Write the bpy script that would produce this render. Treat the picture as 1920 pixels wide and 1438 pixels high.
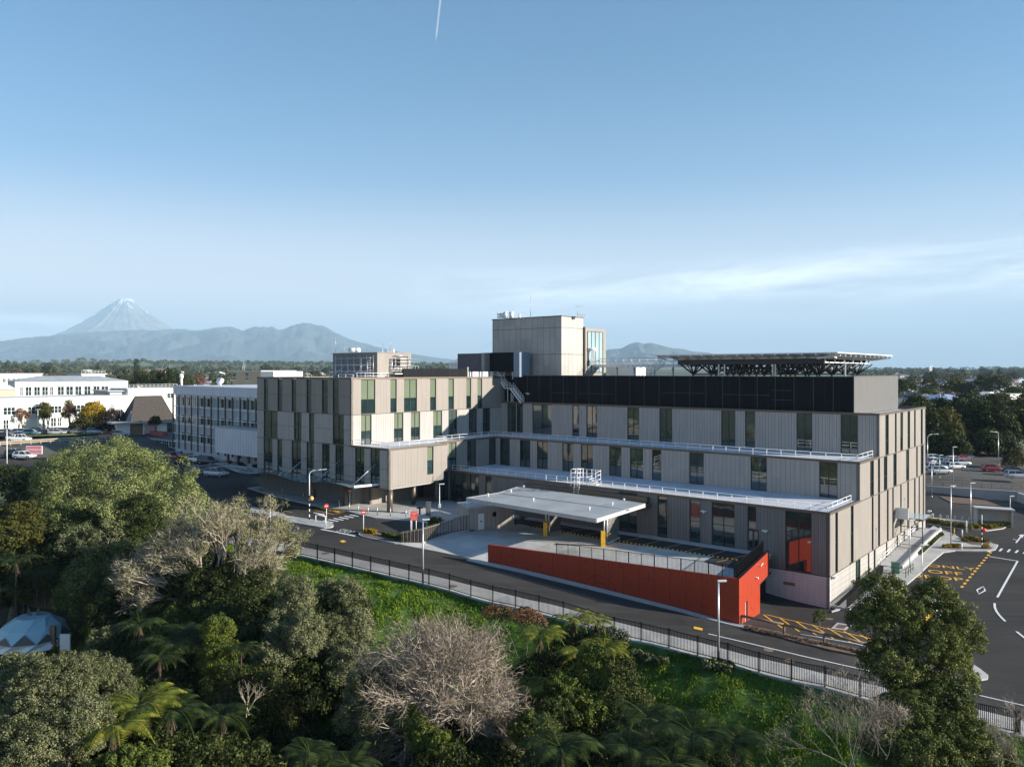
import bpy, bmesh, math, random
import numpy as np
from mathutils import Vector
random.seed(7); RNG = np.random.default_rng(11)
for o in list(bpy.data.objects): bpy.data.objects.remove(o)
SC = bpy.context.scene; COL = SC.collection
PI = math.pi
# ---------------------------------------------------------------- camera
CZ = 20.5; F = 1460.0; HV = 697.0
cam = bpy.data.cameras.new('camera'); cam.lens = F/1920*36; cam.sensor_width = 36
cam.shift_y = -(719-HV)/1920; cam.clip_start = 0.5; cam.clip_end = 90000
co = bpy.data.objects.new('camera', cam); co.location = (0, 0, CZ); co.rotation_euler = (PI/2, 0, 0)
COL.objects.link(co); SC.camera = co
SC.render.resolution_x = 1024; SC.render.resolution_y = 766
SC.view_settings.view_transform = 'Standard'; SC.view_settings.look = 'None'
SC.view_settings.exposure = 1.60; SC.view_settings.gamma = 1
# ---------------------------------------------------------------- sun and sky
SUN = Vector((3.12, -0.62, 1.0)).normalized()
SEL = math.asin(SUN.z); SAZ = math.atan2(SUN.x, SUN.y)
sl = bpy.data.lights.new('sun', 'SUN'); sl.energy = 5.0; sl.angle = math.radians(0.5); sl.color = (1.0, 0.925, 0.82)
so = bpy.data.objects.new('sun', sl); so.rotation_euler = SUN.to_track_quat('Z', 'Y').to_euler(); so.location = (60, -20, 60)
COL.objects.link(so)
W = bpy.data.worlds.new('World'); SC.world = W; W.use_nodes = True
nt = W.node_tree; nt.nodes.clear()
def wn(t, **k):
    n = nt.nodes.new(t)
    for a, b in k.items(): setattr(n, a, b)
    return n
def wm(op, a, b=None, c=None, clamp=False):
    n = wn('ShaderNodeMath', operation=op); n.use_clamp = clamp
    for i, x in enumerate((a, b, c)):
        if x is None: continue
        if isinstance(x, (int, float)): n.inputs[i].default_value = x
        else: nt.links.new(x, n.inputs[i])
    return n.outputs[0]
sky = wn('ShaderNodeTexSky', sky_type='NISHITA'); sky.sun_disc = False
sky.sun_elevation = SEL; sky.sun_rotation = SAZ; sky.altitude = 50; sky.air_density = 1.0; sky.dust_density = 0.6; sky.ozone_density = 1.6
tc = wn('ShaderNodeTexCoord'); sp = wn('ShaderNodeSeparateXYZ'); nt.links.new(tc.outputs['Generated'], sp.inputs[0])
X_, Y_, Z_ = sp.outputs
hyp = wm('SQRT', wm('ADD', wm('MULTIPLY', X_, X_), wm('MULTIPLY', Y_, Y_)))
el = wm('DIVIDE', Z_, hyp)                 # tan of elevation
azn = wm('ARCTAN2', X_, Y_)                # azimuth
def smooth(x, lo, hi):
    n = wn('ShaderNodeMapRange', interpolation_type='SMOOTHSTEP'); nt.links.new(x, n.inputs[0])
    n.inputs[1].default_value = lo; n.inputs[2].default_value = hi; return n.outputs[0]
def cnoise(sx, sz, off, detail=7, rough=0.62, dist=0.4, tilt=0.0):
    c = wn('ShaderNodeCombineXYZ')
    nt.links.new(wm('MULTIPLY', azn, sx), c.inputs[0])
    nt.links.new(wm('MULTIPLY', wm('SUBTRACT', el, wm('MULTIPLY', azn, tilt)), sz), c.inputs[1]); c.inputs[2].default_value = off
    n = wn('ShaderNodeTexNoise'); n.inputs['Scale'].default_value = 1; n.inputs['Detail'].default_value = detail
    n.inputs['Roughness'].default_value = rough; n.inputs['Distortion'].default_value = dist
    nt.links.new(c.outputs[0], n.inputs['Vector']); return n.outputs[0]
# high wispy streaks over the right-hand horizon
n1 = wm('MULTIPLY', smooth(cnoise(4.5, 24, 3.1, tilt=0.05, dist=1.0, rough=.68), 0.34, 0.70), smooth(cnoise(2.0, 9, 7.7, tilt=0.05, detail=3), 0.36, 0.62))
eb = wm('SUBTRACT', el, wm('MULTIPLY', azn, 0.035))
band = wm('MULTIPLY', smooth(eb, 0.04, 0.085), wm('SUBTRACT', 1.0, smooth(eb, 0.095, 0.145)))
c1 = wm('MULTIPLY', wm('MULTIPLY', n1, band), smooth(azn, -0.24, 0.05))
# veil close to the horizon
c2 = wm('MULTIPLY', smooth(cnoise(2.2, 40, 9.3), 0.35, 0.75), wm('SUBTRACT', 1.0, smooth(el, 0.02, 0.16)))
# small grey cumulus just above the hills
n3 = smooth(cnoise(22, 95, 5.7, rough=0.55, dist=0.1), 0.52, 0.66)
b3 = wm('MULTIPLY', smooth(el, 0.024, 0.034), wm('SUBTRACT', 1.0, smooth(el, 0.048, 0.058)))
g3 = wm('MULTIPLY', smooth(azn, -0.19, -0.15), wm('SUBTRACT', 1.0, smooth(azn, 0.19, 0.23)))
c3 = wm('MULTIPLY', wm('MULTIPLY', n3, b3), g3)
n4 = smooth(cnoise(9, 60, 2.2, rough=0.55, dist=0.2), 0.22, 0.46)
b4 = wm('MULTIPLY', smooth(el, 0.028, 0.038), wm('SUBTRACT', 1.0, smooth(el, 0.054, 0.068)))
c4 = wm('MULTIPLY', wm('MULTIPLY', n4, b4), wm('SUBTRACT', 1.0, smooth(azn, -0.53, -0.47)))
def mix(fac, a, b):
    n = wn('ShaderNodeMix', data_type='RGBA'); nt.links.new(fac, n.inputs[0])
    for s, x in ((6, a), (7, b)):
        if isinstance(x, tuple): n.inputs[s].default_value = x
        else: nt.links.new(x, n.inputs[s])
    return n.outputs[2]
tint = wn('ShaderNodeMix', data_type='RGBA', blend_type='MULTIPLY'); tint.inputs[0].default_value = 1; nt.links.new(sky.outputs[0], tint.inputs[6]); tint.inputs[7].default_value = (.28, .72, 1.0, 1)
hv = wm('POWER', wm('SUBTRACT', 1.0, smooth(el, -0.05, 0.48)), 1.5)
col = mix(wm('MULTIPLY', hv, 0.62), tint.outputs[2], (4.3, 4.6, 5.8, 1))
hw = wm('SUBTRACT', 1.0, smooth(el, 0.0, 0.26)); hw = wm('MULTIPLY', hw, wm('SUBTRACT', 0.85, wm('MULTIPLY', azn, 0.35)))
col = mix(hw, col, (9.9, 8.0, 7.0, 1))
col = mix(wm('MULTIPLY', c2, 0.4), col, (10.5, 11.2, 12, 1))
col = mix(wm('MULTIPLY', c1, 1.0), col, (13.5, 13.6, 13.7, 1))
col = mix(wm('MULTIPLY', c3, 0.7), col, (4.6, 5.6, 7.0, 1))
col = mix(wm('MULTIPLY', c4, 0.95), col, (20, 20, 20, 1))
# contrail high up
dx = wm('ABSOLUTE', wm('SUBTRACT', wm('SUBTRACT', azn, wm('MULTIPLY', wm('SUBTRACT', el, 0.42), 0.11)), -0.0978))
tr = wm('MULTIPLY', wm('SUBTRACT', 1.0, smooth(dx, 0.0005, 0.0016)), smooth(el, 0.418, 0.435))
col = mix(wm('MULTIPLY', tr, 0.45), col, (7, 7, 7, 1))
zc = wn('ShaderNodeCombineXYZ')
for i_, k_ in enumerate((0.62, 0.28, -0.10)): nt.links.new(wm('SUBTRACT', 1.0, wm('MULTIPLY', smooth(el, 0.50, 1.3), k_)), zc.inputs[i_])
zm = wn('ShaderNodeMix', data_type='RGBA', blend_type='MULTIPLY'); zm.inputs[0].default_value = 1; nt.links.new(col, zm.inputs[6]); nt.links.new(zc.outputs[0], zm.inputs[7]); col = zm.outputs[2]
bg = wn('ShaderNodeBackground'); nt.links.new(col, bg.inputs[0]); bg.inputs[1].default_value = 0.05
wo = wn('ShaderNodeOutputWorld'); nt.links.new(bg.outputs[0], wo.inputs[0])
# ---------------------------------------------------------------- projection helpers (pixel of the photo -> point in the place)
CA, SA = math.cos(math.atan2(0.6404, 0.768)), math.sin(math.atan2(0.6404, 0.768))
def AB(a, b, z=0.0): return (CA*a+SA*b, -SA*a+CA*b, z)
def toAB(x, y): return (CA*x-SA*y, SA*x+CA*y)
def ray(u): return (u-960)/F
def PZ(u, v, z):
    D = F*(CZ-z)/(v-HV); return (ray(u)*D, D, z)
def PD(u, v, D): return (ray(u)*D, D, CZ-(v-HV)*D/F)
def a_at(u, b):
    r = ray(u); # CA*a+SA*b = r*(-SA*a+CA*b)
    return b*(r*CA-SA)/(CA+r*SA)
def b_at(u, a):
    r = ray(u); return a*(-r*SA-CA)/(SA-r*CA)
# ---------------------------------------------------------------- terrain height
CP = [(-2.7,87.3,-.9), (21.4,73.4,-3.4),
      (-11,97,-.1), (-42,128,1.5), (-17,108,1.0), (-5.5,100.6,.1), (-20,114,1.0), (-55,142,1.2), (-65,170,.9), (-80,182,1.0), (-60,185,1.0),
      (-35,104,1.0), (-127,188,5), (-102,157,4), (-140,210,5.2), (-85,205,4.2), (-30,180,2), (0,170,0), (40,160,-2),
      (27,82,-4.8), (34,83,-4.8), (38,76,-4.7), (25,73.5,-3.9), (32,69,-4.4), (60,103.5,-3.4), (48,93,-3.9), (60,75,-4.5), (50,60,-4.8),
      (70,103,-3.2), (75,120,-3), (88,143,-3), (112,143,-3), (90,158,-1.2), (112,170,-1), (90,205,0), (130,205,1), (59,116,-2.8), (15,82,-2.6),
      (100,90,-4), (90,60,-5)]
ZF = [(-70,.5),(-60,.55),(-45,.6),(-26,.35),(-9,-.75),(3,-1.85),(17,-3.2),(35,-4.6),(55,-5.2),(75,-5.6)]
for x in np.arange(-66, 74, 6.0):
    zf = float(np.interp(x, [p[0] for p in ZF], [p[1] for p in ZF])); y = 72.9-.555*x
    for d in (0, -3, -9): 
        if not (d == -9 and x > 30): CP.append((x-.485*d, y-.874*d, zf))
for x, zf in ((-60,.6), (-45,.8), (-26,.5), (-9,-.75), (3,-1.9), (17,-3.25), (35,-4.6), (55,-5.2), (75,-5.6)):
    y = 72.9-.555*x
    for d, dz in (((6,-1.1), (14,-4.4), (28,-10.5), (45,-13)) if x < 0 else ((2.5,-.9), (7,-5.2), (13,-10.5), (28,-15), (45,-16))): CP.append((x-.485*d, y-.874*d, zf*max(0,1-d/(30 if x < 0 else 90))+dz-(1 if x < -20 and d > 10 else 0)))
CP += [(0,0,-14), (30,0,-14), (-40,20,-14), (-50,82,-8), (-62,95,-5), (-85,120,2), (-95,100,0), (-100,60,-6), (80,20,-10)]
CP = np.array(CP)
def _ker(P, Q): return np.sqrt(((P[:, None, :]-Q[None, :, :])**2).sum(2)+4.0)
_A = _ker(CP[:, :2], CP[:, :2])+0.0*np.eye(len(CP))
_n = len(CP); _M = np.zeros((_n+1, _n+1)); _M[:_n, :_n] = _A; _M[:_n, _n] = 1; _M[_n, :_n] = 1
_w = np.linalg.solve(_M, np.append(CP[:, 2], 0))
def vnoise(x, y, seed=0):
    xi = np.floor(x).astype(np.int64); yi = np.floor(y).astype(np.int64); fx = x-xi; fy = y-yi
    fx = fx*fx*(3-2*fx); fy = fy*fy*(3-2*fy)
    def h(i, j):
        n = (i*374761393+j*668265263+seed*144665) & 0x7fffffff; n = ((n ^ (n >> 13))*1274126177) & 0x7fffffff
        return ((n ^ (n >> 16)) & 0xffff)/65535.0
    return (h(xi, yi)*(1-fx)+h(xi+1, yi)*fx)*(1-fy)+(h(xi, yi+1)*(1-fx)+h(xi+1, yi+1)*fx)*fy
def fbm(x, y, o=4, seed=0):
    s = 0; a = 1; t = 0
    for i in range(o): s = s+a*vnoise(x*2**i, y*2**i, seed+i); t += a; a *= .5
    return s/t
def farh(x, y):
    r = np.sqrt(x*x+y*y); az = np.arctan2(x, y)
    base = 2+(fbm(x/420., y/420., 4, 5)-.5)*18*np.clip(r/900., .3, 1.0)
    lf = 1-np.clip((az-.02)/.35, 0, 1); lf = np.where((az < -1.5) | (az > 2), .3, lf)
    rise = np.clip((r-700)/3000., 0, 1)*((16+34*lf)+16*(fbm(x/900., y/900., 3, 9)-.4)*2)*(1-.6*np.clip((r-5200)/4000, 0, 1))
    for u, v, D, s in ((152, 670, 2700, 60), (240, 675, 2500, 90), (285, 679, 2400, 120), (560, 680, 3000, 260), (1850, 690, 3600, 420)):
        kx = (u-960)/F*D; rise = rise+((HV-v)/F*D+CZ-(44 if u < 900 else 24))*np.exp(-((x-kx)**2+((y-D)*.8)**2)/(2*s*s))
    return base+rise-4
def H(x, y):
    x = np.atleast_1d(np.asarray(x, float)); y = np.atleast_1d(np.asarray(y, float)); sh = x.shape
    P = np.stack([x.ravel(), y.ravel()], 1); out = np.empty(len(P))
    for i in range(0, len(P), 20000):
        out[i:i+20000] = _ker(P[i:i+20000], CP[:, :2]) @ _w[:_n]+_w[_n]
    out = np.clip(out, -22, 7).reshape(sh)
    d = np.sqrt((x-0)**2+(y-90)**2); t = np.clip((d-140)/130., 0, 1); t = t*t*(3-2*t)
    return out*(1-t)+farh(x, y)*t
def g(x, y): return float(H(x, y)[0])
def G(u, v, dz=0.0):
    z = 0.0
    for i in range(40):
        D = F*(CZ-z)/(v-HV); x = ray(u)*D; z = .5*z+.5*(g(x, D)+dz)
    return (x, D, z)
# ---------------------------------------------------------------- mesh builder
class MB:
    def __init__(s): s.v = []; s.f = []; s.uv = []; s.m = []; s.sm = []
    def face(s, pts, uv=None, m=0, smooth=False):
        n = len(s.v); s.v += [tuple(p) for p in pts]; s.f.append(tuple(range(n, n+len(pts))))
        if uv is None:
            e = Vector(pts[1])-Vector(pts[0]); L = e.length
            uv = []
            p0 = Vector(pts[0]); ex = e.normalized() if L > 1e-9 else Vector((1, 0, 0))
            nn = ex.cross(Vector(pts[-1])-p0); ey = nn.cross(ex).normalized() if nn.length > 1e-12 else Vector((0, 0, 1))
            for p in pts: d = Vector(p)-p0; uv.append((d.dot(ex), d.dot(ey)))
        s.uv += uv; s.m.append(m); s.sm.append(smooth)
    def box(s, x0, x1, y0, y1, z0, z1, T=None, m=0, mt=None):
        T = T or (lambda x, y, z: (x, y, z)); mt = m if mt is None else mt
        P = lambda x, y, z: T(x, y, z)
        s.face([P(x0,y0,z0), P(x1,y0,z0), P(x1,y0,z1), P(x0,y0,z1)], [(x0,z0),(x1,z0),(x1,z1),(x0,z1)], m)
        s.face([P(x1,y1,z0), P(x0,y1,z0), P(x0,y1,z1), P(x1,y1,z1)], [(x1,z0),(x0,z0),(x0,z1),(x1,z1)], m)
        s.face([P(x1,y0,z0), P(x1,y1,z0), P(x1,y1,z1), P(x1,y0,z1)], [(y0,z0),(y1,z0),(y1,z1),(y0,z1)], m)
        s.face([P(x0,y1,z0), P(x0,y0,z0), P(x0,y0,z1), P(x0,y1,z1)], [(y1,z0),(y0,z0),(y0,z1),(y1,z1)], m)
        s.face([P(x0,y0,z1), P(x1,y0,z1), P(x1,y1,z1), P(x0,y1,z1)], [(x0,y0),(x1,y0),(x1,y1),(x0,y1)], mt)
        s.face([P(x0,y1,z0), P(x1,y1,z0), P(x1,y0,z0), P(x0,y0,z0)], [(x0,y1),(x1,y1),(x1,y0),(x0,y0)], m)
    def tube(s, p, q, r, r2=None, n=6, m=0, cap=True, smooth=True):
        p = Vector(p); q = Vector(q); r2 = r if r2 is None else r2; d = q-p
        if d.length < 1e-6: return
        d.normalize(); a = d.orthogonal().normalized(); b = d.cross(a)
        k = len(s.v)
        for c, rr in ((p, r), (q, r2)):
            for i in range(n):
                t = 2*PI*i/n; s.v.append(tuple(c+(a*math.cos(t)+b*math.sin(t))*rr))
        for i in range(n):
            j = (i+1) % n; s.f.append((k+i, k+j, k+n+j, k+n+i)); s.uv += [(0,0),(1,0),(1,1),(0,1)]; s.m.append(m); s.sm.append(smooth)
        if cap:
            s.f.append(tuple(k+n-1-i for i in range(n))); s.uv += [(0,0)]*n; s.m.append(m); s.sm.append(False)
            s.f.append(tuple(k+n+i for i in range(n))); s.uv += [(0,0)]*n; s.m.append(m); s.sm.append(False)
    def path(s, pts, r, n=6, m=0):
        for p, q in zip(pts[:-1], pts[1:]): s.tube(p, q, r, n=n, m=m)
    def bar(s, p, q, w, h, m=0):
        p = Vector(p); q = Vector(q); d = (q-p).normalized(); up = Vector((0, 0, 1))
        if abs(d.z) > .99: up = Vector((0, 1, 0))
        a = d.cross(up).normalized()*w/2; b = a.cross(d).normalized()*h/2
        A = [p-a-b, p+a-b, p+a+b, p-a+b]; B = [q-a-b, q+a-b, q+a+b, q-a+b]
        for i in range(4): j = (i+1) % 4; s.face([A[i], A[j], B[j], B[i]], None, m)
        s.face(A[::-1], None, m); s.face(B, None, m)
    def loft(s, rings, m=0, cap=True, smooth=True):
        n = len(rings[0]); k = len(s.v)
        for r in rings: s.v += [tuple(p) for p in r]
        for a in range(len(rings)-1):
            for i in range(n):
                j = (i+1) % n; s.f.append((k+a*n+i, k+a*n+j, k+(a+1)*n+j, k+(a+1)*n+i)); s.uv += [(i, a), (i+1, a), (i+1, a+1), (i, a+1)]; s.m.append(m); s.sm.append(smooth)
        if cap:
            s.f.append(tuple(k+n-1-i for i in range(n))); s.uv += [(0,0)]*n; s.m.append(m); s.sm.append(False)
            e = k+(len(rings)-1)*n; s.f.append(tuple(e+i for i in range(n))); s.uv += [(0,0)]*n; s.m.append(m); s.sm.append(False)
    def add(s, o, T=None):
        k = len(s.v); s.v += [T(*p) if T else p for p in o.v]; s.f += [tuple(i+k for i in f) for f in o.f]; s.uv += o.uv; s.m += o.m; s.sm += o.sm
ROOT = {}
def tag(o, label=None, cat=None, group=None, kind=None):
    if label: o['label'] = label
    if cat: o['category'] = cat
    if group: o['group'] = group
    if kind: o['kind'] = kind
    return o
def thing(name, label, cat, loc=(0, 0, 0), group=None):
    o = bpy.data.objects.new(name, None); o.empty_display_size = .5; COL.objects.link(o); o.location = loc
    ROOT[o] = Vector(loc); return tag(o, label, cat, group)
def build(name, mb, mats, parent=None, loc=None, label=None, cat=None, group=None, kind=None):
    if parent is not None: L = ROOT[parent]
    else: L = Vector(loc) if loc is not None else Vector((0, 0, 0))
    me = bpy.data.meshes.new(name)
    me.from_pydata([(p[0]-L.x, p[1]-L.y, p[2]-L.z) for p in mb.v], [], mb.f)
    if not isinstance(mats, (list, tuple)): mats = [mats]
    for m in mats: me.materials.append(m)
    uvl = me.uv_layers.new(name='UVMap')
    uvl.data.foreach_set('uv', np.array(mb.uv, dtype=np.float32).ravel())
    me.polygons.foreach_set('material_index', np.array(mb.m, dtype=np.int32))
    me.polygons.foreach_set('use_smooth', np.array(mb.sm, dtype=bool)); me.update()
    o = bpy.data.objects.new(name, me); COL.objects.link(o)
    if parent is not None: o.parent = parent; ROOT[o] = L
    else: o.location = L; ROOT[o] = L
    return tag(o, label, cat, group, kind)
def copy_tree(o, loc=None, rz=None, sc=None, label=None, group=None, parent=None):
    c = o.copy(); COL.objects.link(c)
    if parent is not None: c.parent = parent
    if loc is not None: c.location = loc
    if rz is not None: c.rotation_euler = (0, 0, rz)
    if sc is not None: c.scale = sc if isinstance(sc, tuple) else (sc, sc, sc)
    if label: c['label'] = label
    if group: c['group'] = group
    for ch in list(o.children): copy_tree(ch, parent=c)
    return c
# ---------------------------------------------------------------- materials
def mat(name, col=(.5, .5, .5), rough=.6, metal=0.0, spec=.5, noise=0.0, nscale=1.0, bump=0.0, bscale=20.0, col2=None, emit=None, ior=None, coat=0.0):
    m = bpy.data.materials.new(name); m.use_nodes = True; t = m.node_tree; p = t.nodes['Principled BSDF']
    p.inputs['Base Color'].default_value = (*col, 1); p.inputs['Roughness'].default_value = rough; p.inputs['Metallic'].default_value = metal
    p.inputs['Specular IOR Level'].default_value = spec
    if ior: p.inputs['IOR'].default_value = ior
    if coat: p.inputs['Coat Weight'].default_value = coat
    if noise or col2:
        tc = t.nodes.new('ShaderNodeTexCoord'); n = t.nodes.new('ShaderNodeTexNoise'); n.inputs['Scale'].default_value = nscale; n.inputs['Detail'].default_value = 6; n.inputs['Roughness'].default_value = .6
        t.links.new(tc.outputs['Object'], n.inputs['Vector'])
        r = t.nodes.new('ShaderNodeValToRGB'); c2 = col2 or tuple(max(0, c*(1-noise)) for c in col)
        c1 = col if col2 else tuple(c*(1+noise) for c in col)
        r.color_ramp.elements[0].position = .32; r.color_ramp.elements[1].position = .68
        r.color_ramp.elements[0].color = (*c2, 1); r.color_ramp.elements[1].color = (*c1, 1)
        t.links.new(n.outputs[0], r.inputs[0]); t.links.new(r.outputs[0], p.inputs['Base Color'])
    if bump:
        tc = t.nodes.new('ShaderNodeTexCoord'); n = t.nodes.new('ShaderNodeTexNoise'); n.inputs['Scale'].default_value = bscale; n.inputs['Detail'].default_value = 4
        t.links.new(tc.outputs['Object'], n.inputs['Vector']); b = t.nodes.new('ShaderNodeBump'); b.inputs['Strength'].default_value = bump; b.inputs['Distance'].default_value = .1
        t.links.new(n.outputs[0], b.inputs['Height']); t.links.new(b.outputs[0], p.inputs['Normal'])
    if emit: p.inputs['Emission Color'].default_value = (*emit, 1); p.inputs['Emission Strength'].default_value = 1
    return m
class NT:
    def __init__(s, m): s.t = m.node_tree; s.p = s.t.nodes.get('Principled BSDF')
    def n(s, ty, ins=None, **k):
        x = s.t.nodes.new(ty)
        for a, b in k.items(): setattr(x, a, b)
        for i, v in (ins or {}).items():
            if isinstance(v, bpy.types.NodeSocket): s.t.links.new(v, x.inputs[i])
            else: x.inputs[i].default_value = v
        return x
    def m(s, op, a, b=0.0, c=0.0, clamp=False):
        x = s.n('ShaderNodeMath', {0: a, 1: b, 2: c}, operation=op); x.use_clamp = clamp; return x.outputs[0]
    def mixc(s, f, a, b, bt='MIX'):
        x = s.n('ShaderNodeMix', {0: f}, data_type='RGBA', blend_type=bt)
        for i, v in ((6, a), (7, b)):
            if isinstance(v, bpy.types.NodeSocket): s.t.links.new(v, x.inputs[i])
            else: x.inputs[i].default_value = (*v, 1)
        return x.outputs[2]
    def l(s, a, b): s.t.links.new(a, b)
def clad(name, c1, c2, pitch=.6, joint=.035, rough=.55, rib=4.0, ribamp=.5, metal=0.0, hz=None):
    """vertical panels of slightly different tone with dark joints and fine ribs; u = metres along the wall, v = height"""
    m = mat(name, c1, rough, metal); N = NT(m)
    uv = N.n('ShaderNodeUVMap').outputs[0]; s = N.n('ShaderNodeSeparateXYZ', {0: uv}).outputs
    q = N.m('DIVIDE', s[0], pitch); fl = N.m('FLOOR', q); fr = N.m('FRACT', q)
    lv = N.m('FLOOR', N.m('DIVIDE', s[1], 2.4))
    wn_ = N.n('ShaderNodeTexWhiteNoise', {0: N.n('ShaderNodeCombineXYZ', {0: fl, 1: lv}).outputs[0]}, noise_dimensions='2D').outputs[0]
    tone = N.mixc(wn_, c2, c1)
    jm = N.m('LESS_THAN', fr, joint/pitch*1.2)
    rf = N.m('FRACT', N.m('MULTIPLY', q, rib)); rr = N.m('PINGPONG', rf, .5)
    rdark = N.m('MULTIPLY', N.m('LESS_THAN', rf, .3), ribamp)
    tone2 = N.mixc(rdark, tone, tuple(c*.55 for c in c1))
    if hz:
        hm = N.m('LESS_THAN', N.m('FRACT', N.m('DIVIDE', s[1], hz)), .05); jm = N.m('MAXIMUM', jm, hm)
    fin = N.mixc(N.m('MULTIPLY', jm, .75), tone2, (.03, .03, .03))
    nz = N.n('ShaderNodeTexNoise', {'Scale': .5, 'Detail': 5.0}); tcd = N.n('ShaderNodeTexCoord'); N.l(tcd.outputs['Object'], nz.inputs['Vector'])
    st_ = N.n('ShaderNodeTexNoise', {'Vector': N.n('ShaderNodeMapping', {'Vector': uv, 'Scale': (2.2, .16, 1)}).outputs[0], 'Scale': 1.0, 'Detail': 5.0}); fin = N.mixc(.7, fin, N.n('ShaderNodeMapRange', {0: st_.outputs[0], 1: .3, 2: .7, 3: .90, 4: 1.06}).outputs[0], 'MULTIPLY')
    fin = N.mixc(.35, fin, N.n('ShaderNodeMapRange', {0: nz.outputs[0], 3: .88, 4: 1.1}).outputs[0], 'MULTIPLY')
    N.l(fin, N.p.inputs['Base Color'])
    bp = N.n('ShaderNodeBump', {'Strength': .6, 'Distance': .05}); N.l(rr, bp.inputs['Height']); N.l(bp.outputs[0], N.p.inputs['Normal'])
    return m
M = {}
M['clad'] = clad('warm_grey_cladding', (.40, .365, .33), (.36, .33, .30), ribamp=.28)
M['clad_rib'] = clad('ribbed_cladding', (.43, .395, .36), (.38, .35, .32), pitch=.45, rib=2, ribamp=.55)
M['clad_flat'] = clad('flat_cladding', (.275, .235, .20), (.25, .215, .185), pitch=1.2, joint=.02, rib=4, ribamp=.12)
M['clad_dark'] = clad('dark_ribbed_cladding', (.20, .19, .18), (.165, .158, .15), pitch=.4, rib=2, ribamp=.6)
M['clad_side'] = clad('side_cladding', (.27, .238, .205), (.252, .223, .193), pitch=1.2, joint=.02, rib=4, ribamp=.06)
M['clad_tower'] = clad('tower_cladding', (.42, .395, .36), (.35, .33, .30), pitch=1.3, joint=.04, rib=3, ribamp=.1)
M['louvre'] = clad('black_louvre', (.010, .011, .014), (.007, .008, .011), pitch=1.9, joint=.05, rib=8, ribamp=.3, rough=.6, hz=.3); M['louvre'].node_tree.nodes['Principled BSDF'].inputs['Specular IOR Level'].default_value = .1
M['louvre_grey'] = clad('grey_louvre', (.13, .123, .116), (.115, .109, .104), pitch=.5, joint=.04, rib=1, ribamp=.1, hz=.35)
M['block'] = clad('pale_blockwork', (.62, .57, .55), (.58, .53, .515), pitch=.8, joint=.012, rib=1, ribamp=0, hz=.3)
M['block_sun'] = clad('pale_rendered_block', (.40, .375, .34), (.385, .36, .33), pitch=.8, joint=.01, rib=1, ribamp=0, hz=.6)
M['white_rib'] = clad('white_ribbed_sheet', (.62, .65, .68), (.58, .61, .64), pitch=1.0, joint=.05, rib=3, ribamp=.12)
M['trim'] = mat('dark_trim', (.09, .085, .08), .5)
M['bronze'] = mat('bronze_metal', (.13, .105, .08), .45, .4)
M['frame'] = mat('window_frame_metal', (.03, .03, .032), .4, .2)
M['roof'] = mat('pale_roof_membrane', (.52, .53, .55), .7, noise=.12, nscale=.25)
M['roofd'] = mat('grey_roof_sheet', (.36, .38, .38), .55, noise=.12, nscale=.3)
M['white'] = mat('white_painted_metal', (.78, .78, .76), .4)
M['whitew'] = mat('white_painted_wall', (.72, .70, .66), .75, noise=.05, nscale=.3)
M['galv'] = mat('galvanised_steel', (.50, .52, .53), .4, .6, noise=.1, nscale=3)
M['black'] = mat('black_painted_steel', (.010, .010, .011), .6, spec=.1)
M['steel_dark'] = mat('dark_steel', (.05, .05, .052), .5, .3)
M['yellow'] = mat('safety_yellow', (.80, .45, .02), .5, noise=.08, nscale=4)
M['concrete'] = mat('pale_concrete', (.50, .485, .455), .85, noise=.10, nscale=.6, bump=.1)
M['kerb'] = mat('kerb_concrete', (.44, .43, .41), .85, noise=.08, nscale=1)
M['timber'] = mat('brown_timber', (.20, .13, .075), .8, noise=.25, nscale=3)
M['bark'] = mat('grey_brown_bark', (.17, .145, .115), .9, noise=.35, nscale=3)
M['barkpale'] = mat('pale_bark', (.42, .35, .27), .9, noise=.3, nscale=2)
M['tyre'] = mat('tyre_rubber', (.02, .02, .02), .8)
M['rim'] = mat('alloy_rim', (.45, .45, .46), .3, .8)
M['tan'] = mat('tan_render', (.42, .34, .24), .8, noise=.05)
M['steelblue'] = mat('light_blue_panel', (.17, .22, .28), .4)
M['mulch'] = mat('mulch_bed', (.13, .085, .055), .95, noise=.4, nscale=6, bump=.5, bscale=30)
M['redpaint'] = mat('red_paint', (.62, .045, .03), .45)
M['pipe'] = mat('rust_red_pipe', (.35, .08, .06), .5)
def glassmat(name, col, rough=.04, ior=1.75, noise=.5, metal=0.0):
    m = mat(name, col, rough, metal, ior=ior, noise=noise, nscale=.35)
    N = NT(m); nz = N.n('ShaderNodeTexNoise', {'Scale': .6, 'Detail': 1.0}); tcd = N.n('ShaderNodeTexCoord'); N.l(tcd.outputs['Object'], nz.inputs['Vector'])
    bp = N.n('ShaderNodeBump', {'Strength': .05, 'Distance': .15}); N.l(nz.outputs[0], bp.inputs['Height']); N.l(bp.outputs[0], N.p.inputs['Normal'])
    return m
M['glass'] = glassmat('dark_reflective_glass', (.014, .032, .030), ior=2.3)
M['blind_dim'] = glassmat('dim_blind_behind_glass', (.05, .072, .062), ior=2.1)
M['glassg'] = glassmat('green_tinted_glass', (.03, .065, .055), ior=1.9)
M['blind'] = mat('green_glass_over_blind', (.150, .178, .120), .12, ior=1.5, noise=.06, nscale=.4)
M['glassl'] = glassmat('pale_glass', (.30, .40, .42), ior=1.7, noise=.1)
M['carglass'] = mat('car_glass', (.02, .025, .03), .05, ior=1.6)
M['canglass'] = mat('canopy_glass', (.12, .19, .19), .08, ior=1.7, noise=.1)
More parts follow.
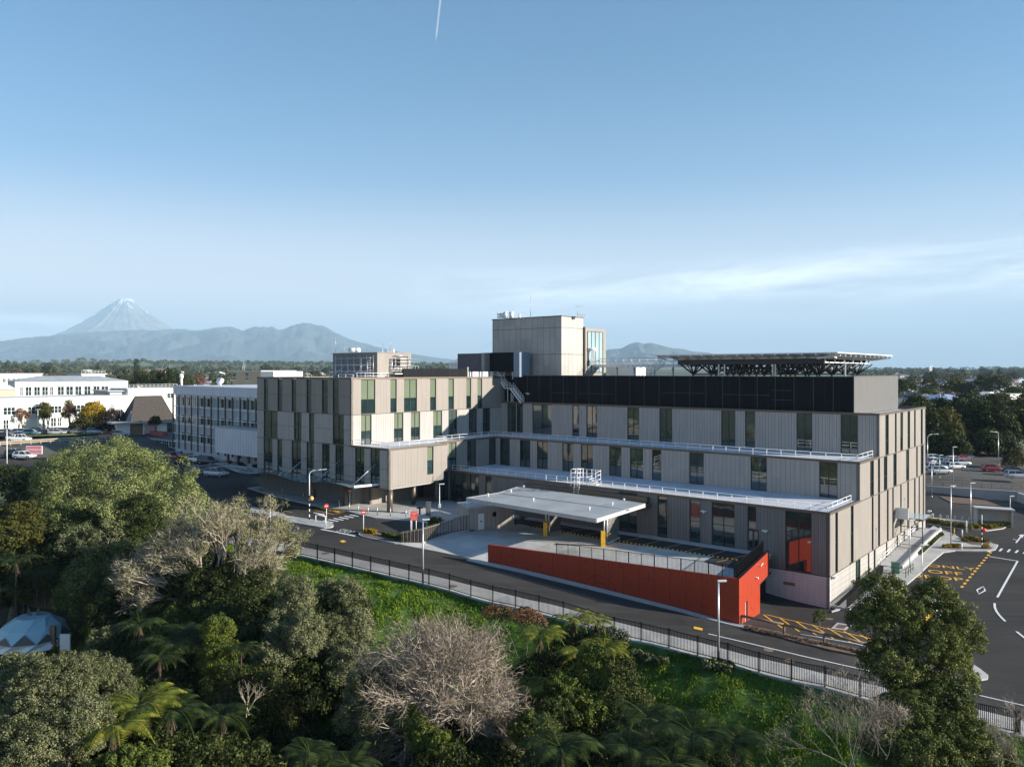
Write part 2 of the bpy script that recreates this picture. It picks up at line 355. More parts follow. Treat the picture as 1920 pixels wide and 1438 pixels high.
# asphalt
def asphalt(name, c):
    m = mat(name, c, .85, spec=.12); N = NT(m); tcd = N.n('ShaderNodeTexCoord').outputs['Object']
    a = N.n('ShaderNodeTexNoise', {'Vector': tcd, 'Scale': .13, 'Detail': 5.0}).outputs[0]
    mp = N.n('ShaderNodeMapping', {'Vector': tcd, 'Rotation': (0, 0, math.radians(29)), 'Scale': (.12, 1.6, 1)}).outputs[0]
    b = N.n('ShaderNodeTexNoise', {'Vector': mp, 'Scale': 1.0, 'Detail': 3.0}).outputs[0]
    d = N.n('ShaderNodeTexNoise', {'Vector': tcd, 'Scale': 14.0, 'Detail': 3.0}).outputs[0]
    k = N.m('ADD', N.m('MULTIPLY', a, .5), N.m('ADD', N.m('MULTIPLY', b, .35), N.m('MULTIPLY', d, .35)))
    pv_ = N.n('ShaderNodeTexVoronoi', {'Vector': N.n('ShaderNodeMapping', {'Vector': tcd, 'Rotation': (0, 0, math.radians(30)), 'Scale': (.06, .16, 1)}).outputs[0], 'Scale': 1.0}, distance='CHEBYCHEV').outputs['Color']; k = N.m('ADD', k, N.m('MULTIPLY', N.m('SUBTRACT', N.n('ShaderNodeSeparateColor', {0: pv_}).outputs[0], .5), .14))
    r = N.n('ShaderNodeMapRange', {0: k, 1: .35, 2: .85, 3: .6, 4: 1.5}).outputs[0]
    N.l(N.mixc(1.0, c, r, 'MULTIPLY'), N.p.inputs['Base Color'])
    bp = N.n('ShaderNodeBump', {'Strength': .25, 'Distance': .02}); N.l(d, bp.inputs['Height']); N.l(bp.outputs[0], N.p.inputs['Normal']); return m
M['asphalt'] = asphalt('asphalt', (.046, .0435, .040)); M['asphalt_old'] = asphalt('worn_asphalt', (.10, .092, .08)); M['asphalt_new'] = asphalt('new_asphalt', (.045, .046, .050))
def paving(name, c, s=1.5):
    m = mat(name, c, .85); N = NT(m); tcd = N.n('ShaderNodeTexCoord').outputs['Object']
    mp = N.n('ShaderNodeMapping', {'Vector': tcd, 'Rotation': (0, 0, math.radians(39.8))}).outputs[0]
    b = N.n('ShaderNodeTexBrick', {'Vector': mp, 'Scale': 1.0/s, 'Color1': (*c, 1), 'Color2': (*[x*.93 for x in c], 1), 'Mortar': (*[x*.6 for x in c], 1), 'Mortar Size': .012, 'Brick Width': 1.6, 'Row Height': 1.6}, offset=0.0).outputs[0]
    nz = N.n('ShaderNodeTexNoise', {'Vector': tcd, 'Scale': .35, 'Detail': 6.0}).outputs[0]
    r = N.n('ShaderNodeMapRange', {0: nz, 1: .3, 2: .7, 3: .82, 4: 1.12}).outputs[0]
    N.l(N.mixc(1.0, b, r, 'MULTIPLY'), N.p.inputs['Base Color']); return m
M['paving'] = paving('concrete_paving', (.43, .42, .39)); M['slab'] = paving('courtyard_concrete', (.48, .47, .44), 3.5)
def paintm(name, c):
    m = mat(name, c, .6); N = NT(m); tcd = N.n('ShaderNodeTexCoord').outputs['Object']
    nz = N.n('ShaderNodeTexNoise', {'Vector': tcd, 'Scale': 9.0, 'Detail': 5.0, 'Roughness': .7}).outputs[0]
    r = N.n('ShaderNodeMapRange', {0: nz, 1: .30, 2: .42}).outputs[0]
    N.l(N.mixc(r, tuple(.35*x+.03 for x in c), c), N.p.inputs['Base Color']); return m
M['pwhite'] = paintm('white_road_paint', (.74, .74, .72)); M['pyellow'] = paintm('yellow_road_paint', (.78, .42, .03))
# red metal panel with engraved swirling contour lines
def redpanel(name, c):
    m = mat(name, c, .42, .0); N = NT(m); uv = N.n('ShaderNodeUVMap').outputs[0]; s = N.n('ShaderNodeSeparateXYZ', {0: uv}).outputs
    q = N.m('FRACT', N.m('DIVIDE', s[0], 1.62)); j = N.m('LESS_THAN', q, .028)
    nz = N.n('ShaderNodeTexNoise', {'Vector': uv, 'Scale': .22, 'Detail': 1.0, 'Distortion': .8}).outputs[0]
    ln = N.m('LESS_THAN', N.m('FRACT', N.m('MULTIPLY', nz, 22)), .10)
    vo = N.n('ShaderNodeTexVoronoi', {'Vector': uv, 'Scale': .17}).outputs[0]
    rg = N.m('MULTIPLY', N.m('LESS_THAN', N.m('FRACT', N.m('MULTIPLY', vo, 9)), .14), N.m('LESS_THAN', vo, .42))
    k = N.m('MAXIMUM', j, N.m('MULTIPLY', N.m('MAXIMUM', N.m('MULTIPLY', ln, N.m('GREATER_THAN', vo, .42)), rg), .6))
    N.l(N.mixc(k, c, tuple(x*.25 for x in c)), N.p.inputs['Base Color']); return m
M['red'] = redpanel('engraved_red_panel', (.37, .038, .010))
FK = .64
def foliage(name, c1, c2, c3, rough=.6, trans=.16, vs=.35):
    """c1 deep, c2 mid, c3 tip colour, varied leaf by leaf and by patches"""
    m = mat(name, c2, rough); N = NT(m)
    ge = N.n('ShaderNodeNewGeometry'); rnd = ge.outputs['Random Per Island']
    oi = N.n('ShaderNodeObjectInfo').outputs['Random']
    tcd = N.n('ShaderNodeTexCoord').outputs['Object']
    nz = N.n('ShaderNodeTexNoise', {'Vector': tcd, 'Scale': vs, 'Detail': 3.0}).outputs[0]
    k = N.m('ADD', N.m('MULTIPLY', rnd, .55), N.m('MULTIPLY', nz, .75)); k = N.m('ADD', k, N.m('MULTIPLY', oi, .2))
    c1, c2, c3 = [tuple(x*FK for x in c) for c in (c1, c2, c3)]; r = N.n('ShaderNodeValToRGB', {0: N.m('SUBTRACT', k, .22)}); e = r.color_ramp.elements
    e[0].position = .12; e[0].color = (*c1, 1); e[1].position = .9; e[1].color = (*c3, 1); x = e.new(.5); x.color = (*c2, 1)
    N.l(r.outputs[0], N.p.inputs['Base Color']); N.p.inputs['Specular IOR Level'].default_value = .12
    tr = N.n('ShaderNodeBsdfTranslucent'); N.l(N.mixc(1.0, r.outputs[0], (1.3, 1.35, .7), 'MULTIPLY'), tr.inputs[0])
    mx = N.n('ShaderNodeMixShader', {0: trans}); N.l(N.p.outputs[0], mx.inputs[1]); N.l(tr.outputs[0], mx.inputs[2])
    N.l(mx.outputs[0], N.t.nodes['Material Output'].inputs[0]); return m
M['f_poh'] = foliage('pohutukawa_leaves', (.04, .062, .016), (.16, .20, .055), (.54, .57, .24))
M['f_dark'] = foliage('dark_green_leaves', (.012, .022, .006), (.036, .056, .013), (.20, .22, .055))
M['f_big'] = foliage('broad_tree_leaves', (.028, .045, .012), (.11, .14, .032), (.42, .43, .13))
M['f_olive'] = foliage('grey_green_leaves', (.045, .06, .02), (.16, .175, .075), (.46, .46, .25))
M['f_yel'] = foliage('yellow_green_leaves', (.05, .075, .012), (.12, .16, .028), (.27, .30, .05))
M['f_gold'] = foliage('golden_leaves', (.20, .13, .01), (.50, .33, .015), (.72, .50, .03))
M['f_rust'] = foliage('rusty_autumn_leaves', (.12, .05, .03), (.28, .13, .07), (.42, .24, .13))
M['f_purple'] = foliage('dark_plum_leaves', (.03, .018, .02), (.07, .045, .04), (.13, .10, .06))
M['f_fern'] = foliage('tree_fern_fronds', (.08, .12, .012), (.20, .24, .03), (.46, .38, .06), vs=.9)  # yellower copy of the fronds, sunlight put into the colour
M['f_ferndark'] = foliage('shaded_fern_fronds', (.018, .036, .008), (.045, .07, .016), (.11, .14, .03), vs=.9)  # darker copy of the same fronds, gully shade put into the colour
M['f_kan'] = foliage('kanuka_leaves', (.12, .135, .045), (.30, .31, .13), (.55, .53, .27))
M['f_conif'] = foliage('conifer_needles', (.035, .045, .012), (.09, .095, .02), (.20, .18, .035))
M['f_far'] = foliage('hazed_far_leaves', (.035, .045, .022), (.08, .10, .042), (.20, .20, .10), trans=.15)  # leaf tones lightened, distance haze put into the colour
M['f_fart'] = foliage('far_tan_twigs', (.10, .07, .05), (.20, .15, .105), (.32, .25, .18), trans=.1)
M['twig'] = foliage('pale_bare_twigs', (.18, .145, .105), (.34, .27, .20), (.50, .41, .31), trans=.0)
M['twigk'] = foliage('grey_brown_twigs', (.28, .22, .155), (.54, .44, .33), (.78, .67, .51), trans=.0)
M['grassb'] = foliage('grass_blades', (.03, .07, .006), (.15, .28, .018), (.42, .54, .06), vs=.5)
# ================================================================= ground and paved surfaces
def clipgrid(poly, res):
    bm = bmesh.new(); vs = [bm.verts.new((p[0], p[1], 0)) for p in poly]; bm.faces.new(vs)
    xs = [p[0] for p in poly]; ys = [p[1] for p in poly]
    for ax, lo, hi in ((0, min(xs), max(xs)), (1, min(ys), max(ys))):
        k = math.ceil(lo/res)*res
        while k < hi:
            c = (k, 0, 0) if ax == 0 else (0, k, 0); n = (1, 0, 0) if ax == 0 else (0, 1, 0)
            bmesh.ops.bisect_plane(bm, geom=bm.verts[:]+bm.edges[:]+bm.faces[:], plane_co=c, plane_no=n, dist=1e-5)
            k += res
    bmesh.ops.triangulate(bm, faces=[f for f in bm.faces if len(f.verts) > 4])
    return bm
def drape(name, poly, m, dz=0.0, thick=0.0, res=2.0, hf=None, mside=None, **kw):
    """a sheet laid over the terrain, dz above it; thick gives it real kerb sides"""
    poly = [(p[0], p[1]) for p in poly]
    ar = sum(poly[i][0]*poly[(i+1) % len(poly)][1]-poly[(i+1) % len(poly)][0]*poly[i][1] for i in range(len(poly)))
    if ar < 0: poly = poly[::-1]
    bm = clipgrid(poly, res); bm.verts.ensure_lookup_table(); bm.verts.index_update()
    P = np.array([v.co[:2] for v in bm.verts]); z = (hf or H)(P[:, 0], P[:, 1])+dz
    mb = MB(); mb.v = [(P[i, 0], P[i, 1], float(z[i])) for i in range(len(P))]
    for f in bm.faces:
        ids = [v.index for v in f.verts]
        if f.normal.z < 0: ids = ids[::-1]
        mb.f.append(tuple(ids)); mb.uv += [tuple(P[i]) for i in ids]; mb.m.append(0); mb.sm.append(False)
    if thick:
        for e in bm.edges:
            if len(e.link_faces) == 1:
                f = e.link_faces[0]; a, b = e.verts[0].index, e.verts[1].index
                ids = [v.index for v in f.verts]; 
                if f.normal.z < 0: ids = ids[::-1]
                if ids[(ids.index(a)+1) % len(ids)] != b: a, b = b, a
                A = mb.v[a]; B = mb.v[b]
                mb.face([(A[0], A[1], A[2]-thick), (B[0], B[1], B[2]-thick), B, A], None, 1 if mside else 0)
    bm.free()
    kw.setdefault('kind', 'structure')
    return build(name, mb, [m, mside] if mside else [m], **kw)
def offset_line(pts, d):
    out = []
    for i, p in enumerate(pts):
        a = Vector(pts[max(0, i-1)][:2]); b = Vector(pts[min(len(pts)-1, i+1)][:2]); t = (b-a).normalized(); out.append((p[0]-t.y*d, p[1]+t.x*d))
    return out
def strip(name, pts, w, m, dz, **kw):
    A = offset_line(pts, w/2); B = offset_line(pts, -w/2); return drape(name, A+B[::-1], m, dz, **kw)
def chaikin(pts, n=2):
    for _ in range(n):
        q = [pts[0]]
        for a, b in zip(pts[:-1], pts[1:]): q += [tuple(a[i]*.75+b[i]*.25 for i in range(2)), tuple(a[i]*.25+b[i]*.75 for i in range(2))]
        pts = q+[pts[-1]]
    return pts
# --- one sheet to the horizon
def polar_ground():
    nr, na = 300, 540
    r = 3*np.exp(np.linspace(0, math.log(42000/3), nr)); a = np.linspace(0, 2*PI, na, endpoint=False)
    R_, A_ = np.meshgrid(r, a, indexing='ij'); x = R_*np.sin(A_); y = R_*np.cos(A_)+10
    z = H(x, y); d = np.sqrt(x*x+(y-90)**2); z = z-np.where(d < 230, .38, 0)
    v = np.stack([x.ravel(), y.ravel(), z.ravel()], 1)
    me = bpy.data.meshes.new('ground'); i, j = np.meshgrid(np.arange(nr-1), np.arange(na), indexing='ij'); j2 = (j+1) % na
    q = np.stack([i*na+j, i*na+j2, (i+1)*na+j2, (i+1)*na+j], -1).reshape(-1, 4)[:, ::-1]
    me.vertices.add(len(v)); me.vertices.foreach_set('co', v.ravel()); me.loops.add(q.size); me.polygons.add(len(q))
    me.loops.foreach_set('vertex_index', q.ravel().astype(np.int32)); me.polygons.foreach_set('loop_start', np.arange(0, q.size, 4, dtype=np.int32)); me.polygons.foreach_set('loop_total', np.full(len(q), 4, dtype=np.int32))
    me.polygons.foreach_set('use_smooth', np.ones(len(q), bool)); me.update(calc_edges=True)
    m = mat('countryside', (.1, .1, .05), .95); N = NT(m); tcd = N.n('ShaderNodeTexCoord').outputs['Object']
    ps = N.n('ShaderNodeSeparateXYZ', {0: tcd}).outputs
    dist = N.m('SQRT', N.m('ADD', N.m('MULTIPLY', ps[0], ps[0]), N.m('MULTIPLY', ps[1], ps[1])))
    n1 = N.n('ShaderNodeTexNoise', {'Vector': tcd, 'Scale': .0035, 'Detail': 6.0, 'Roughness': .65}).outputs[0]
    n2 = N.n('ShaderNodeTexNoise', {'Vector': tcd, 'Scale': .03, 'Detail': 5.0, 'Roughness': .7}).outputs[0]
    vo = N.n('ShaderNodeTexVoronoi', {'Vector': tcd, 'Scale': .004}).outputs['Color']
    field = N.mixc(N.n('ShaderNodeSeparateColor', {0: vo}).outputs[0], (.07, .13, .035), (.16, .20, .06))
    wood = N.mixc(n2, (.022, .034, .016), (.085, .085, .045))
    far = N.mixc(N.n('ShaderNodeMapRange', {0: N.m('ADD', n1, N.m('MULTIPLY', n2, .25)), 1: .60, 2: .68}).outputs[0], wood, field)
    near = N.mixc(N.n('ShaderNodeMapRange', {0: n2, 1: .4, 2: .62}).outputs[0], (.045, .075, .018), (.12, .10, .06))
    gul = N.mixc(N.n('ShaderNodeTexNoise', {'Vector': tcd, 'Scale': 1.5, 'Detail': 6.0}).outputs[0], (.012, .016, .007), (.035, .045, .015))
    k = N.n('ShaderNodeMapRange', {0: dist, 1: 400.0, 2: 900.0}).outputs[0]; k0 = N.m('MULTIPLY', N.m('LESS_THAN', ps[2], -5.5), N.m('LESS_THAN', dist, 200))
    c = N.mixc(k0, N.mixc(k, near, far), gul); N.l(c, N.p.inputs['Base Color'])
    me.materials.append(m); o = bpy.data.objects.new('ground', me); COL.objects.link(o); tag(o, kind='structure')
polar_ground()
FL = lambda x: (x, 72.9-.555*x)
def fence_pt(x, off=0.0): y = 72.9-.555*x; return (x+.485*off, y+.874*off)
# asphalt everywhere traffic goes
drape('road', [FL(-62), FL(-40), FL(-20), FL(0), FL(20), FL(40), FL(62), (100, 40), (135, 60), (135, 141), (58, 147), (60, 124), (30, 104), (0, 97), (-20, 112), (-45, 134), (-50, 150), (-42, 188), (-100, 200), (-108, 150), (-80, 125)], M['asphalt'], 0.0, res=2)
# footpath along the fence with kerb
fp = [fence_pt(x, -.15) for x in np.arange(-36, 70, 2.0)]; fq = [fence_pt(x, 2.5) for x in np.arange(-36, 70, 2.0)]
drape('footpath', fp+fq[::-1], M['paving'], .13, .35, res=2, mside=M['kerb'])
fr_ = [fence_pt(x, 2.5) for x in np.arange(-36, 70, 2.0)]; fs_ = [fence_pt(x, 2.68) for x in np.arange(-36, 70, 2.0)]
drape('kerb', fr_+fs_[::-1], M['kerb'], .125, .3, res=2)
# red wall line (lower street side)
RW0 = (-2.7, 87.3); RW1 = (21.4, 73.4); RW2 = (27.6, 84.2)
def rw(t, off=0.0):   # along the wall, off toward the street
    dx, dy = RW1[0]-RW0[0], RW1[1]-RW0[1]; L = math.hypot(dx, dy); return (RW0[0]+dx*t/L+dy/L*off, RW0[1]+dy*t/L-dx/L*off)
RWL = math.hypot(RW1[0]-RW0[0], RW1[1]-RW0[1])
def rwz(t): return g(*rw(t))
kb = [rw(t, .05) for t in np.arange(-2.2, RWL+13, 2)]; kc = [rw(t, 1.0 if t < RWL else 1.0) for t in np.arange(-2.2, RWL+13, 2)]
drape('kerb', kb+kc[::-1], M['kerb'], .12, .3, res=2)
# plaza in front of the left wing
pl = [(466, 915.5), (500, 926), (540, 937), (605, 951.6), (650, 958), (680, 966), (705, 971.5), (746, 974.5), (783, 977), (800, 981)]
pe = [G(u, v)[:2] for u, v in pl]
plz = pe+[(-11, 97.5), (-5.4, 100.8), (-2, 104), (2, 112), (-6, 128), AB(-100, 90)[:2], AB(-113.5, 84)[:2], AB(-114.5, 71)[:2]]
drape('plaza', plz, M['paving'], .13, .35, res=2, mside=M['kerb'])
ke = offset_line(pe, -.18); drape('kerb', pe+ke[::-1], M['kerb'], .128, .3, res=2)
# traffic island with rounded nose
isl = [(470, 950), (540, 968.4), (585, 975), (619, 980.5), (625, 984), (625.5, 987), (620, 990), (608, 991), (575, 985), (540, 978.3), (470, 962)]
drape('traffic_island', [G(u, v)[:2] for u, v in isl], M['paving'], .13, .35, res=1.5, mside=M['kerb'])
# planted bed by the fin fence
bed = [(672, 1001), (677, 998.5), (690, 997.5), (720, 1004), (750, 1012), (752, 1020), (740, 1019.5), (705, 1012.5), (680, 1006.5), (673, 1003.5)]
bw = [G(u, v)[:2] for u, v in bed]; drape('kerb', bw, M['kerb'], .13, .3, res=1.5)
cx = sum(p[0] for p in bw)/len(bw); cy = sum(p[1] for p in bw)/len(bw)
drape('planting_bed', [(cx+(p[0]-cx)*.86, cy+(p[1]-cy)*.80) for p in bw], M['mulch'], .17, .1, res=1.5)
# courtyard slab (concrete apron falling to the street on the left, level deck on the right)
def hdeck(x, y):
    x = np.asarray(x, float); y = np.asarray(y, float); h0 = np.minimum(H(x, y), 0)
    # distance from the street edge line (-13.5,94)-(-2.7,87.3), and to the right
    nx, ny = .527, .85; d = (x+2.7)*nx+(y-87.3)*ny; d = np.maximum(d, (x+2.7)*.8)
    t = np.clip(d/9., 0, 1); t = t*t*(3-2*t); return h0*(1-t)
APR = [G(750, 1020.5)[:2], G(789, 1020)[:2], G(820, 1010)[:2], G(850, 1000.5)[:2], PZ(882, 994.5, 0)[:2]]
dk = APR+[(-3, 101), AB(-66, 86)[:2], AB(-33.6, 85.8)[:2], (27.2, 84.0), (21.0, 74.1), rw(RWL*.5, -.2), rw(0, -.12)]
drape('courtyard', dk, M['slab'], .03, .25, res=1.5, hf=hdeck)
aph = lambda x, y: np.zeros_like(np.asarray(x, float))
asp = [PZ(915, 975, 0), PZ(955, 978, 0), PZ(1010, 990, 0), PZ(1158, 1017, 0), PZ(1341, 1042, 0), PZ(1318, 1053.5, 0), PZ(1350, 1062, 0), PZ(1386, 1068, 0), PZ(1440, 1042, 0), AB(-34, 84.2), AB(-68, 84.2)]
drape('parking_bay', asp, M['asphalt_new'], .036, res=4, hf=aph)
drape('kerb', [AB(-68, 84.2), AB(-33.5, 84.2), AB(-33.5, 85.5), AB(-68, 85.5)], M['kerb'], .15, .14, res=4, hf=aph)
def paintline(pts, w=.12, m='pwhite', hf=None, dz=.035, res=2):
    strip('road_marking', pts, w, M[m], dz, res=res, hf=hf)
# bay lines in the courtyard + wheel stops
for k in range(12):
    a0 = AB(-63+2.75*k, 84.0); a1 = AB(-64.2+2.75*k, 78.4)
    paintline([a0[:2], a1[:2]], .1, 'pyellow', aph, .055)
for k in range(3): paintline([rw(6+k*7, -2.2-k*.8), rw(10+k*7, -3.8-k*.8)], .1, 'pyellow', lambda x, y: hdeck(x, y), .04)
# ---- road markings by the left wing
gp = lambda L: [G(u, v)[:2] for u, v in L]
paintline(gp([(602, 992.5), (666, 1005.3)]), .32)                     # stop line
paintline(gp([(543, 998), (557.5, 1001.8)]), .14); paintline(gp([(470, 983), (500, 988)]), .14)
for i in range(7):                                                     # zebra
    u0, v0 = 604+i*10.1, 977-i*2.25; du, dv = 19.5-i*.6, 4.3-.1*i
    q = gp([(u0, v0), (u0+2.8, v0-1.15), (u0+2.8+du, v0-1.15+dv*.85), (u0+du, v0+dv*.85)])
    drape('road_marking', q, M['pwhite'], .035, res=2)
yl = [(567, 952), (585, 955.5), (612, 961.5), (625, 964.8), (632, 963.5), (649, 958.8)]
paintline(gp(yl), .13, 'pyellow'); paintline(gp([(500, 953), (540, 959.5), (548, 960.5)]), .13, 'pyellow')
paintline(gp([(478, 941), (530, 947), (567, 952)]), .1, 'pyellow')
for (u, v, w) in ((618, 956, 15), (631, 959, 14), (606, 953.5, 13)):
    drape('road_marking', gp([(u-w/2, v), (u-2, v-2), (u+w/2, v+.3), (u+2, v+2.4)]), M['pyellow'], .035, res=2)
for (u, v) in ((643, 1015.2), (1309, 1179)):                           # yellow hydrant marks
    k = 1 if u < 900 else 1.35
    drape('road_marking', gp([(u-6.5*k, v-.8), (u+1*k, v-2.6), (u+6.5*k, v+.6), (u-1.5*k, v+2.4)] if u < 900 else [(u-8, v-4.5), (u+8.5, v-1), (u+8, v+3.5), (u-8.5, v)]), M['pyellow'], .035, res=2)
# arrow of the drop-off lane
paintline(gp([(588, 961.3), (600, 963.4), (607, 966.3)]), .3); drape('road_marking', gp([(590, 965), (612, 969.5), (607, 963.2)]), M['pwhite'], .036, res=2)
# centre line of the lower street
ctr = [G(u, v)[:2] for u, v in ((1328, 1188.5), (1400, 1205), (1500, 1229), (1630, 1258))]; paintline(ctr, .14)
ctr2 = [G(u, v)[:2] for u, v in ((1815, 1299), (1920, 1323), (2100, 1362))]; paintline(ctr2, .14)
# hatched yellow bays behind the timber rail
paintline(gp([(1436, 1152), (1492, 1165), (1560, 1181), (1640, 1199)]), .17, 'pyellow')
for k in range(7):
    u, v = 1424+k*30, 1157-1.5+k*6.2; paintline(gp([(u+8, v-3), (u+43+k*2, v+22+k*.5)]), .17, 'pyellow')
# timber rail planting strip
tb = [(1392, 1172), (1430, 1178), (1500, 1196), (1560, 1208), (1640, 1226), (1700, 1240), (1700, 1249), (1640, 1237), (1560, 1221), (1480, 1201), (1400, 1181)]
drape('planting_bed', gp(tb), M['mulch'], .14, .3, res=2)
kk = gp([(1386, 1171), (1480, 1198), (1560, 1218), (1640, 1235), (1760, 1262), (1820, 1278)]); drape('kerb', kk+offset_line(kk, -.45)[::-1], M['kerb'], .125, .3, res=2)
k3 = gp([(1500, 1190), (1600, 1207), (1700, 1228)]); drape('kerb', k3+offset_line(k3, -.3)[::-1], M['kerb'], .13, .3, res=2)
# pit lid in the yard
pt = gp([(1558, 1178), (1570, 1167), (1597, 1172), (1585, 1181.5)]); drape('kerb', pt, M['kerb'], .02, .1, res=4)
pc = (sum(p[0] for p in pt)/4, sum(p[1] for p in pt)/4); drape('pit_lid', [(pc[0]+(p[0]-pc[0])*.62, pc[1]+(p[1]-pc[1])*.62) for p in pt], M['mulch'], .03, res=4)
# manhole covers
for (u, v, dz) in ((1441, 1218, .004), (1480, 1239, .004), (1555, 1160, .004), (610, 1039.5, .14), (850, 1101, .14)):
    p = G(u, v); drape('manhole_cover', [(p[0]+.42*math.cos(t), p[1]+.42*math.sin(t)) for t in np.linspace(0, 2*PI, 14)[:-1]], M['timber'], dz+.006, res=5)
# ---- right-hand street: pavement, beds, markings
sw = gp([(1558, 1147), (1640, 1126), (1690, 1103), (1720, 1078), (1745, 1054), (1767, 1036), (1790, 1033), (1850, 1034), (1864, 1031), (1869, 1022)])
far_side = [G(u, v)[:2] for u, v in ((1850, 1017), (1800, 1010), (1790, 1003), (1760, 992))]
drape('footpath', sw+far_side+[AB(-26.4, 131)[:2], AB(-26.6, 86)[:2], AB(-26.6, 84.5)[:2]], M['paving'], .13, .35, res=2, mside=M['kerb'])
ks = offset_line(sw, -.16); drape('kerb', sw+ks[::-1], M['kerb'], .128, .3, res=2)
drape('planting_bed', gp([(1768, 1029), (1790, 1026), (1850, 1028), (1862, 1027), (1858, 1031), (1790, 1031)]), M['mulch'], .16, .1, res=2)
drape('planting_bed', gp([(1806, 1016), (1830, 1007), (1860, 1018), (1850, 1024), (1820, 1022)]), M['mulch'], .16, .1, res=2)
drape('planting_bed', gp([(1716, 1041), (1720, 1037), (1762, 1004.5), (1768, 1005.5), (1728, 1043)]), M['mulch'], .20, .2, res=2, mside=M['kerb'])
bd2 = [(1738, 975), (1800, 985), (1850, 988), (1880, 986), (1893, 978), (1896, 984), (1880, 992), (1850, 996), (1800, 992), (1738, 983)]
drape('planting_bed', gp(bd2), M['mulch'], .14, .2, res=2, mside=M['kerb'])
drape('footpath', gp([(1738, 970), (1835, 981), (1838, 984), (1738, 975)]), M['paving'], .13, .2, res=2)
drape('planting_bed', [(79, 144), (118, 137), (112, 131), (78, 138)], M['mulch'], .12, .2, res=3)
yd = gp([(1858, 1035), (1800, 1105)])
for k in range(13):
    t0, t1 = k/13, (k+.5)/13; a, b = [tuple(yd[0][i]*(1-t)+yd[1][i]*t for i in range(2)) for t in (t0, t1)]; paintline([a, b], .3, 'pyellow')
paintline(gp([(1855, 1043.5), (1908, 1052)]), .22); paintline(gp([(1908, 1052), (1870, 1120)]), .22)
paintline(chaikin(gp([(1865, 1131), (1865, 1140), (1872, 1152), (1885, 1165)])), .22); paintline(gp([(1906, 1184), (1930, 1203)]), .22)
for i in range(5):
    u = 1872+i*15; drape('road_marking', gp([(u, 1033+i*1.6), (u+5, 1028+i*1.6), (u+9, 1029+i*1.6), (u+4, 1034+i*1.6)]), M['pwhite'], .035, res=2)
dm = gp([(1832, 1106), (1844, 1099.5), (1847, 1107.5), (1835, 1114)]); paintline(dm+[dm[0]], .2)
paintline(gp([(1905, 1018), (1915, 1005)]), .2); drape('road_marking', gp([(1910, 1003), (1920, 1002), (1917, 1009)]), M['pwhite'], .036, res=2); paintline(gp([(1908, 1013), (1899, 1011)]), .2)
# splitter island at the junction
drape('traffic_island', gp([(1826, 1248), (1838, 1256), (1853, 1268), (1852, 1274), (1840, 1276), (1822, 1270)]), M['kerb'], .13, .3, res=2)
# ---- car parks
drape('car_park', [(74, 147.5), (93, 141.2), (118, 141), (140, 190), (125, 215), (84, 208), (62, 165)], M['asphalt_old'], .10, res=4)
drape('car_park', [PZ(-60, 858, 4)[:2], PZ(330, 858, 2.5)[:2], PZ(330, 832, 3)[:2], PZ(240, 812, 4.5)[:2], PZ(-60, 830, 4.5)[:2]], M['asphalt_old'], .22, res=4)
drape('grass_verge', [PZ(-90, 822, 5)[:2], PZ(330, 812, 4)[:2], PZ(330, 800, 4)[:2], PZ(-90, 800, 5)[:2]], mat('mown_grass', (.17, .20, .05), .9, noise=.3, nscale=.2), .30, res=4)
# ---- writing on the road
def text_mb(s, mapper, size=1.0, ext=0.0, align='CENTER'):
    c = bpy.data.curves.new('t', 'FONT'); c.body = s; c.size = size; c.align_x = align; c.align_y = 'CENTER'; c.extrude = ext; c.resolution_u = 3
    o = bpy.data.objects.new('t', c); COL.objects.link(o); dg = bpy.context.evaluated_depsgraph_get(); me = bpy.data.meshes.new_from_object(o.evaluated_get(dg))
    mb = MB(); mb.v = [tuple(mapper(*v.co)) for v in me.vertices]
    for p in me.polygons: mb.f.append(tuple(p.vertices)); mb.uv += [(0, 0)]*len(p.vertices); mb.m.append(0); mb.sm.append(False)
    bpy.data.objects.remove(o); bpy.data.meshes.remove(me); bpy.data.curves.remove(c); return mb
def roadtext(s, u, v, ang, w, h, m):
    p = G(u, v); ca, sa = math.cos(ang), math.sin(ang)
    def T(x, y, z): X = p[0]+ca*x*w-sa*y*h; Y = p[1]+sa*x*w+ca*y*h; return (X, Y, g(X, Y)+.04)
    build('road_marking', text_mb(s, T), M[m], kind='structure')
roadtext('STOP', 648, 996.5, math.radians(-30), 1.0, 1.7, 'pwhite')
roadtext('DROP', 1754, 1083, math.radians(-20)+PI/2*0, 2.2, 1.9, 'pyellow'); roadtext('OFF', 1772, 1074, math.radians(-20), 2.2, 1.9, 'pyellow'); roadtext('ONLY', 1783, 1064, math.radians(-20), 2.0, 1.6, 'pyellow')
roadtext('TAXI', 627, 957.6, math.radians(-35), 1.3, 1.6, 'pyellow')
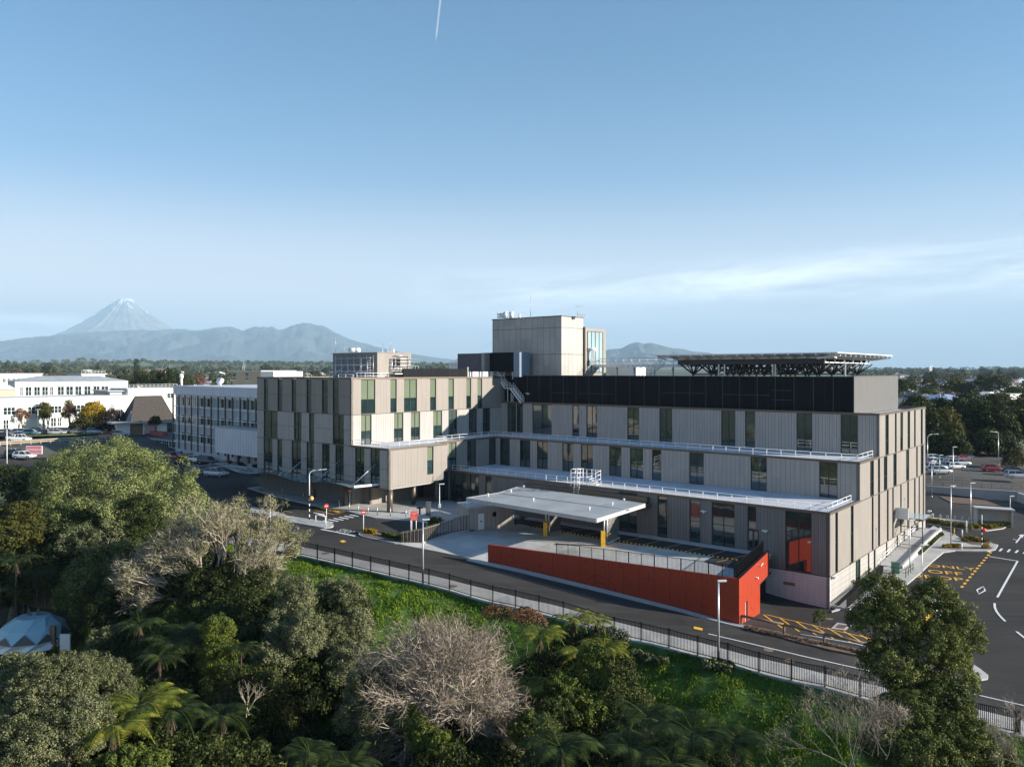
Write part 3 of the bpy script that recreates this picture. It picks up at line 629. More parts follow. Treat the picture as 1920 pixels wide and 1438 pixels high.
# ================================================================= the hospital
HO = thing('hospital_building', 'large stepped hospital block clad in warm grey ribbed panels with roof helipad and tower', 'hospital', AB(-60, 100, 0))
def TA(b): return lambda x, d, z: AB(x, b+d, z)          # wall facing the street (x runs along the wall)
def TB(a): return lambda x, d, z: AB(a-d, x, z)          # wall facing the sun
def window(T, x0, x1, z0, z1, kind='dark', parent=HO, mull=None, trans=.45, d=.16, fw=.07, nm='window'):
    f = MB(); f.box(x0, x0+fw, d-.08, d+.06, z0, z1, T); f.box(x1-fw, x1, d-.08, d+.06, z0, z1, T)
    f.box(x0+fw, x1-fw, d-.08, d+.06, z0, z0+fw, T); f.box(x0+fw, x1-fw, d-.08, d+.06, z1-fw, z1, T)
    w = x1-x0; n = mull if mull is not None else (2 if w > 1.5 else 1)
    for k in range(1, n): xm = x0+w*k/n; f.box(xm-.035, xm+.035, d-.07, d+.05, z0+fw, z1-fw, T)
    zt = z0+(z1-z0)*trans; cuts = [x0+fw]+[x0+w*k/n for k in range(1, n)]+[x1-fw]
    for i in range(n): f.box(cuts[i]+(.035 if i else 0), cuts[i+1]-(.035 if i < n-1 else 0), d-.07, d+.05, zt-.03, zt+.03, T)
    o = build(nm, f, M['frame'], parent)
    gm = MB()
    if kind == 'blind':
        gm.box(x0+.02, x1-.02, d, d+.03, z0+.02, zt, T); b = MB(); b.box(x0+.02, x1-.02, d+.002, d+.032, zt+.001, z1-.02, T)
        build('glass', gm, M['glass'], o); build('blind', b, M['blind'], o)
    elif kind == 'dark' and z1-z0 < 6 and (int(abs(x0)*7.3) % 5) in (1, 3):
        zz = z0+(z1-z0)*(.35+.1*(int(abs(x0)*3.1) % 4)); gm.box(x0+.02, x1-.02, d, d+.03, z0+.02, zz, T); b = MB(); b.box(x0+.02, x1-.02, d+.002, d+.032, zz+.001, z1-.02, T); build('glass', gm, M['glass'], o); build('blind', b, M['blind_dim'], o)
    else:
        gm.box(x0+.02, x1-.02, d, d+.03, z0+.02, z1-.02, T); build('glass', gm, M[{'dark': 'glass', 'green': 'glassg', 'pale': 'glassl'}.get(kind, 'glass')], o)
    return o
def wallstrip(T, x0, x1, z0, z1, wins, m, t=.34, parent=HO, trim=True, mf=None, name='wall'):
    wins = sorted(wins); mb = MB(); x = x0
    for a, b in wins+[(x1, x1)]:
        if a-x > .02: mb.box(x, min(a, x1), 0, t, z0, z1, T)
        x = b
    mb.box(x0+.05, x1-.05, t-.06, t-.01, z0+.02, z1-.02, T)
    build(name, mb, m, parent)
    if trim: tb = MB(); tb.box(x0-.02, x1+.02, -.03, t, z0-.10, z0+.0, T); build('floor_trim', tb, M['trim'], parent)
def band(T, us, plane, fn, x0, x1, z0, z1, m, kind='dark', **kw):
    ws = []
    for u0, u1 in us:
        p, q = sorted((fn(u0, plane), fn(u1, plane))); p = max(p, x0+.1); q = min(q, x1-.1)
        if q-p > .15: ws.append((p, q))
    wallstrip(T, x0, x1, z0, z1, ws, m)
    for p, q in ws: window(T, p, q, z0+.03, z1-.03, kind(p, q) if callable(kind) else kind, **kw)
    return ws
def zr(s, ox, lst): return [(ox+a/s, ox+b/s) for a, b in lst]
AR = -27.2; B1, B2, B3 = 85.6, 96.4, 104.6; AL = -89.7; AX = -81.6; AW = -83.9; BL = 71.4
Z0, Z1, Z2, Z3, Z4 = -1.36, 5.3, 9.75, 15.1, 19.5
# --- core masses (roofs show)
core = MB()
core.box(AW+.4, AR-.36, B1+.36, 129, -5.2, Z1-.02, AB); core.box(AL+.4, AR-.36, B2+.36, 128.6, Z1-.02, Z2-.02, AB); core.box(AL+.4, AR-.36, B3+.36, 128.2, Z2-.02, Z3-.35, AB)
core.box(-113.6, AL-.36, BL+.36, 118, .2, Z4-.35, AB); core.box(AL-.36, AX-.36, BL+.36, 82.4, 4.5, Z2-.02, AB)
core.box(AL-.36, AW-.36, 82.4, 130, 4.5, Z2-.03, AB); core.box(AL-1, AL-.36, 82, 128, Z2, Z4-.36, AB)
build('core', core, M['clad_dark'], HO)
rf = MB()
rf.box(AW, AR-.05, B1+.05, B2+.3, Z1-.02, Z1+.06, AB)
rf.box(AL-.2, AR-.05, B2+.05, B3+.3, Z2-.02, Z2+.06, AB); rf.box(AL, AX-.05, BL+.05, 82.7, Z2-.02, Z2+.055, AB); rf.box(AL, AW-.05, 82.7, B2+.05, Z2-.02, Z2+.05, AB)
rf.box(AL, AR-.35, B3+.3, 128.6, Z3-.4, Z3-.3, AB); rf.box(-113.7, AL-.3, BL+.3, 118, Z4-.4, Z4-.3, AB)
build('roof', rf, M['roof'], HO)
pr = MB()   # parapet and terrace edge flashings
def edge(x0, x1, y0, y1, z, h=.16): pr.box(x0, x1, y0, y1, z-.12, z+h, AB)
edge(AW-.02, AR+.06, B1-.06, B1+.22, Z1); edge(AR-.2, AR+.06, B1+.22, B2, Z1)
edge(AW+.02, AR+.06, B2-.06, B2+.22, Z2); edge(AR-.2, AR+.06, B2+.22, B3, Z2); edge(AW-.2, AW+.06, 82.8, B2-.06, Z2); edge(AX-.2, AX+.06, BL+.2, 82.8, Z2); edge(AL-.1, AX+.06, BL-.06, BL+.2, Z2)
edge(AL, AR+.06, B3-.06, B3+.25, Z3); edge(AR-.25, AR+.06, B3+.25, 129.6, Z3); edge(-114.06, AL+.06, BL-.06, BL+.25, Z4); edge(AL-.25, AL+.06, BL+.25, 105, Z4); edge(AL-.24, AL, 105, 118, Z4); edge(-114.06, -113.8, BL+.25, 118, Z4); edge(AL, AR-.3, 129.2, 129.6, Z3)
build('parapet', pr, M['bronze'], HO)
# --- level 3 (top of the main wing)
w3 = zr(3.993, 800, [(652,720),(792,936),(1090,1140),(1196,1277),(1503,1590)])+zr(3.31, 1180, [(187,266),(570,658),(718,780),(1037,1136),(1312,1418)])
band(TA(B3), w3, B3, a_at, AL+3.4, AR, Z2+.07, Z3-.12, M['clad_rib'], trans=.40)
wallstrip(TA(B3), AL, AL+1.4, Z2+.07, Z3-.12, [], M['clad']); window(TA(B3), AL+1.4, AL+3.4, Z2+.1, Z3-.15)
w2 = zr(3.993, 800, [(548,622),(697,775),(825,905),(1015,1098),(1155,1245),(1366,1458),(1522,1620),(1687,1755)])+zr(3.31, 1180, [(372,462),(752,852),(1178,1292)])
band(TA(B2), w2, B2, a_at, AW, AR, Z1+.07, Z2-.12, M['clad'], trans=.45)
w1 = [(835.6,898),(910,921.6)]+zr(3.84, 820, [(1310,1437),(1585,1655),(1815,1892)])+zr(3.692, 1240, [(350,508),(597,678)])
T1 = TA(B1)
band(T1, w1, B1, a_at, AW, -35.2, .02, Z1-.12, M['clad_dark'], trans=.5)
pw = [(a_at(u0, B1), a_at(u1, B1)) for u0, u1 in ((1472.4, 1521.7),)]
wallstrip(T1, -35.2, AR, Z0, Z1-.12, pw, M['clad_dark']); window(T1, pw[0][0], pw[0][1], Z0+.03, Z1-.15, 'dark', mull=2, trans=.58)
gp_ = MB(); gx0, gx1 = a_at(838, B1), a_at(896, B1)
for k in range(1, 4): x = gx0+(gx1-gx0)*k/4; gp_.box(x-.04, x+.04, .03, .15, .1, Z1-.2, T1)
gp_.box(gx0, gx1, .03, .14, 1.3, 1.37, T1); build('mullion', gp_, M['frame'], HO)
# door in the courtyard wall
dm_ = MB(); x0, x1 = a_at(1403, B1), a_at(1423, B1); dm_.box(x0, x1, -.02, .1, .05, 2.6, T1); dd = build('door', dm_, M['steel_dark'], HO); dg_ = MB()
for i in range(2): dg_.box(x0+.12+i*(x1-x0)/2, x0+(i+1)*(x1-x0)/2-.12, -.04, -.025, .3, 2.35, T1)
build('door_glass', dg_, M['glass'], dd)
# --- basement blockwork and sun-facing wing end
wallstrip(T1, -34.2, AR, -5.3, Z0-.12, [], M['block'], name='basement_wall')
vent = MB(); vent.box(-32.2, -30.9, -.03, .02, -3.05, -2.7, T1); build('vent', vent, M['timber'], HO)
TR = TB(AR)
s3 = zr(4.495, 1540, [(540,568),(620,635),(665,688),(727,748),(782,795),(838,855)])
s2 = zr(4.495, 1540, [(412,443),(477,495),(527,556),(607,635),(715,740),(800,812),(838,862)])
s1 = zr(4.495, 1540, [(118,140),(248,272),(425,440),(478,495),(553,567),(598,610),(665,677),(724,738),(782,794),(820,830),(855,865)])
s0 = zr(3.692, 1240, [(1345,1378),(1430,1440),(1470,1482),(1555,1565)])+[(1681,1684),(1694,1697),(1708,1711),(1716,1722)]
band(TR, s3, AR, b_at, B3, 129.6, Z2, Z3-.12, M['clad_side'], trans=.35); band(TR, s2, AR, b_at, B2, 129.6, Z1, Z2-.12, M['clad_side'], trans=.4)
band(TR, s1, AR, b_at, B1, 129.6, Z0, Z1-.12, M['clad_side'], trans=.5); band(TR, s0, AR, b_at, B1, 129.6, -5.3, Z0-.12, M['block_sun'], trans=.5)
bk = MB(); bk.box(-113.8, AR, 129.2, 129.58, -5, Z3-.1, AB); build('rear_wall', bk, M['clad'], HO)
# --- left wing, shaded face
TL = TA(BL)
l3 = zr(4.23, 440, [(232,265),(340,375),(452,488),(570,608),(692,738),(778,825)]); l2 = zr(4.23, 440, [(230,340),(470,530),(590,630),(778,866)])
l1 = zr(4.23, 440, [(230,300),(338,376),(452,526),(570,628),(692,752),(798,865),(955,1028),(1077,1150)])
band(TL, l3, BL, a_at, -114, AL, 14.3, Z4-.12, M['clad_flat'], trans=.45); band(TL, l2, BL, a_at, -114, AL, Z2+.1, 14.2, M['clad_rib'], trans=.4); band(TL, l1, BL, a_at, -114, AX, 4.35, Z2-.0, M['clad'], trans=.4)
hz = MB()
for z in (16.9, 12.0, 7.0, 5.4): hz.box(-114, AL if z > 10 else AX, -.015, .0, z, z+.05, TL)
build('panel_joint', hz, M['trim'], HO)
# --- left wing, sunlit face
TS = TB(AL)
k3 = zr(4.23, 440, [(1002,1115),(1235,1285),(1343,1446),(1550,1598)])+zr(3.993, 800, [(163,204),(297,333),(380,415)])
k2 = zr(4.23, 440, [(1002,1085),(1263,1337),(1397,1470),(1575,1645)])+zr(3.993, 800, [(163,228),(316,376),(420,475)])
band(TS, k3, AL, b_at, BL, B3+.3, 14.3, Z4-.12, M['clad_flat'], kind='blind', trans=.42)
band(TS, k2, AL, b_at, BL, B3, Z2+.1, 14.2, M['clad_rib'], kind=lambda p, q: 'blind' if p < 88 else 'dark', trans=.45)
wallstrip(TS, B3+.3, 118, Z3, Z4-.12, [], M['clad_flat'])
TX = TB(AX); p = b_at(801, AX); q = b_at(812.8, AX)
wb = MB(); wb.box(BL, p, 0, .34, 4.35, Z2-.1, TX); wb.box(q, 82.8, 0, .34, 6.2, Z2-.1, TX); wb.box(p, q, 0, .34, 4.35, 5.6, TX)
pts = [(q, 4.35), (79.6, 4.35), (82.8, 6.2), (q, 6.2)]
wb.face([TX(x, 0, z) for x, z in pts], [(x, z) for x, z in pts]); wb.face([TX(x, .34, z) for x, z in pts[::-1]], [(x, z) for x, z in pts[::-1]])
wb.face([TX(79.6, 0, 4.35), TX(82.8, 0, 6.2), TX(82.8, .34, 6.2), TX(79.6, .34, 4.35)])
build('wall', wb, M['clad_side'], HO); window(TX, p, q, 5.65, Z2-.15, 'blind', trans=.5)
sf = MB(); sf.box(-113.9, AX-.02, BL+.05, 79.5, 4.25, 4.36, AB); build('soffit', sf, M['roofd'], HO)
TWl = TB(AW); ww = [(b_at(841, AW), b_at(856, AW)), (b_at(876, AW), b_at(892.7, AW)), (b_at(917, AW), b_at(929, AW))]
wallstrip(TWl, 82.8, B2, Z1+.07, Z2-.1, ww, M['clad_side'])
for i, (a, b) in enumerate(ww): window(TWl, a, b, Z1+.1, Z2-.15, 'blind' if i == 0 else 'dark')
wallstrip(TWl, 82.8, B1, 1, Z1, [(83.2, 85.4)], M['clad_dark'], trim=False); window(TWl, 83.2, 85.4, 1, Z1-.1)
# --- ground floor under the left wing
GL = TA(74.0); gw = [(-110, -109), (-103.5, -101.5), (-99.5, -97.8), (-96.6, -94.2), (-92.8, -90.6)]
wallstrip(GL, -114, -88.7, .6, 4.3, gw, M['clad_dark'], trim=False)
for a, b in gw: window(GL, a, b, .9, 4.0)
GB = TB(-88.7); wallstrip(GB, 74, 100, .4, 4.3, [(83.5, 84.8), (92, 97)], M['clad_flat'], trim=False); window(GB, 92, 97, .6, 4.2, mull=3)
d2 = MB(); d2.box(83.5, 84.8, .05, .1, .9, 4.2, GB); build('door', d2, M['steel_dark'], HO)
GE = TA(97.5); wallstrip(GE, -88.7, AW, -.2, 4.6, [(-88.3, -84.2)], M['clad_dark'], trim=False); window(GE, -88.3, -84.2, 0, 4.5, mull=2)
for (u, v, r) in ((731, 961, .42), (775, 946.5, .36), (648, 949.5, .36), (592, 934, .36)):
    p = G(u, v); c = MB(); c.tube((p[0], p[1], p[2]-.1), (p[0], p[1], 4.4), r, n=20); c.tube((p[0], p[1], p[2]-.1), (p[0], p[1], p[2]+.12), r+.08, n=20); build('column', c, M['bronze'], HO)
# --- wavy glass canopy along the left wing
def cany(a, f): return 4.75+.28*math.sin(a*.42+1.2)*f
cg = MB(); cf = MB(); N_ = 44; A0, A1 = -126.0, -84.0
for i in range(N_):
    a0, a1 = A0+(A1-A0)*i/N_, A0+(A1-A0)*(i+1)/N_
    for j in range(3):
        b0, b1 = 71.2-1.3*j, 71.2-1.3*(j+1); f0, f1 = j/3, (j+1)/3
        P = [AB(a0+.03, b0, cany(a0, f0)), AB(a1-.03, b0, cany(a1, f0)), AB(a1-.03, b1+.04, cany(a1, f1)), AB(a0+.03, b1+.04, cany(a0, f1))]
        cg.face(P[::-1]); cg.face([(x, y, z-.03) for x, y, z in P])
    cf.bar(AB(a0, 71.2, cany(a0, 0)-.02), AB(a0, 67.3, cany(a0, 1)-.02), .05, .07)
    for b, f in ((71.2, 0), (67.25, 1)): cf.bar(AB(a0, b, cany(a0, f)-.04), AB(a1, b, cany(a1, f)-.04), .10, .12)
cn = build('entrance_canopy', cf, M['steel_dark'], HO); build('canopy_glass', cg, M['canglass'], cn)
ce = MB(); ce.bar(AB(-83.9, 72.6, 4.75), AB(-83.9, 67.2, 4.95), .25, .28); build('canopy_beam', ce, M['white'], cn)
for k, a in enumerate((-84.6, -92.5, -100.5)):
    st = MB(); st.tube(AB(a+.6, 71.2, 7.7), AB(a-.2, 67.6, 4.95), .05, n=8); build('stay_rod', st, M['galv'], cn)
# --- black plant screen and its grey end
TSn = TA(105.6); x1 = a_at(1601, 105.6)
ls = MB(); ls.box(AL-.1, x1, 0, .3, Z3-.2, 19.8, TSn); build('plant_screen', ls, M['louvre'], HO)
pm = MB()
for k in range(24):
    x = AL+(x1-AL)*k/23.; pk = MB(); pk.box(x-.04, x+.04, -.05, 0, Z3-.15, 19.8, TSn); build('screen_post', pk, M['steel_dark'], HO)
for (u0, u1, z) in ((1036, 1072, 16.9), (1085, 1152, 16.9), (1242, 1320, 17.3), (1355, 1444, 17.2), (1447, 1483, 17.9), (1447, 1483, 16.6)):
    pm.box(a_at(u0, 105.6), a_at(u1, 105.6), -.04, 0, z, z+.07, TSn)
build('screen_rail', pm, M['steel_dark'], HO)
le = MB(); y1 = 127.6; le.box(105.6, y1, 0, .3, Z3-.2, 19.85, TB(x1+.001)); build('plant_screen', le, M['louvre_grey'], HO)
lt = MB(); lt.box(AL, x1+.02, 105.55, 105.95, 19.8, 19.9, AB); lt.box(x1-.32, x1+.05, 105.95, y1, 19.85, 19.95, AB); build('screen_cap', lt, M['trim'], HO)
dkk = MB(); dkk.box(AL+.5, x1-.5, 106.5, 127, Z3-.2, Z3, AB); build('plant_floor', dkk, M['roofd'], HO)
# --- tower
TA1 = TA(108.4); TB1 = TB(-79.3)
tw = MB(); tw.box(-95.1, -79.3, 108.4, 115.0, Z3, 30.05, AB); towr = build('tower', tw, M['clad_tower'], HO)
tj = MB()
for z in (28.1, 19.6+3.9): tj.box(-95.1, -79.29, -.02, 0, z, z+.08, TA1); tj.box(108.4, 115, -.02, 0, z, z+.08, TB1)
tj.box(-95.2, -79.2, 108.3, 115.1, 30.05, 30.2, AB); build('panel_joint', tj, M['trim'], towr)
t2 = MB(); t2.box(-90, -79.25, 115.05, 122.3, Z3, 28.3, AB); t2o = build('stair_tower', t2, M['clad_side'], HO)
window(TB(-79.25), 116.2, 121.2, 20.4, 27.8, 'pale', parent=t2o, mull=4, trans=.28, d=-.02)
pp = MB(); pp.box(115.0, 115.25, -.3, .2, Z3, 28.5, TB(-79.25)); build('downpipe', pp, M['bronze'], t2o)
def aerial(u, v0, v1, D, r=.05):
    q = MB(); q.tube(PD(u, v0, D), PD(u, v1, D), r, r*.5, n=6); build('mast', q, M['galv'], HO)
aerial(995, 597, 553, 137); aerial(981, 598, 586, 137, .03); aerial(1083, 592, 572, 136, .04)
an = MB(); an.bar(PD(1077, 574.5, 136), PD(1092, 573.5, 136), .05, .05); 
for i in range(5): an.bar(PD(1079+i*2.6, 573, 135.6), PD(1079+i*2.6, 575.5, 136.4), .03, .03)
an.box(1.2, 2.6, 0, .8, 0, .35, lambda x, y, z: (PD(1070, 590, 136)[0]+x, 136+y, 30.3+z)); build('aerial', an, M['white'], HO)
for k, (u, r, h) in enumerate(((934, .18, .8), (938, .18, .8), (942, .2, .8), (948, .42, 1.0), (959, .42, 1.0), (974, .2, .6))):
    q = MB(); c = PD(u, 600, 139.5); q.tube((c[0], c[1], 30.1), (c[0], c[1], 30.1+h), r, n=12); q.tube((c[0], c[1], 30.1+h), (c[0], c[1], 30.1+h+.08), r+.06, n=12); build('roof_vent', q, M['white'], HO)
# --- dark and blue boxes left of the tower
def obox(name, u0, u1, b, dep, z0, z1, m, extra=None, parent=HO):
    q = MB(); q.box(a_at(u0, b), a_at(u1, b), b, b+dep, z0, z1, AB); return build(name, q, m, parent)
M['violet'] = clad('violet_black_cladding', (.05, .045, .075), (.03, .03, .045), pitch=.5, rib=2, rough=.35, ribamp=.4)
obox('plant_box', 858, 902, 103.4, 6, 20.5, 23.8, M['violet']); obox('plant_box_return', 902.5, 908.5, 103.2, 6, 20.5, 23.85, M['clad_side'])  # narrow return made paler: the sunlit strip put into its cladding colour
obox('plant_box', 909, 962, 104.6, 5, 20.5, 23.9, M['louvre']); obox('plant_box_return', 963, 974, 104.5, 3, 19.6, 23.9, M['steelblue'])
for u in (866, 884, 903, 925, 945, 961):
    for y_ in (105, 107): x = a_at(u, 105); lg = MB(); lg.box(x-.08, x+.08, y_, y_+.2, Z4-.3, 20.5, AB); build('leg', lg, M['galv'], HO)
q = MB(); q.box(b_at(756, -91.2), b_at(875, -91.2), 0, .25, Z4-.2, 21.0, TB(-91.2)); build('low_screen', q, M['louvre'], HO)
q = MB(); bb = b_at(875.5, -91.2); q.box(bb, bb+.3, -.1, .3, Z4-.2, 21.3, TB(-91.2)); build('screen_post', q, M['clad_side'], HO)
# --- left plant room with scaffold and pipe platform
a0, a1, b0, b1 = -103.8, -92.8, 78.9, 85.9
q = MB(); q.box(a0, a1, b0, b1, Z4-.3, 23.4, AB); q.box(a0-.08, a1+.08, b0-.08, b1+.08, 23.4, 23.52, AB); pr_ = build('plant_room', q, M['clad_flat'], HO)
q = MB(); q.box(a0-.02, a1+.001, b0-.03, b0-.005, Z4-.3, 23.39, AB); build('plant_room_cladding', q, M['clad_dark'], pr_)
sc = MB()
for x in np.linspace(a0+1.2, a1-.4, 7):
    sc.tube(AB(x, b0-.5, Z4-.3), AB(x, b0-.5, 23.0), .05, n=6); sc.tube(AB(x, b0-1.6, Z4-.3), AB(x, b0-1.6, 21.8+(.8 if x > a1-2 else 0)), .05, n=6)
for z in (20.6, 21.6, 22.6): sc.tube(AB(a0+1.2, b0-.5, z), AB(a1-.4, b0-.5, z), .045, n=6)
for z in (20.5, 21.5): sc.tube(AB(a0+1.2, b0-1.6, z), AB(a1-.4, b0-1.6, z), .045, n=6)
for x in np.linspace(a0+2, a1-4, 3): sc.tube(AB(x, b0-2.6, Z4-.3), AB(x+1.6, b0-.5, 21.4), .05, n=6)
for k in range(9): z = Z4+.1+k*.38; sc.tube(AB(a1-1.2, b0-1.0, z), AB(a1-.5, b0-1.0, z), .06, n=5)
build('scaffold', sc, M['galv'], pr_)
pf = MB(); T_ = TB(a1)
for z in (20.9, 21.4, 22.0, 22.5): pf.tube(T_(81.4, -.35, z), T_(87.2, -.35, z), .05, n=6)
for x in np.linspace(81.4, 87.2, 9): pf.tube(T_(x, -.35, 20.2), T_(x, -.35, 21.5), .04, n=5)
pf.box(81.2, 87.4, -1.5, -.1, 20.1, 20.25, T_); pf.tube(T_(82, -.3, 23), T_(85.3, -.3, 23), .06, n=6); pf.tube(T_(85.3, -.3, 23), T_(85.3, -.3, 20.3), .06, n=6); pf.tube(T_(81.6, -.3, 22.6), T_(81.6, -.3, 20.3), .1, n=6)
build('pipe_platform', pf, M['galv'], pr_)
vv = MB(); vv.box(81.9, 82.4, -.1, 0, 21.1, 22.6, T_); vv.box(82.8, 83.5, -.1, 0, 21.3, 22.7, T_); build('duct_opening', vv, M['black'], pr_)
for u in (660, 669):
    q = MB(); c = PD(u, 660.5, 121); q.tube((c[0]-.5, c[1], 23.85), (c[0]+.5, c[1]-.2, 23.85), .32, n=12); build('roof_fan', q, M['white'], pr_)
aerial(629, 663, 627, 124, .04); aerial(646, 663, 648, 124, .03); aerial(732, 657, 632, 118, .03); q = MB(); c = PD(732, 660, 118); q.box(c[0]-.5, c[0]+.5, 118, 118.8, 23.4, 23.95); build('roof_unit', q, M['white'], pr_)
# pale shed roof and lattice beyond
# --- railings
def railing(name, pts, h=1.05, step=1.9, m=None, rails=(1.0, .55), r=.035, pr=.04, parent=HO, square=False):
    q = MB()
    for p, s in zip(pts[:-1], pts[1:]):
        P = Vector(p); S = Vector(s); L = (S-P).length; n = max(1, round(L/step))
        for i in range(n+1): c = P.lerp(S, i/n); q.tube(c, c+Vector((0, 0, h)), pr, n=5)
        for f in rails: q.tube(P+Vector((0, 0, h*f)), S+Vector((0, 0, h*f)), r, n=5)
    return build(name, q, m or M['white'], parent)
railing('railing', [AB(AL+.3, BL+.35, Z2), AB(AX-.35, BL+.35, Z2), AB(AX-.35, 83.1, Z2), AB(AW-.35, 83.1, Z2), AB(AW-.35, B2+.35, Z2), AB(AR-.35, B2+.35, Z2), AB(AR-.35, B3-1.6, Z2)], .95, 1.8)
railing('railing', [AB(AW+.3, B1+.35, Z1), AB(AR-.35, B1+.35, Z1), AB(AR-.35, B2-2.2, Z1)], .95, 1.8)
railing('railing', [AB(AL-.6, BL+1.5, Z4-.2), AB(AL-.6, 79, Z4-.2)], 1.0, 1.5)
railing('railing', [AB(AL-4, BL+.8, Z4-.3), AB(AL-.6, BL+.8, Z4-.3)], .9, 1.5)
# --- stairs
def stair(name, P, S, w, nstep, m, parent=HO, rail=1.0, side=Vector((0, 1, 0))):
    P = Vector(P); S = Vector(S); q = MB(); s = side.normalized()*w/2
    for k in (-1, 1):
        q.bar(P+s*k, S+s*k, .06, .22)
        for f in (rail, rail*.55): q.tube(P+s*k+Vector((0, 0, f)), S+s*k+Vector((0, 0, f)), .035, n=5)
        for i in range(7): c = (P+s*k).lerp(S+s*k, i/6); q.tube(c, c+Vector((0, 0, rail)), .035, n=5)
    for i in range(nstep): c = P.lerp(S, (i+.5)/nstep); q.bar(c-s, c+s, .24, .05)
    return build(name, q, m, parent)
sd = Vector(AB(0, 1, 0))
zt = Z4; xs = [a_at(u, 105.0) for u in (924, 937, 948, 961, 980)]
stair('roof_stair', AB(xs[1], 104.95, 19.5), AB(xs[2]+.2, 104.95, 17.6), .9, 8, M['white'], side=sd); stair('roof_stair', AB(xs[2]+1.4, 104.95, 17.6), AB(xs[4], 104.95, Z3), .9, 10, M['white'], side=sd)
q = MB(); q.box(xs[0]-.6, xs[1], 104.5, 105.4, 19.45, 19.55, AB); q.box(xs[2]+.2, xs[2]+1.4, 104.5, 105.4, 17.52, 17.62, AB)
for x in (xs[2]+.8, xs[2]+1.6, xs[3]+.4): q.box(x, x+.08, 104.55, 104.63, Z3, 17.5-(x-xs[2]-.8)*.9, AB)
build('stair_landing', q, M['white'], HO)
railing('railing', [AB(xs[0]-.6, 104.5, 19.5), AB(xs[1], 104.5, 19.5)], 1.0, 1); railing('railing', [AB(xs[2]+.2, 104.5, 17.6), AB(xs[2]+1.4, 104.5, 17.6)], 1.0, 1)
# white access ladder with cage over the lower terrace edge
cl = MB(); lx0, lx1 = a_at(1079, B1-.5), a_at(1091, B1-.5); T_ = TA(B1)
for x in (lx0, lx0+.8): cl.tube(T_(x, -1.0, 3.9), T_(x, -.5, 7.6), .05, n=6)
for k in range(12): cl.tube(T_(lx0, -1.0+.5*k/12, 4.0+k*.3), T_(lx0+.8, -1.0+.5*k/12, 4.0+k*.3), .035, n=5)
for z in (5.9, 6.5, 7.1, 7.6):
    cl.path([T_(lx0, -.6, z), T_(lx0-.1, -1.4, z), T_(lx0+.9, -1.4, z), T_(lx0+.8, -.6, z)], .035, 5); cl.path([T_(lx0, -.5, z), T_(lx0, 1.3, z-.2), T_(lx0+2.8, 1.3, z-.2), T_(lx0+2.8, .1, z-.4)], .035, 5)
for p in ((lx0-.1, -1.4), (lx0+.9, -1.4), (lx0, 1.3), (lx0+1.4, 1.3), (lx0+2.8, 1.3), (lx0+2.8, .1), (lx0+1.4, .1), (lx0+.8, .1)): cl.tube(T_(p[0], p[1], 5.4), T_(p[0], p[1], 7.5), .04, n=5)
for k in range(5): cl.box(lx0+1.2+k*.35, lx0+1.5+k*.35, .1, 1.3, 6.5-k*.22, 6.54-k*.22, T_)
build('access_ladder', cl, M['white'], HO)
# --- helipad on tree-like steel columns
HA0, HA1, HB0, HB1 = -62.0, -33.6, 108.9, 136.8; HZ = 22.75
q = MB(); q.box(HA0+2.5, HA1-2.5, HB0+2.5, HB1-2.5, HZ-.35, HZ, AB); hp = build('helipad_deck', q, M['galv'], HO)
q = MB()                                  # sloping safety shelf all round
cr = [(HA0, HB0), (HA1, HB0), (HA1, HB1), (HA0, HB1)]; ci = [(HA0+2.5, HB0+2.5), (HA1-2.5, HB0+2.5), (HA1-2.5, HB1-2.5), (HA0+2.5, HB1-2.5)]
for i in range(4):
    j = (i+1) % 4; P = [AB(*cr[i], HZ+.34), AB(*cr[j], HZ+.34), AB(*ci[j], HZ-.05), AB(*ci[i], HZ-.05)]
    q.face(P); q.face([(x, y, z-.06) for x, y, z in P[::-1]])
    q.bar(AB(*cr[i], HZ+.33), AB(*cr[j], HZ+.33), .1, .14)
build('safety_shelf', q, M['white'], hp)
q = MB()
for k in range(15):
    x = HA0+1+(HA1-HA0-2)*k/14
    q.bar(AB(x, HB0-.1, HZ+.18), AB(x, HB0+3.0, HZ-.35), .16, .22)
    if k < 12: y = HB0+1+(HB1-HB0-2)*k/11; q.bar(AB(HA1+.1, y, HZ), AB(HA1-3, y, HZ-.4), .16, .22)
build('bracket', q, M['white'], hp)
q = MB(); q.box(HA0+3.2, HA1-2.6, HB0+2.6, HB0+2.9, HZ-1.15, HZ-.4, AB); q.box(HA0+3.2, HA0+3.5, HB0+2.9, HB1-3, HZ-1.15, HZ-.4, AB)
for y in np.linspace(HB0+6, HB1-4, 5): q.box(HA0+3.5, HA1-3, y-.15, y+.15, HZ-1.1, HZ-.4, AB)
build('deck_beam', q, M['steel_dark'], hp)
q = MB(); q.box(HA1-2.6, HA1-2.45, HB0+2.6, HB1-4, HZ-1.0, HZ-.86, AB)
for y in np.linspace(HB0+2.7, HB1-4, 6): q.box(HA1-2.6, HA1-2.4, y, y+.14, HZ-.86, HZ-.36, AB)
build('deck_edge_frame', q, M['white'], hp)
nx, ny = 6, 4; zb = 20.05; ztp = HZ-1.15
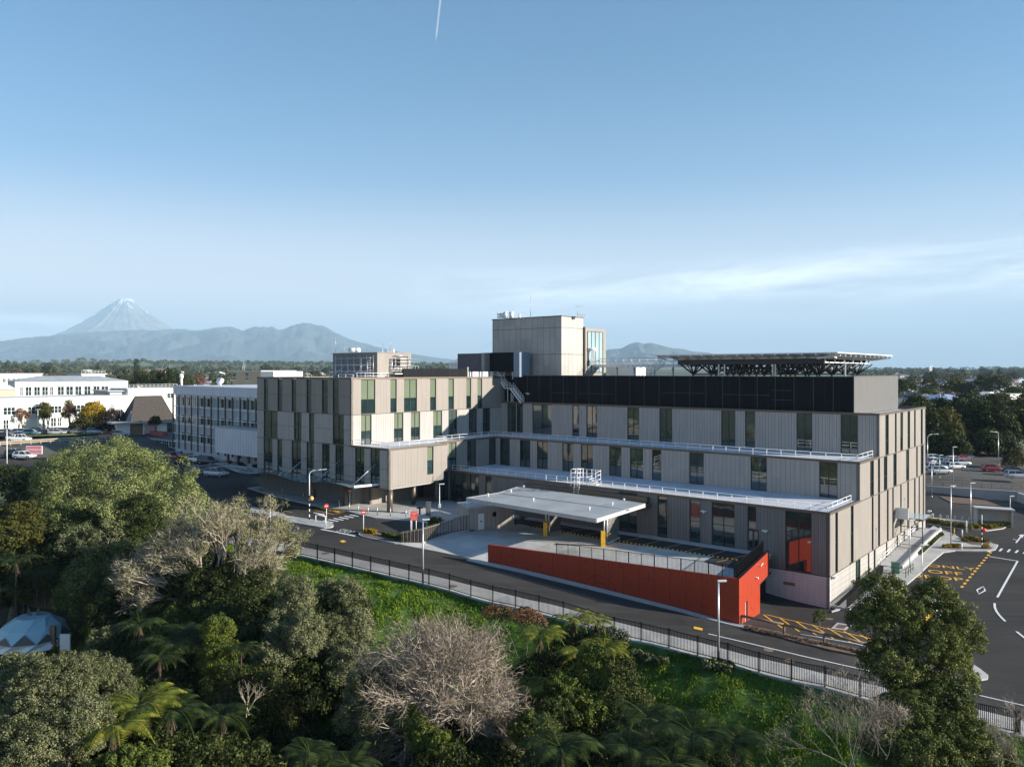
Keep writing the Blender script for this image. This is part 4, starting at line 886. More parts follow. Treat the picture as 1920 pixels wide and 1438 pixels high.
for i in range(nx):
    for j in range(ny):
        x = HA0+5.2+(HA1-HA0-9.2)*i/(nx-1); y = HB0+4+(HB1-HB0-9)*j/(ny-1); q = MB(); q.tube(AB(x, y, Z3), AB(x, y, zb+.1), .16, n=8)
        for dx_, dy_ in ((-2.3, 0), (2.3, 0), (0, 2.4), (0, -2.2), (-1.3, 1.5), (1.3, 1.5), (1.4, -1.3), (-1.4, -1.3), (-.5, .2), (.6, -.2)):
            q.tube(AB(x, y, zb), AB(x+dx_, y+dy_, ztp+.05), .10, n=6)
        build('branching_column', q, M['steel_dark'], hp)
q = MB(); q.box(HA0+5, HA1-4, HB0+3.8, HB0+4.1, 20.0, 20.2, AB); q.box(HA0+5, HA1-4, HB1-6, HB1-5.7, 20.0, 20.2, AB); build('base_beam', q, M['steel_dark'], hp)
for u in (1351, 1362, 1452, 1457, 1587): x = a_at(u, 112); q = MB(); q.box(x-.1, x+.1, 111.3, 111.5, Z3, ztp, AB); build('steel_post', q, M['galv'], hp)
for k in range(6): 
    q = MB(); x = HA0+3+(HA1-HA0-6)*k/5; q.tube(AB(x, HB0+2.3, HZ), AB(x, HB0+2.3, HZ+.25), .1, n=8); build('deck_light', q, M['white'], hp)
# walkway from the tower to the pad
q = MB(); WB0, WB1 = 117.5, 120.2; q.box(-79, HA0+2.6, WB0, WB1, 21.3, 21.75, AB)
for x in (-77, -74, -70.5, -66.5, -63): q.tube(AB(x, WB0+.3, Z3), AB(x, WB0+.3, 21.3), .16, n=8)
wk = build('walkway', q, M['galv'], HO)
railing('railing', [AB(-79, WB0+.1, 21.75), AB(HA0+2.4, WB0+.1, 21.75)], 1.1, 1.6, M['galv'], parent=wk); railing('railing', [AB(-79, WB1-.1, 21.75), AB(HA0+2.4, WB1-.1, 21.75)], 1.1, 1.6, M['galv'], parent=wk)
q = MB()
for i in range(10): x = -72+i*1.0; q.box(x-.25, x+.25, WB0-.05, WB0+.0, 21.2, 21.75, AB)
build('walkway_rib', q, M['white'], wk)
stair('pad_stair', AB(-62.5, 113.2, 21.7), AB(-67.5, 113.2, 18.2), 1.1, 14, M['galv'], side=sd)
q = MB(); c = AB(-78.4, 116.6, 21.8); q.box(c[0]-.5, c[0]+.5, c[1], c[1]+.6, 21.8, 22.6); q.box(c[0]-.25, c[0]+.3, c[1]+.1, c[1]+.5, 22.6, 24.4); q.tube((c[0]-.9, c[1]+.3, 24.5), (c[0]+.8, c[1]+.3, 24.5), .28, n=10); build('foam_monitor', q, M['white'], wk)
q = MB()
for k in range(3): q.box(-79+k*.5, -78.7+k*.5, WB0-.3, WB0, 21.9+.2*k, 22.3, AB)
build('hose_reel', q, M['redpaint'], wk)
# roof plant seen below the walkway
q = MB(); q.box(a_at(1142, 124), a_at(1172, 124), 124, 127, Z3, 20.5+1.0, AB); q.box(a_at(1174, 124), a_at(1195, 124), 123.6, 127, Z3, 21.5, AB); build('rooftop_unit', q, M['white'], HO)
# --- canopy over the sun-side door
q = MB(); bx = b_at(1684, AR); q.box(bx, bx+4.5, -3.0, -.02, .9, 1.0, TR); ec = build('side_canopy', q, M['glassl'], HO)
q = MB(); q.box(bx-.2, bx-.05, -3.0, 0, .75, 1.0, TR); q.box(bx, bx+4.5, -3.05, -2.9, .75, .95, TR); q.tube(TR(bx, -3.0, -3.8), TR(bx, -3.0, .8), .09, n=8)
for z in (-.2, -1.4, -2.6): q.box(bx-.1, bx+.1, -3.0, -.1, z, z+.06, TR)
build('canopy_frame', q, M['bronze'], ec)
q = MB(); q.face([TR(bx-1.2, -1.3, 1.0), TR(bx-1.2, -.1, 1.0), TR(bx-1.0, -.1, 2.4), TR(bx-1.0, -1.3, 2.4)]); q.box(bx-1.5, bx-1.35, -1.6, -.1, 1.0, 2.5, TR); build('canopy_fin', q, M['white'], ec)
# wall lights
for (x, z, T_) in ((a_at(1321, B1), 3.95, T1), (a_at(1436, B1), 2.6, T1), (b_at(1560, AR), -1.55, TR), (a_at(991, B3+1), Z3+1.6, TA(105.6)), (b_at(1739, AR), -.6, TR)):
    q = MB(); q.box(x-.3, x+.3, -.5, -.05, z, z+.12, T_); q.box(x-.05, x+.05, -.3, 0, z-.2, z, T_); build('wall_light', q, M['white'], HO)
# ================================================================= things around the hospital
T1 = TA(B1)
# --- ambulance canopy
AC = thing('ambulance_canopy', 'broad pale roof canopy over the ambulance bays, on dark blade walls', 'canopy', PZ(1040, 960, 0))
c0 = PZ(874, 932, 4.3)   # left front tip
def cz(x, y): return 0
zc = 4.15
P4 = [PZ(875, 935, zc), PZ(1118, 974.5, zc), PZ(1209, 946, zc+.35), PZ(1150, 937, zc+.35), PZ(970, 914.5, zc+.35), PZ(937, 925, zc+.2)]
q = MB(); up = lambda p, h: (p[0], p[1], p[2]+h)
q.face([up(p, .12) for p in P4]); q.face([up(p, -.3) for p in P4[::-1]]); rfo = build('roof', q, M['roofd'], AC)
q = MB()
for i in range(len(P4)):
    a, b = P4[i], P4[(i+1) % len(P4)]; q.bar(up(a, -.08), up(b, -.08), .16, .46)
build('fascia', q, M['kerb'], AC)
q = MB()
for (u0, v0, u1, v1) in ((937, 925, 1180, 956),): q.bar(up(PZ(u0, v0, zc+.3), .0), up(PZ(u1, v1, zc+.3), .0), .22, .06)
build('roof_gutter', q, M['trim'], AC)
for (u, v) in ((915, 931), (982, 916), (1000, 940), (1105, 957), (1148, 948), (1170, 941), (958, 924)):
    q = MB(); p = PZ(u, v, zc+.25); q.tube(p, up(p, .35), .09, n=8); q.tube(up(p, .35), up(p, .42), .16, n=8); build('roof_vent', q, M['white'], AC)
def blade(u0, v0, u1, v1, t=.35):
    p, s = PZ(u0, v0, .03), PZ(u1, v1, .03); q = MB(); q.bar((p[0], p[1], 1.95), (s[0], s[1], 1.95), t, 3.85); build('blade_wall', q, M['clad_dark'], AC)
    d = Vector((s[0]-p[0], s[1]-p[1], 0)).normalized(); q = MB(); q.bar((p[0]-d.x*.4, p[1]-d.y*.4, .12), (s[0], s[1], .12), t+.5, .2); build('plinth', q, M['kerb'], AC)
blade(1136, 1018, 1157, 1009); blade(1028, 1001, 1049, 995); blade(945, 986, 957, 980, .2)
q = MB()
for (u, v) in ((1132.5, 1020), (1024, 1003.5), (945, 984)):
    p = PZ(u, v, 0); q.tube((p[0], p[1], 0), (p[0], p[1], zc-.2), .11, n=8); q.tube((p[0]+.35, p[1], 0), (p[0]+.35, p[1], zc-.2), .09, n=8)
build('post', q, M['galv'], AC)
q = MB(); x0, x1 = a_at(973, B1-1.2), a_at(1212, B1-1.2)
q.box(x0, x1, -1.3, -.05, 3.6, 4.2, T1); q.box(x0+.6, x1-.2, -.8, -.05, 4.3, 4.9, T1); build('duct_housing', q, M['bronze'], AC)
q = MB()
for (u, v) in ((1132.5, 1020), (1024, 1003.5), (945, 984)):
    p = PZ(u, v, 0)
for i, (u, v, w) in enumerate(((1131, 1024, .5), (1022.5, 1005, .5), (944, 983.5, .4))):
    p = PZ(u, v, .03); q = MB(); r = w/2; q.box(p[0]-r, p[0]+r, p[1]-.1, p[1]+.5, .05, 1.75, None); q.box(p[0]-r-.05, p[0]+r+.05, p[1]-.15, p[1]+.55, .0, .12, None)
    if i < 2: q.bar((p[0]+r, p[1], 1.2), (p[0]+r+.6, p[1]-.1, 1.55), .25, .08)
    build('bollard_guard', q, M['yellow'], loc=p, label=['yellow steel guard around the right-hand canopy post', 'yellow steel guard around the middle canopy post', 'narrow yellow guard by the canopy post nearest the shed'][i], cat='post guard', group='yellow guards on the ambulance canopy posts')
# wheel stops
def stopper(p, ang, w=1.7):
    q = MB(); m = 6
    for k in range(m): q.box(-w/2+w*k/m, -w/2+w*(k+1)/m, -.09, .09, 0, .11, None, m=k % 2)
    for i, v in enumerate(q.v): pass
    return q
ORD = ['first', 'second', 'third', 'fourth', 'fifth', 'sixth', 'seventh', 'eighth', 'ninth', 'tenth', 'eleventh', 'twelfth']+['%dth' % k for k in range(13, 60)]
ws0 = build('wheel_stop', stopper(None, 0), [M['black'], M['yellow']], label='black and yellow striped wheel stop at the left of the bay nearest the canopy shed end', cat='wheel stop', group='wheel stops in the courtyard bays')
wsp = [(-63+2.75*k-1.9, 79.6) for k in range(1, 12)]
for i, (a, b) in enumerate(wsp):
    for s in (-.9, .9):
        o = ws0 if (i == 0 and s < 0) else copy_tree(ws0)
        o['label'] = '%s black and yellow wheel stop in the %s courtyard bay counted from the left' % ('left' if s < 0 else 'right', ORD[i]); o.location = AB(a+s*.95, b+.9, .04); o.rotation_euler = (0, 0, -math.atan2(SA, CA))
# --- white-doored shed
SH = thing('plant_shed', 'small grey-brown flat-roofed shed with a white door by the ambulance apron', 'shed', PZ(880, 994.5, 0))
p0 = PZ(880, 994.5, .02); d1 = Vector((.62, .78, 0)).normalized(); d2 = Vector((-.86, .35, 0)).normalized()
def Tsh(x, y, z): v = Vector(p0)+Vector(AB(1, 0, 0))*0+Vector((CA*1.0*0, 0, 0)); return (p0[0]+x*.93+y*(-.37), p0[1]+x*.37+y*.93, z)
q = MB(); q.box(0, 6.2, 0, 4.6, -.1, 2.75, Tsh); build('wall', q, M['clad'], SH)
q = MB(); q.box(-.15, 6.4, -.15, 4.8, 2.75, 2.92, Tsh); build('roof', q, M['roofd'], SH)
q = MB(); q.box(1.2, 2.0, -.04, 0, .05, 2.1, Tsh); dd = build('door', q, M['white'], SH); q = MB(); q.box(1.5, 1.7, -.055, -.042, 1.0, 1.2, Tsh); build('handle', q, M['steel_dark'], dd)
q = MB(); q.box(3.2, 3.7, -.03, 0, 1.6, 2.2, Tsh); build('vent', q, M['black'], SH)
q = MB(); c = Tsh(1.0, 3.5, 2.92); q.tube(c, up(c, .25), .5, .42, n=14); q.tube(up(c, .25), up(c, .4), .2, n=10); build('roof_vent', q, M['white'], SH)
# --- fin fence
FF = thing('slatted_fence', 'dark bronze fence of upright slats curving up to the shed', 'fence', G(751, 1019))
fpts = [G(751, 1019), G(789.5, 1019.5), G(820, 1009), G(850, 1000), G(879, 995)]
q = MB(); kq = MB(); tot = 0
for i, (a, b) in enumerate(zip(fpts[:-1], fpts[1:])):
    A_, B_ = Vector(a), Vector(b); L = (B_-A_).length; n = int(L/.22); h0, h1 = [(1.45, 1.9), (1.9, 1.85), (1.85, 1.8), (2.0, 2.05)][i]
    nrm = (B_-A_).cross(Vector((0, 0, 1))).normalized()
    for k in range(n):
        c = A_.lerp(B_, (k+.5)/n); h = h0+(h1-h0)*k/n; t = (B_-A_).normalized(); mm = 0 if k % 2 else 1
        q.bar(c+Vector((0, 0, .12)), c+Vector((0, 0, h)), .10, .16, m=mm)
    kq.bar(A_+Vector((0, 0, .06)), B_+Vector((0, 0, .06)), .35, .18)
    q.bar(A_+nrm*.06+Vector((0, 0, h0-.15)), B_+nrm*.06+Vector((0, 0, h1-.15)), .05, .08)
build('slats', q, [mat('bronze_slat', (.20, .165, .12), .5), mat('dark_slat', (.06, .05, .042), .5)], FF); build('kerb_base', kq, M['kerb'], FF)
# --- red wall
RD = thing('red_retaining_wall', 'bright red engraved metal retaining wall holding up the courtyard above the street', 'retaining wall', (RW0[0], RW0[1], -.9))
ztop = lambda t: 1.15-.15*t/RWL
q = MB(); n = 17
for i in range(n):
    t0, t1 = RWL*i/n, RWL*(i+1)/n; z0, z1 = rwz(t0)-.3, rwz(t1)-.3
    A_, B_ = rw(t0), rw(t1); C_, D_ = rw(t1, -.3), rw(t0, -.3)
    q.face([(*A_, z0), (*B_, z1), (*B_, ztop(t1)), (*A_, ztop(t0))], [(t0, z0), (t1, z1), (t1, 1), (t0, 1)])
    q.face([(*C_, z1), (*D_, z0), (*D_, ztop(t0)), (*C_, ztop(t1))])
    q.face([(*A_, ztop(t0)), (*B_, ztop(t1)), (*C_, ztop(t1)), (*D_, ztop(t0))])
q.face([(*rw(0, -.3), -1.2), (*rw(0), -1.2), (*rw(0), 1.15), (*rw(0, -.3), 1.15)])
build('street_panels', q, M['red'], RD)
ex, ey = RW2[0]-RW1[0], RW2[1]-RW1[1]; EL = math.hypot(ex, ey); ex /= EL; ey /= EL
def Te(x, d, z): return (RW1[0]+ex*x-ey*d, RW1[1]+ey*x+ex*d, z)
q = MB(); q.box(0, 2.6, 0, .3, -4.4, 1.0, Te); q.box(2.6, 3.4, 0, .3, -1.9, 1.0, Te)
for a, b, zb_ in ((3.4, 8.9, -5.0), (8.9, EL+1.0, -1.6)): q.box(a, b, 0, .3, zb_, 1.0, Te)
build('end_panels', q, M['red'], RD)
q = MB(); q.box(2.62, 2.80, .02, .08, -4.4, -1.95, Te); q.box(2.8, 3.38, .12, .2, -4.4, -1.95, Te); build('doorway', q, [M['white']], RD)
q = MB(); q.box(2.82, 3.36, .06, .11, -4.3, -2.0, Te); build('door', q, M['black'], RD)
q = MB(); q.box(6.9, 7.2, -.25, 0, -.6, -.45, Te); build('wall_light', q, M['white'], RD)
q = MB(); q.box(8.4, 8.6, -.25, 0, .35, .5, Te); q.box(8.5, 9.2, -.3, -.2, .5, .56, Te); build('wall_light', q, M['white'], RD)
q = MB(); q.box(8.9, EL+2.5, .8, 1.1, -5.4, -1.6, Te); q.box(8.9, EL+2, .02, 3, -1.75, -1.6, Te); build('underpass_dark_backing', q, M['black'], RD)  # black sheets stand in for the shade inside the underpass opening
q = MB()   # balustrade on top
def balu(P, S, h=1.1, z=0):
    P = Vector(P); S = Vector(S); L = (S-P).length; n = max(1, int(L/1.35))
    for i in range(n+1): c = P.lerp(S, i/n); q.bar(c, c+Vector((0, 0, h)), .07, .07)
    m = int(L/.13)
    for i in range(m): c = P.lerp(S, (i+.5)/m); q.bar(c+Vector((0, 0, .08)), c+Vector((0, 0, h-.08)), .024, .024)
    for f in (.08, h-.05): q.bar(P+Vector((0, 0, f)), S+Vector((0, 0, f)), .045, .045)
t0 = RWL*.30
balu((*rw(t0, -.5), .05), (*rw(RWL-.3, -.5), .05), 2.1); qs = q
build('balustrade', q, M['black'], RD); q = MB(); balu(Te(.2, .5, .05), Te(EL+.2, .5, .05), 2.1); q.bar(Te(.1, -.02, 1.05), Te(EL+.5, -.02, 1.05), .1, .1); build('balustrade', q, M['black'], RD)
# --- black picket fence on the grass edge
PF = thing('picket_fence', 'long black steel picket fence between the footpath and the grass bank', 'fence', FL(0)+(g(*FL(0)),))
xs_ = [-25.5+2.15*k for k in range(29)]; xs_ = [x for x in xs_ if x < 34.9]+[34.9]; q = MB(); FH = 1.5
for i, x in enumerate(xs_):
    p = fence_pt(x, .05); z = g(*p); m_ = MB(); m_.box(p[0]-.05, p[0]+.05, p[1]-.05, p[1]+.05, z+.1, z+.15+FH+.1); build('post', m_, M['black'], PF)
    if i:
        o = fence_pt(xs_[i-1], .05); zo = g(*o); A_ = Vector((*o, zo+.15)); B_ = Vector((*p, z+.15))
        for f in (.12, FH-.03): q.bar(A_+Vector((0, 0, f)), B_+Vector((0, 0, f)), .05, .05)
        for k in range(1, 20): c = A_.lerp(B_, k/20); q.bar(c+Vector((0, 0, .05)), c+Vector((0, 0, FH)), .036, .036)
build('pickets', q, M['black'], PF)
# --- street lamps and poles
def pole(name, label, u, v, h, arm, r=.09, m='galv', cat='street lamp', side=1, group=None, dz=.12, box=False, z=None):
    p = G(u, v) if z is None else PZ(u, v, z); L = (p[0], p[1], p[2]); t = thing(name, label, cat, L, group)
    q = MB(); b = Vector(L); q.tube(b, b+Vector((0, 0, h)), r, r*.6, n=10); q.tube(b, b+Vector((0, 0, .25)), r*1.7, r*1.3, n=10)
    top = b+Vector((0, 0, h)); pts = [top]
    if arm:
        for k in range(1, 7): th = k/6*PI/2; pts.append(top+Vector((side*arm*.55*(1-math.cos(th)), 0, arm*.45*math.sin(th))))
        pts.append(pts[-1]+Vector((side*arm*.45, 0, .04)))
        q.path(pts, r*.55, 8)
    build('pole', q, M[m], t)
    q = MB(); e = pts[-1]; q.bar(e-Vector((side*.05, 0, 0)), e+Vector((side*.65, 0, .03)), .26, .11); build('lamp_head', q, M['white'], t)
    if box: q = MB(); q.box(L[0]-.12, L[0]+.18, L[1]-.12, L[1]+.1, L[2]+h*.4, L[2]+h*.5); build('control_box', q, M['white'], t)
    return t
pole('street_lamp', 'tall grey lamp post on the grass edge right of the red sign', 793, 1096, 8.1-1.6, 0, .10)
pole('street_lamp', 'grey lamp post on the bank in front of the red wall', 1347, 1245, 6.75, 0, .11)
# striped crossing beacon lamp
def beacon(u, v, h, label, ballz, arm, ballc, side=1):
    p = Vector(G(u, v)); t = thing('crossing_beacon', label, 'beacon', p); q = MB(); n = 9
    for k in range(n): q.tube(p+Vector((0, 0, .1+k*.36)), p+Vector((0, 0, .1+(k+1)*.36)), .075, n=10, m=k % 2)
    q.tube(p+Vector((0, 0, .1+n*.36)), p+Vector((0, 0, h)), .075, .05, n=10, m=1); pts = [p+Vector((0, 0, h))]
    if arm:
        for k in range(1, 7): th = k/6*PI/2; pts.append(pts[0]+Vector((side*arm*.5*(1-math.cos(th)), 0, arm*.35*math.sin(th))))
        pts.append(pts[-1]+Vector((side*arm*.6, 0, .12))); q.path(pts, .05, 8, m=1); 
        q.bar(pts[-1], pts[-1]+Vector((.5*side, 0, .05)), .2, .1, m=1)
    build('striped_pole', q, [M['black'], M['white']], t)
    q = MB(); c = p+Vector((.28, 0, ballz)); q.loft([[c+Vector((.3*math.sin(a)*math.cos(b), .3*math.sin(a)*math.sin(b), .3*math.cos(a))) for b in np.linspace(0, 2*PI, 13)[:-1]] for a in np.linspace(.1, PI-.1, 8)]); build('beacon_disc', q, ballc, t)
beacon(580, 975.8, 6.1, 'black and white striped lamp post with an orange crossing disc on the island', 2.95, 1.6, mat('amber_disc', (.85, .42, .16), .4))
beacon(1841, 1029, 4.6, 'black and white striped crossing pole with a red disc by the right-hand bed', 2.5, 0, mat('red_disc', (.8, .06, .03), .4))
for i, (u, v, h, lb) in enumerate(((1731, 905, 0, ''),)): pass
pole('street_lamp', 'slim white double-ended lamp post on the plaza by the shed', 824, 981, 5.2, 0, .07, 'white', box=True)
pole('street_lamp', 'tall lamp post on the right pavement beside the planted bed', 1783, 1024, 8.2, 0, .09, 'galv')
pole('street_lamp', 'lamp post behind the bicycle stands', 1820, 991, 6.8, 0, .09, 'galv'); pole('street_lamp', 'lamp post in the right car park above the retaining wall', 1787, 914, 7.5, .0, .08, 'galv', z=-.9)
pole('street_lamp', 'short lamp post in the right car park near the silver wagon', 1762, 896, 4.6, 0, .07, 'galv', z=-.9); pole('street_lamp', 'lamp post half hidden at the building corner', 1747, 932, 6.2, 0, .08, 'galv', z=-2.5)
pole('street_lamp', 'grey curved lamp post beside the red parked car', 1872, 872, 7.0, 1.2, .10, 'galv', side=-1, z=-.7); pole('street_lamp', 'curved lamp post rising behind the building corner', 1739, 875, 6.4, 1.8, .09, 'galv', z=-.6)
pole('street_lamp', 'low pole light by the dark planted bank', 1894, 964, 3.0, 0, .07, 'white')
pole('street_lamp', 'slim pole on the pavement edge by the road bend', 1729, 1112, 5.4, 0, .06, 'galv'); pole('street_lamp', 'grey pole beside the green cabinet at the side door', 1706, 1066, 6.0, 0, .07, 'galv')
# signs
def signpost(u, v, h, label, face=None, w=.62, name='road_sign', cat='road sign', shape='disc', two=False, mface='redpaint', dz=0.1, m='white', z=None):
    p = Vector(G(u, v) if z is None else PZ(u, v, z)); t = thing(name, label, cat, p); q = MB(); q.tube(p, p+Vector((0, 0, h)), .045, n=8)
    if two: q.tube(p+Vector((w*.7, 0, 0)), p+Vector((w*.7, 0, h)), .045, n=8)
    build('post', q, M[m], t); d = Vector((p.x, p.y, 0)).normalized(); s = Vector((d.y, -d.x, 0))
    c = p+Vector((0, 0, h-.25))-d*.08+(s*w*.35 if two else s*0)
    if shape == 'disc':
        q = MB(); q.tube(c, c-d*.03, w/2, n=20, smooth=False); pn = build('sign_face', q, M[mface], t)
        q = MB(); e = c-d*.035; q.face([e-s*w*.33-Vector((0, 0, .06)), e+s*w*.33-Vector((0, 0, .06)), e+s*w*.33+Vector((0, 0, .06)), e-s*w*.33+Vector((0, 0, .06))]); build('sign_bar', q, M['white'], pn)
    return t, c, d, s
signpost(681.5, 1001.5, 3.0, 'round no-entry sign on a white post at the planted bed'); signpost(612, 988.5, 3.0, 'round no-entry sign on a white post at the island nose')
t, c, d, s = signpost(656, 958.5, 3.1, 'tall white sign post with a small red disc by the left wing columns', w=.5)
# red board sign with white writing
p = Vector(G(776, 1005)); t = thing('information_sign', 'red board sign with white writing above the slatted fence', 'sign', p); d = Vector((p.x, p.y, 0)).normalized(); s = Vector((d.y, -d.x, 0))
q = MB(); 
for k in (-.28, .28): q.tube(p+s*k, p+s*k+Vector((0, 0, 2.6)), .05, n=8)
build('post', q, M['white'], t); c = p+Vector((0, 0, 2.55)); q = MB(); W_, H_ = .88, 1.15
for dd_, o_ in ((-.06, 0), (-.03, 1)):
    P = [c+d*dd_-s*W_/2-Vector((0, 0, H_/2)), c+d*dd_+s*W_/2-Vector((0, 0, H_/2)), c+d*dd_+s*W_/2+Vector((0, 0, H_/2)), c+d*dd_-s*W_/2+Vector((0, 0, H_/2))]
    q.face(P if not o_ else P[::-1])
bd_ = build('board', q, mat('sign_red', (.75, .07, .05), .4), t)
for k, (tx, sz) in enumerate((('Emergency', .19), ('vehicles', .17), ('only', .17), ('Authorised', .15), ('access only', .15))):
    def Ts(x, y, z, k=k): v = c-d*.075+s*x+Vector((0, 0, y+.40-k*.2)); return tuple(v)
    build('lettering', text_mb(tx, Ts, sz), M['white'], bd_)
p = Vector(G(770, 1001)); q = MB(); q.tube(p, p+Vector((0, 0, 2.8)), .04, n=6); q.box(p.x-.2, p.x+.15, p.y-.03, p.y, p.z+2.2, p.z+3.1); build('small_sign', q, M['white'], loc=p, label='narrow white sign plate on a pole just left of the red board sign', cat='sign')
p = Vector(G(803, 968)); q = MB(); q.box(p.x-.33, p.x+.33, p.y-.15, p.y+.15, p.z+.0, p.z+1.9); q.box(p.x-.36, p.x+.36, p.y-.18, p.y+.18, p.z+1.9, p.z+1.98); build('information_pillar', q, [M['clad_dark']], loc=p, label='dark rectangular information pillar standing on the pale plaza', cat='pillar')
p = Vector(G(787, 966)); t = thing('litter_bin', 'dark round-topped stand on the plaza left of the information pillar', 'bin', p); q = MB(); q.tube(p, p+Vector((0, 0, 1.0)), .12, n=10); build('stem', q, M['steel_dark'], t); q = MB(); q.tube(p+Vector((0, 0, 1.0)), p+Vector((0, 0, 1.12)), .5, .3, n=14); build('cap', q, M['black'], t)
# plaza bollards and low hoops
bo = None
for i, (u, v) in enumerate(((655, 960.5), (672, 962.8), (690, 966.5), (707.5, 967), (732, 969), (761, 972), (636, 955), (569, 938), (529, 932))):
    p = G(u, v)
    if bo is None: q = MB(); q.tube((0, 0, 0), (0, 0, 1.15), .06, n=10); q.tube((0, 0, 1.15), (0, 0, 1.2), .065, .03, n=10); bo = build('bollard', q, M['galv'], label='thin steel bollard right beside the tall white sign post at the crossing', cat='bollard', group='steel bollards along the plaza kerb'); bo.location = (p[0], p[1], p[2]+.13)
    else: copy_tree(bo, (p[0], p[1], p[2]+.13), label='thin steel plaza bollard, %s' % ['', 'second from the left of the crossing', 'third from the left of the crossing', 'fourth from the left of the crossing', 'fifth from the left of the crossing', 'last but one on the right', 'furthest left near the taxi bay', 'one under the middle of the glass canopy', 'one near the left end of the glass canopy'][i if i < 4 else {4: 4, 5: 5, 6: 6, 7: 7, 8: 8}[i]])
for i, (u, v, lb) in enumerate(((601, 981, 'white hoop rail on the traffic island beside the no-entry post'),)):
    p = Vector(G(592, 979)); s_ = Vector(G(610, 983)); q = MB(); q.path([p, p+Vector((0, 0, 1.0)), s_+Vector((0, 0, 1.0)), s_], .05, 8); build('hoop_rail', q, M['white'], loc=p, label=lb, cat='rail')
p = Vector(G(507, 998)); t = thing('road_sign', 'striped white post at the left end of the footpath', 'post', p); q = MB(); q.tube(p, p+Vector((0, 0, 3.0)), .06, n=8); build('post', q, M['white'], t)
# concrete drain block on the grass
p = Vector(G(665, 1068, -.9)); t = thing('concrete_pit', 'pale concrete drain block with two slots on the grass bank', 'drain pit', p); Tq = lambda x, y, z: (p.x+x*.87+y*.5, p.y-x*.5+y*.87, p.z+z)
q = MB(); q.box(-.85, .85, -.6, .6, -.4, .5, Tq); q.box(-.87, .87, -.62, -.2, .5, .58, Tq); q.box(-.87, .87, .05, .62, .5, .58, Tq); build('block', q, M['kerb'], t); q = MB(); q.box(-.8, .8, -.18, .03, .505, .53, Tq); build('slot', q, M['black'], t)
# timber rail with posts
TRl = thing('timber_rail', 'low brown timber barrier along the street in front of the hatched bays', 'barrier', G(1388, 1172)); pts = [Vector(G(u, v)) for u, v in ((1390, 1173), (1470, 1190), (1545, 1208), (1625, 1227), (1710, 1248))]
q = MB()
for a, b in zip(pts[:-1], pts[1:]): q.tube(a+Vector((0, 0, .95)), b+Vector((0, 0, .95)), .12, n=8)
build('rail', q, M['timber'], TRl)
for a in pts: q = MB(); q.tube(a, a+Vector((0, 0, .95)), .11, n=8); build('post', q, M['timber'], TRl)
# retaining wall of the right car park + mesh fence
w0, w1 = PZ(1700, 927, -3), PZ(1907, 940.5, -3); w2 = (112, 132)
RT = thing('concrete_retaining_wall', 'long grey concrete retaining wall below the right-hand car park', 'retaining wall', w0)
q = MB(); q.face([(w0[0], w0[1], -3.6), (w1[0], w1[1], -3.6), (w1[0], w1[1], -1.15), (w0[0], w0[1], -1.15)]); q.bar((w0[0], w0[1]+.2, -1.2), (w1[0], w1[1]+.2, -1.2), .4, .12); build('wall', q, mat('grey_wall', (.34, .34, .35), .85, noise=.08), RT)
q = MB(); q.bar((w1[0]+.2, w1[1], -2.4), (88.5, 118, -3.0), .5, 2.2); build('side_wall', q, M['kerb'], RT)
q = MB(); A_, B_ = Vector((w0[0], w0[1]+.3, -1.1)), Vector((w1[0]+8, w1[1]-.3, -1.1)); n = 16
for i in range(n+1): c = A_.lerp(B_, i/n); q.tube(c, c+Vector((0, 0, 1.2)), .035, n=5)
for f in (.1, .65, 1.2): q.tube(A_+Vector((0, 0, f)), B_+Vector((0, 0, f)), .02, n=5)
build('mesh_fence', q, M['steel_dark'], loc=A_, label='thin dark post and wire fence on top of the concrete retaining wall', cat='fence')
# bus shelter
sp_ = Vector(G(1848, 985)); t = thing('bus_shelter', 'pale concrete box shelter with an open front beyond the crossing', 'shelter', sp_); Tq = lambda x, y, z: (sp_.x+x*.9+y*.3, sp_.y-x*.42+y*.9, sp_.z+z)
q = MB(); q.box(-1.2, 3.6, 1.6, 1.8, 0, 2.5, Tq); q.box(-1.2, -1.0, 0, 1.6, 0, 2.5, Tq); q.box(3.4, 3.6, 0, 1.6, 0, 2.5, Tq); build('walls', q, M['concrete'], t); q = MB(); q.box(-1.4, 3.8, -.3, 2.0, 2.5, 2.68, Tq); build('roof', q, M['kerb'], t)
q = MB(); q.box(-.6, 3.0, 1.0, 1.5, .4, .47, Tq); build('bench', q, M['timber'], t)
# bicycle hoops
bh = None
for i in range(6):
    p = Vector(G(1747+i*14, 975.5+i*1.3))
    if bh is None:
        q = MB(); q.path([(0, 0, 0), (0, 0, .75), (.1, .1, .85), (.45, .45, .85), (.55, .55, .75), (.55, .55, 0)], .035, 8); bh = build('bicycle_stand', q, M['white'], label='white bicycle hoop nearest the building corner in the row of hoops', cat='bicycle stand', group='bicycle hoops by the right-hand bed'); bh.location = p+Vector((0, 0, .13))
    else: copy_tree(bh, p+Vector((0, 0, .13)), label='white bicycle hoop, %s from the left beside the right-hand planted bed' % ORD[i])
for i, (u, v, lb) in enumerate(((1789, 1003, 'yellow-topped marker post by the hospital crossing'), (1804, 1006, 'white square post right of the yellow marker'), (1812, 999, 'white sign post behind the planted bed'), (1803, 1032, 'short white post on the kerb of the bed'))):
    p = Vector(G(u, v)); q = MB(); q.tube(p, p+Vector((0, 0, 1.0+(.8 if i == 2 else 0))), .09, n=8); build('marker_post', q, M['yellow' if i == 0 else 'white'], loc=p, label=lb, cat='post')
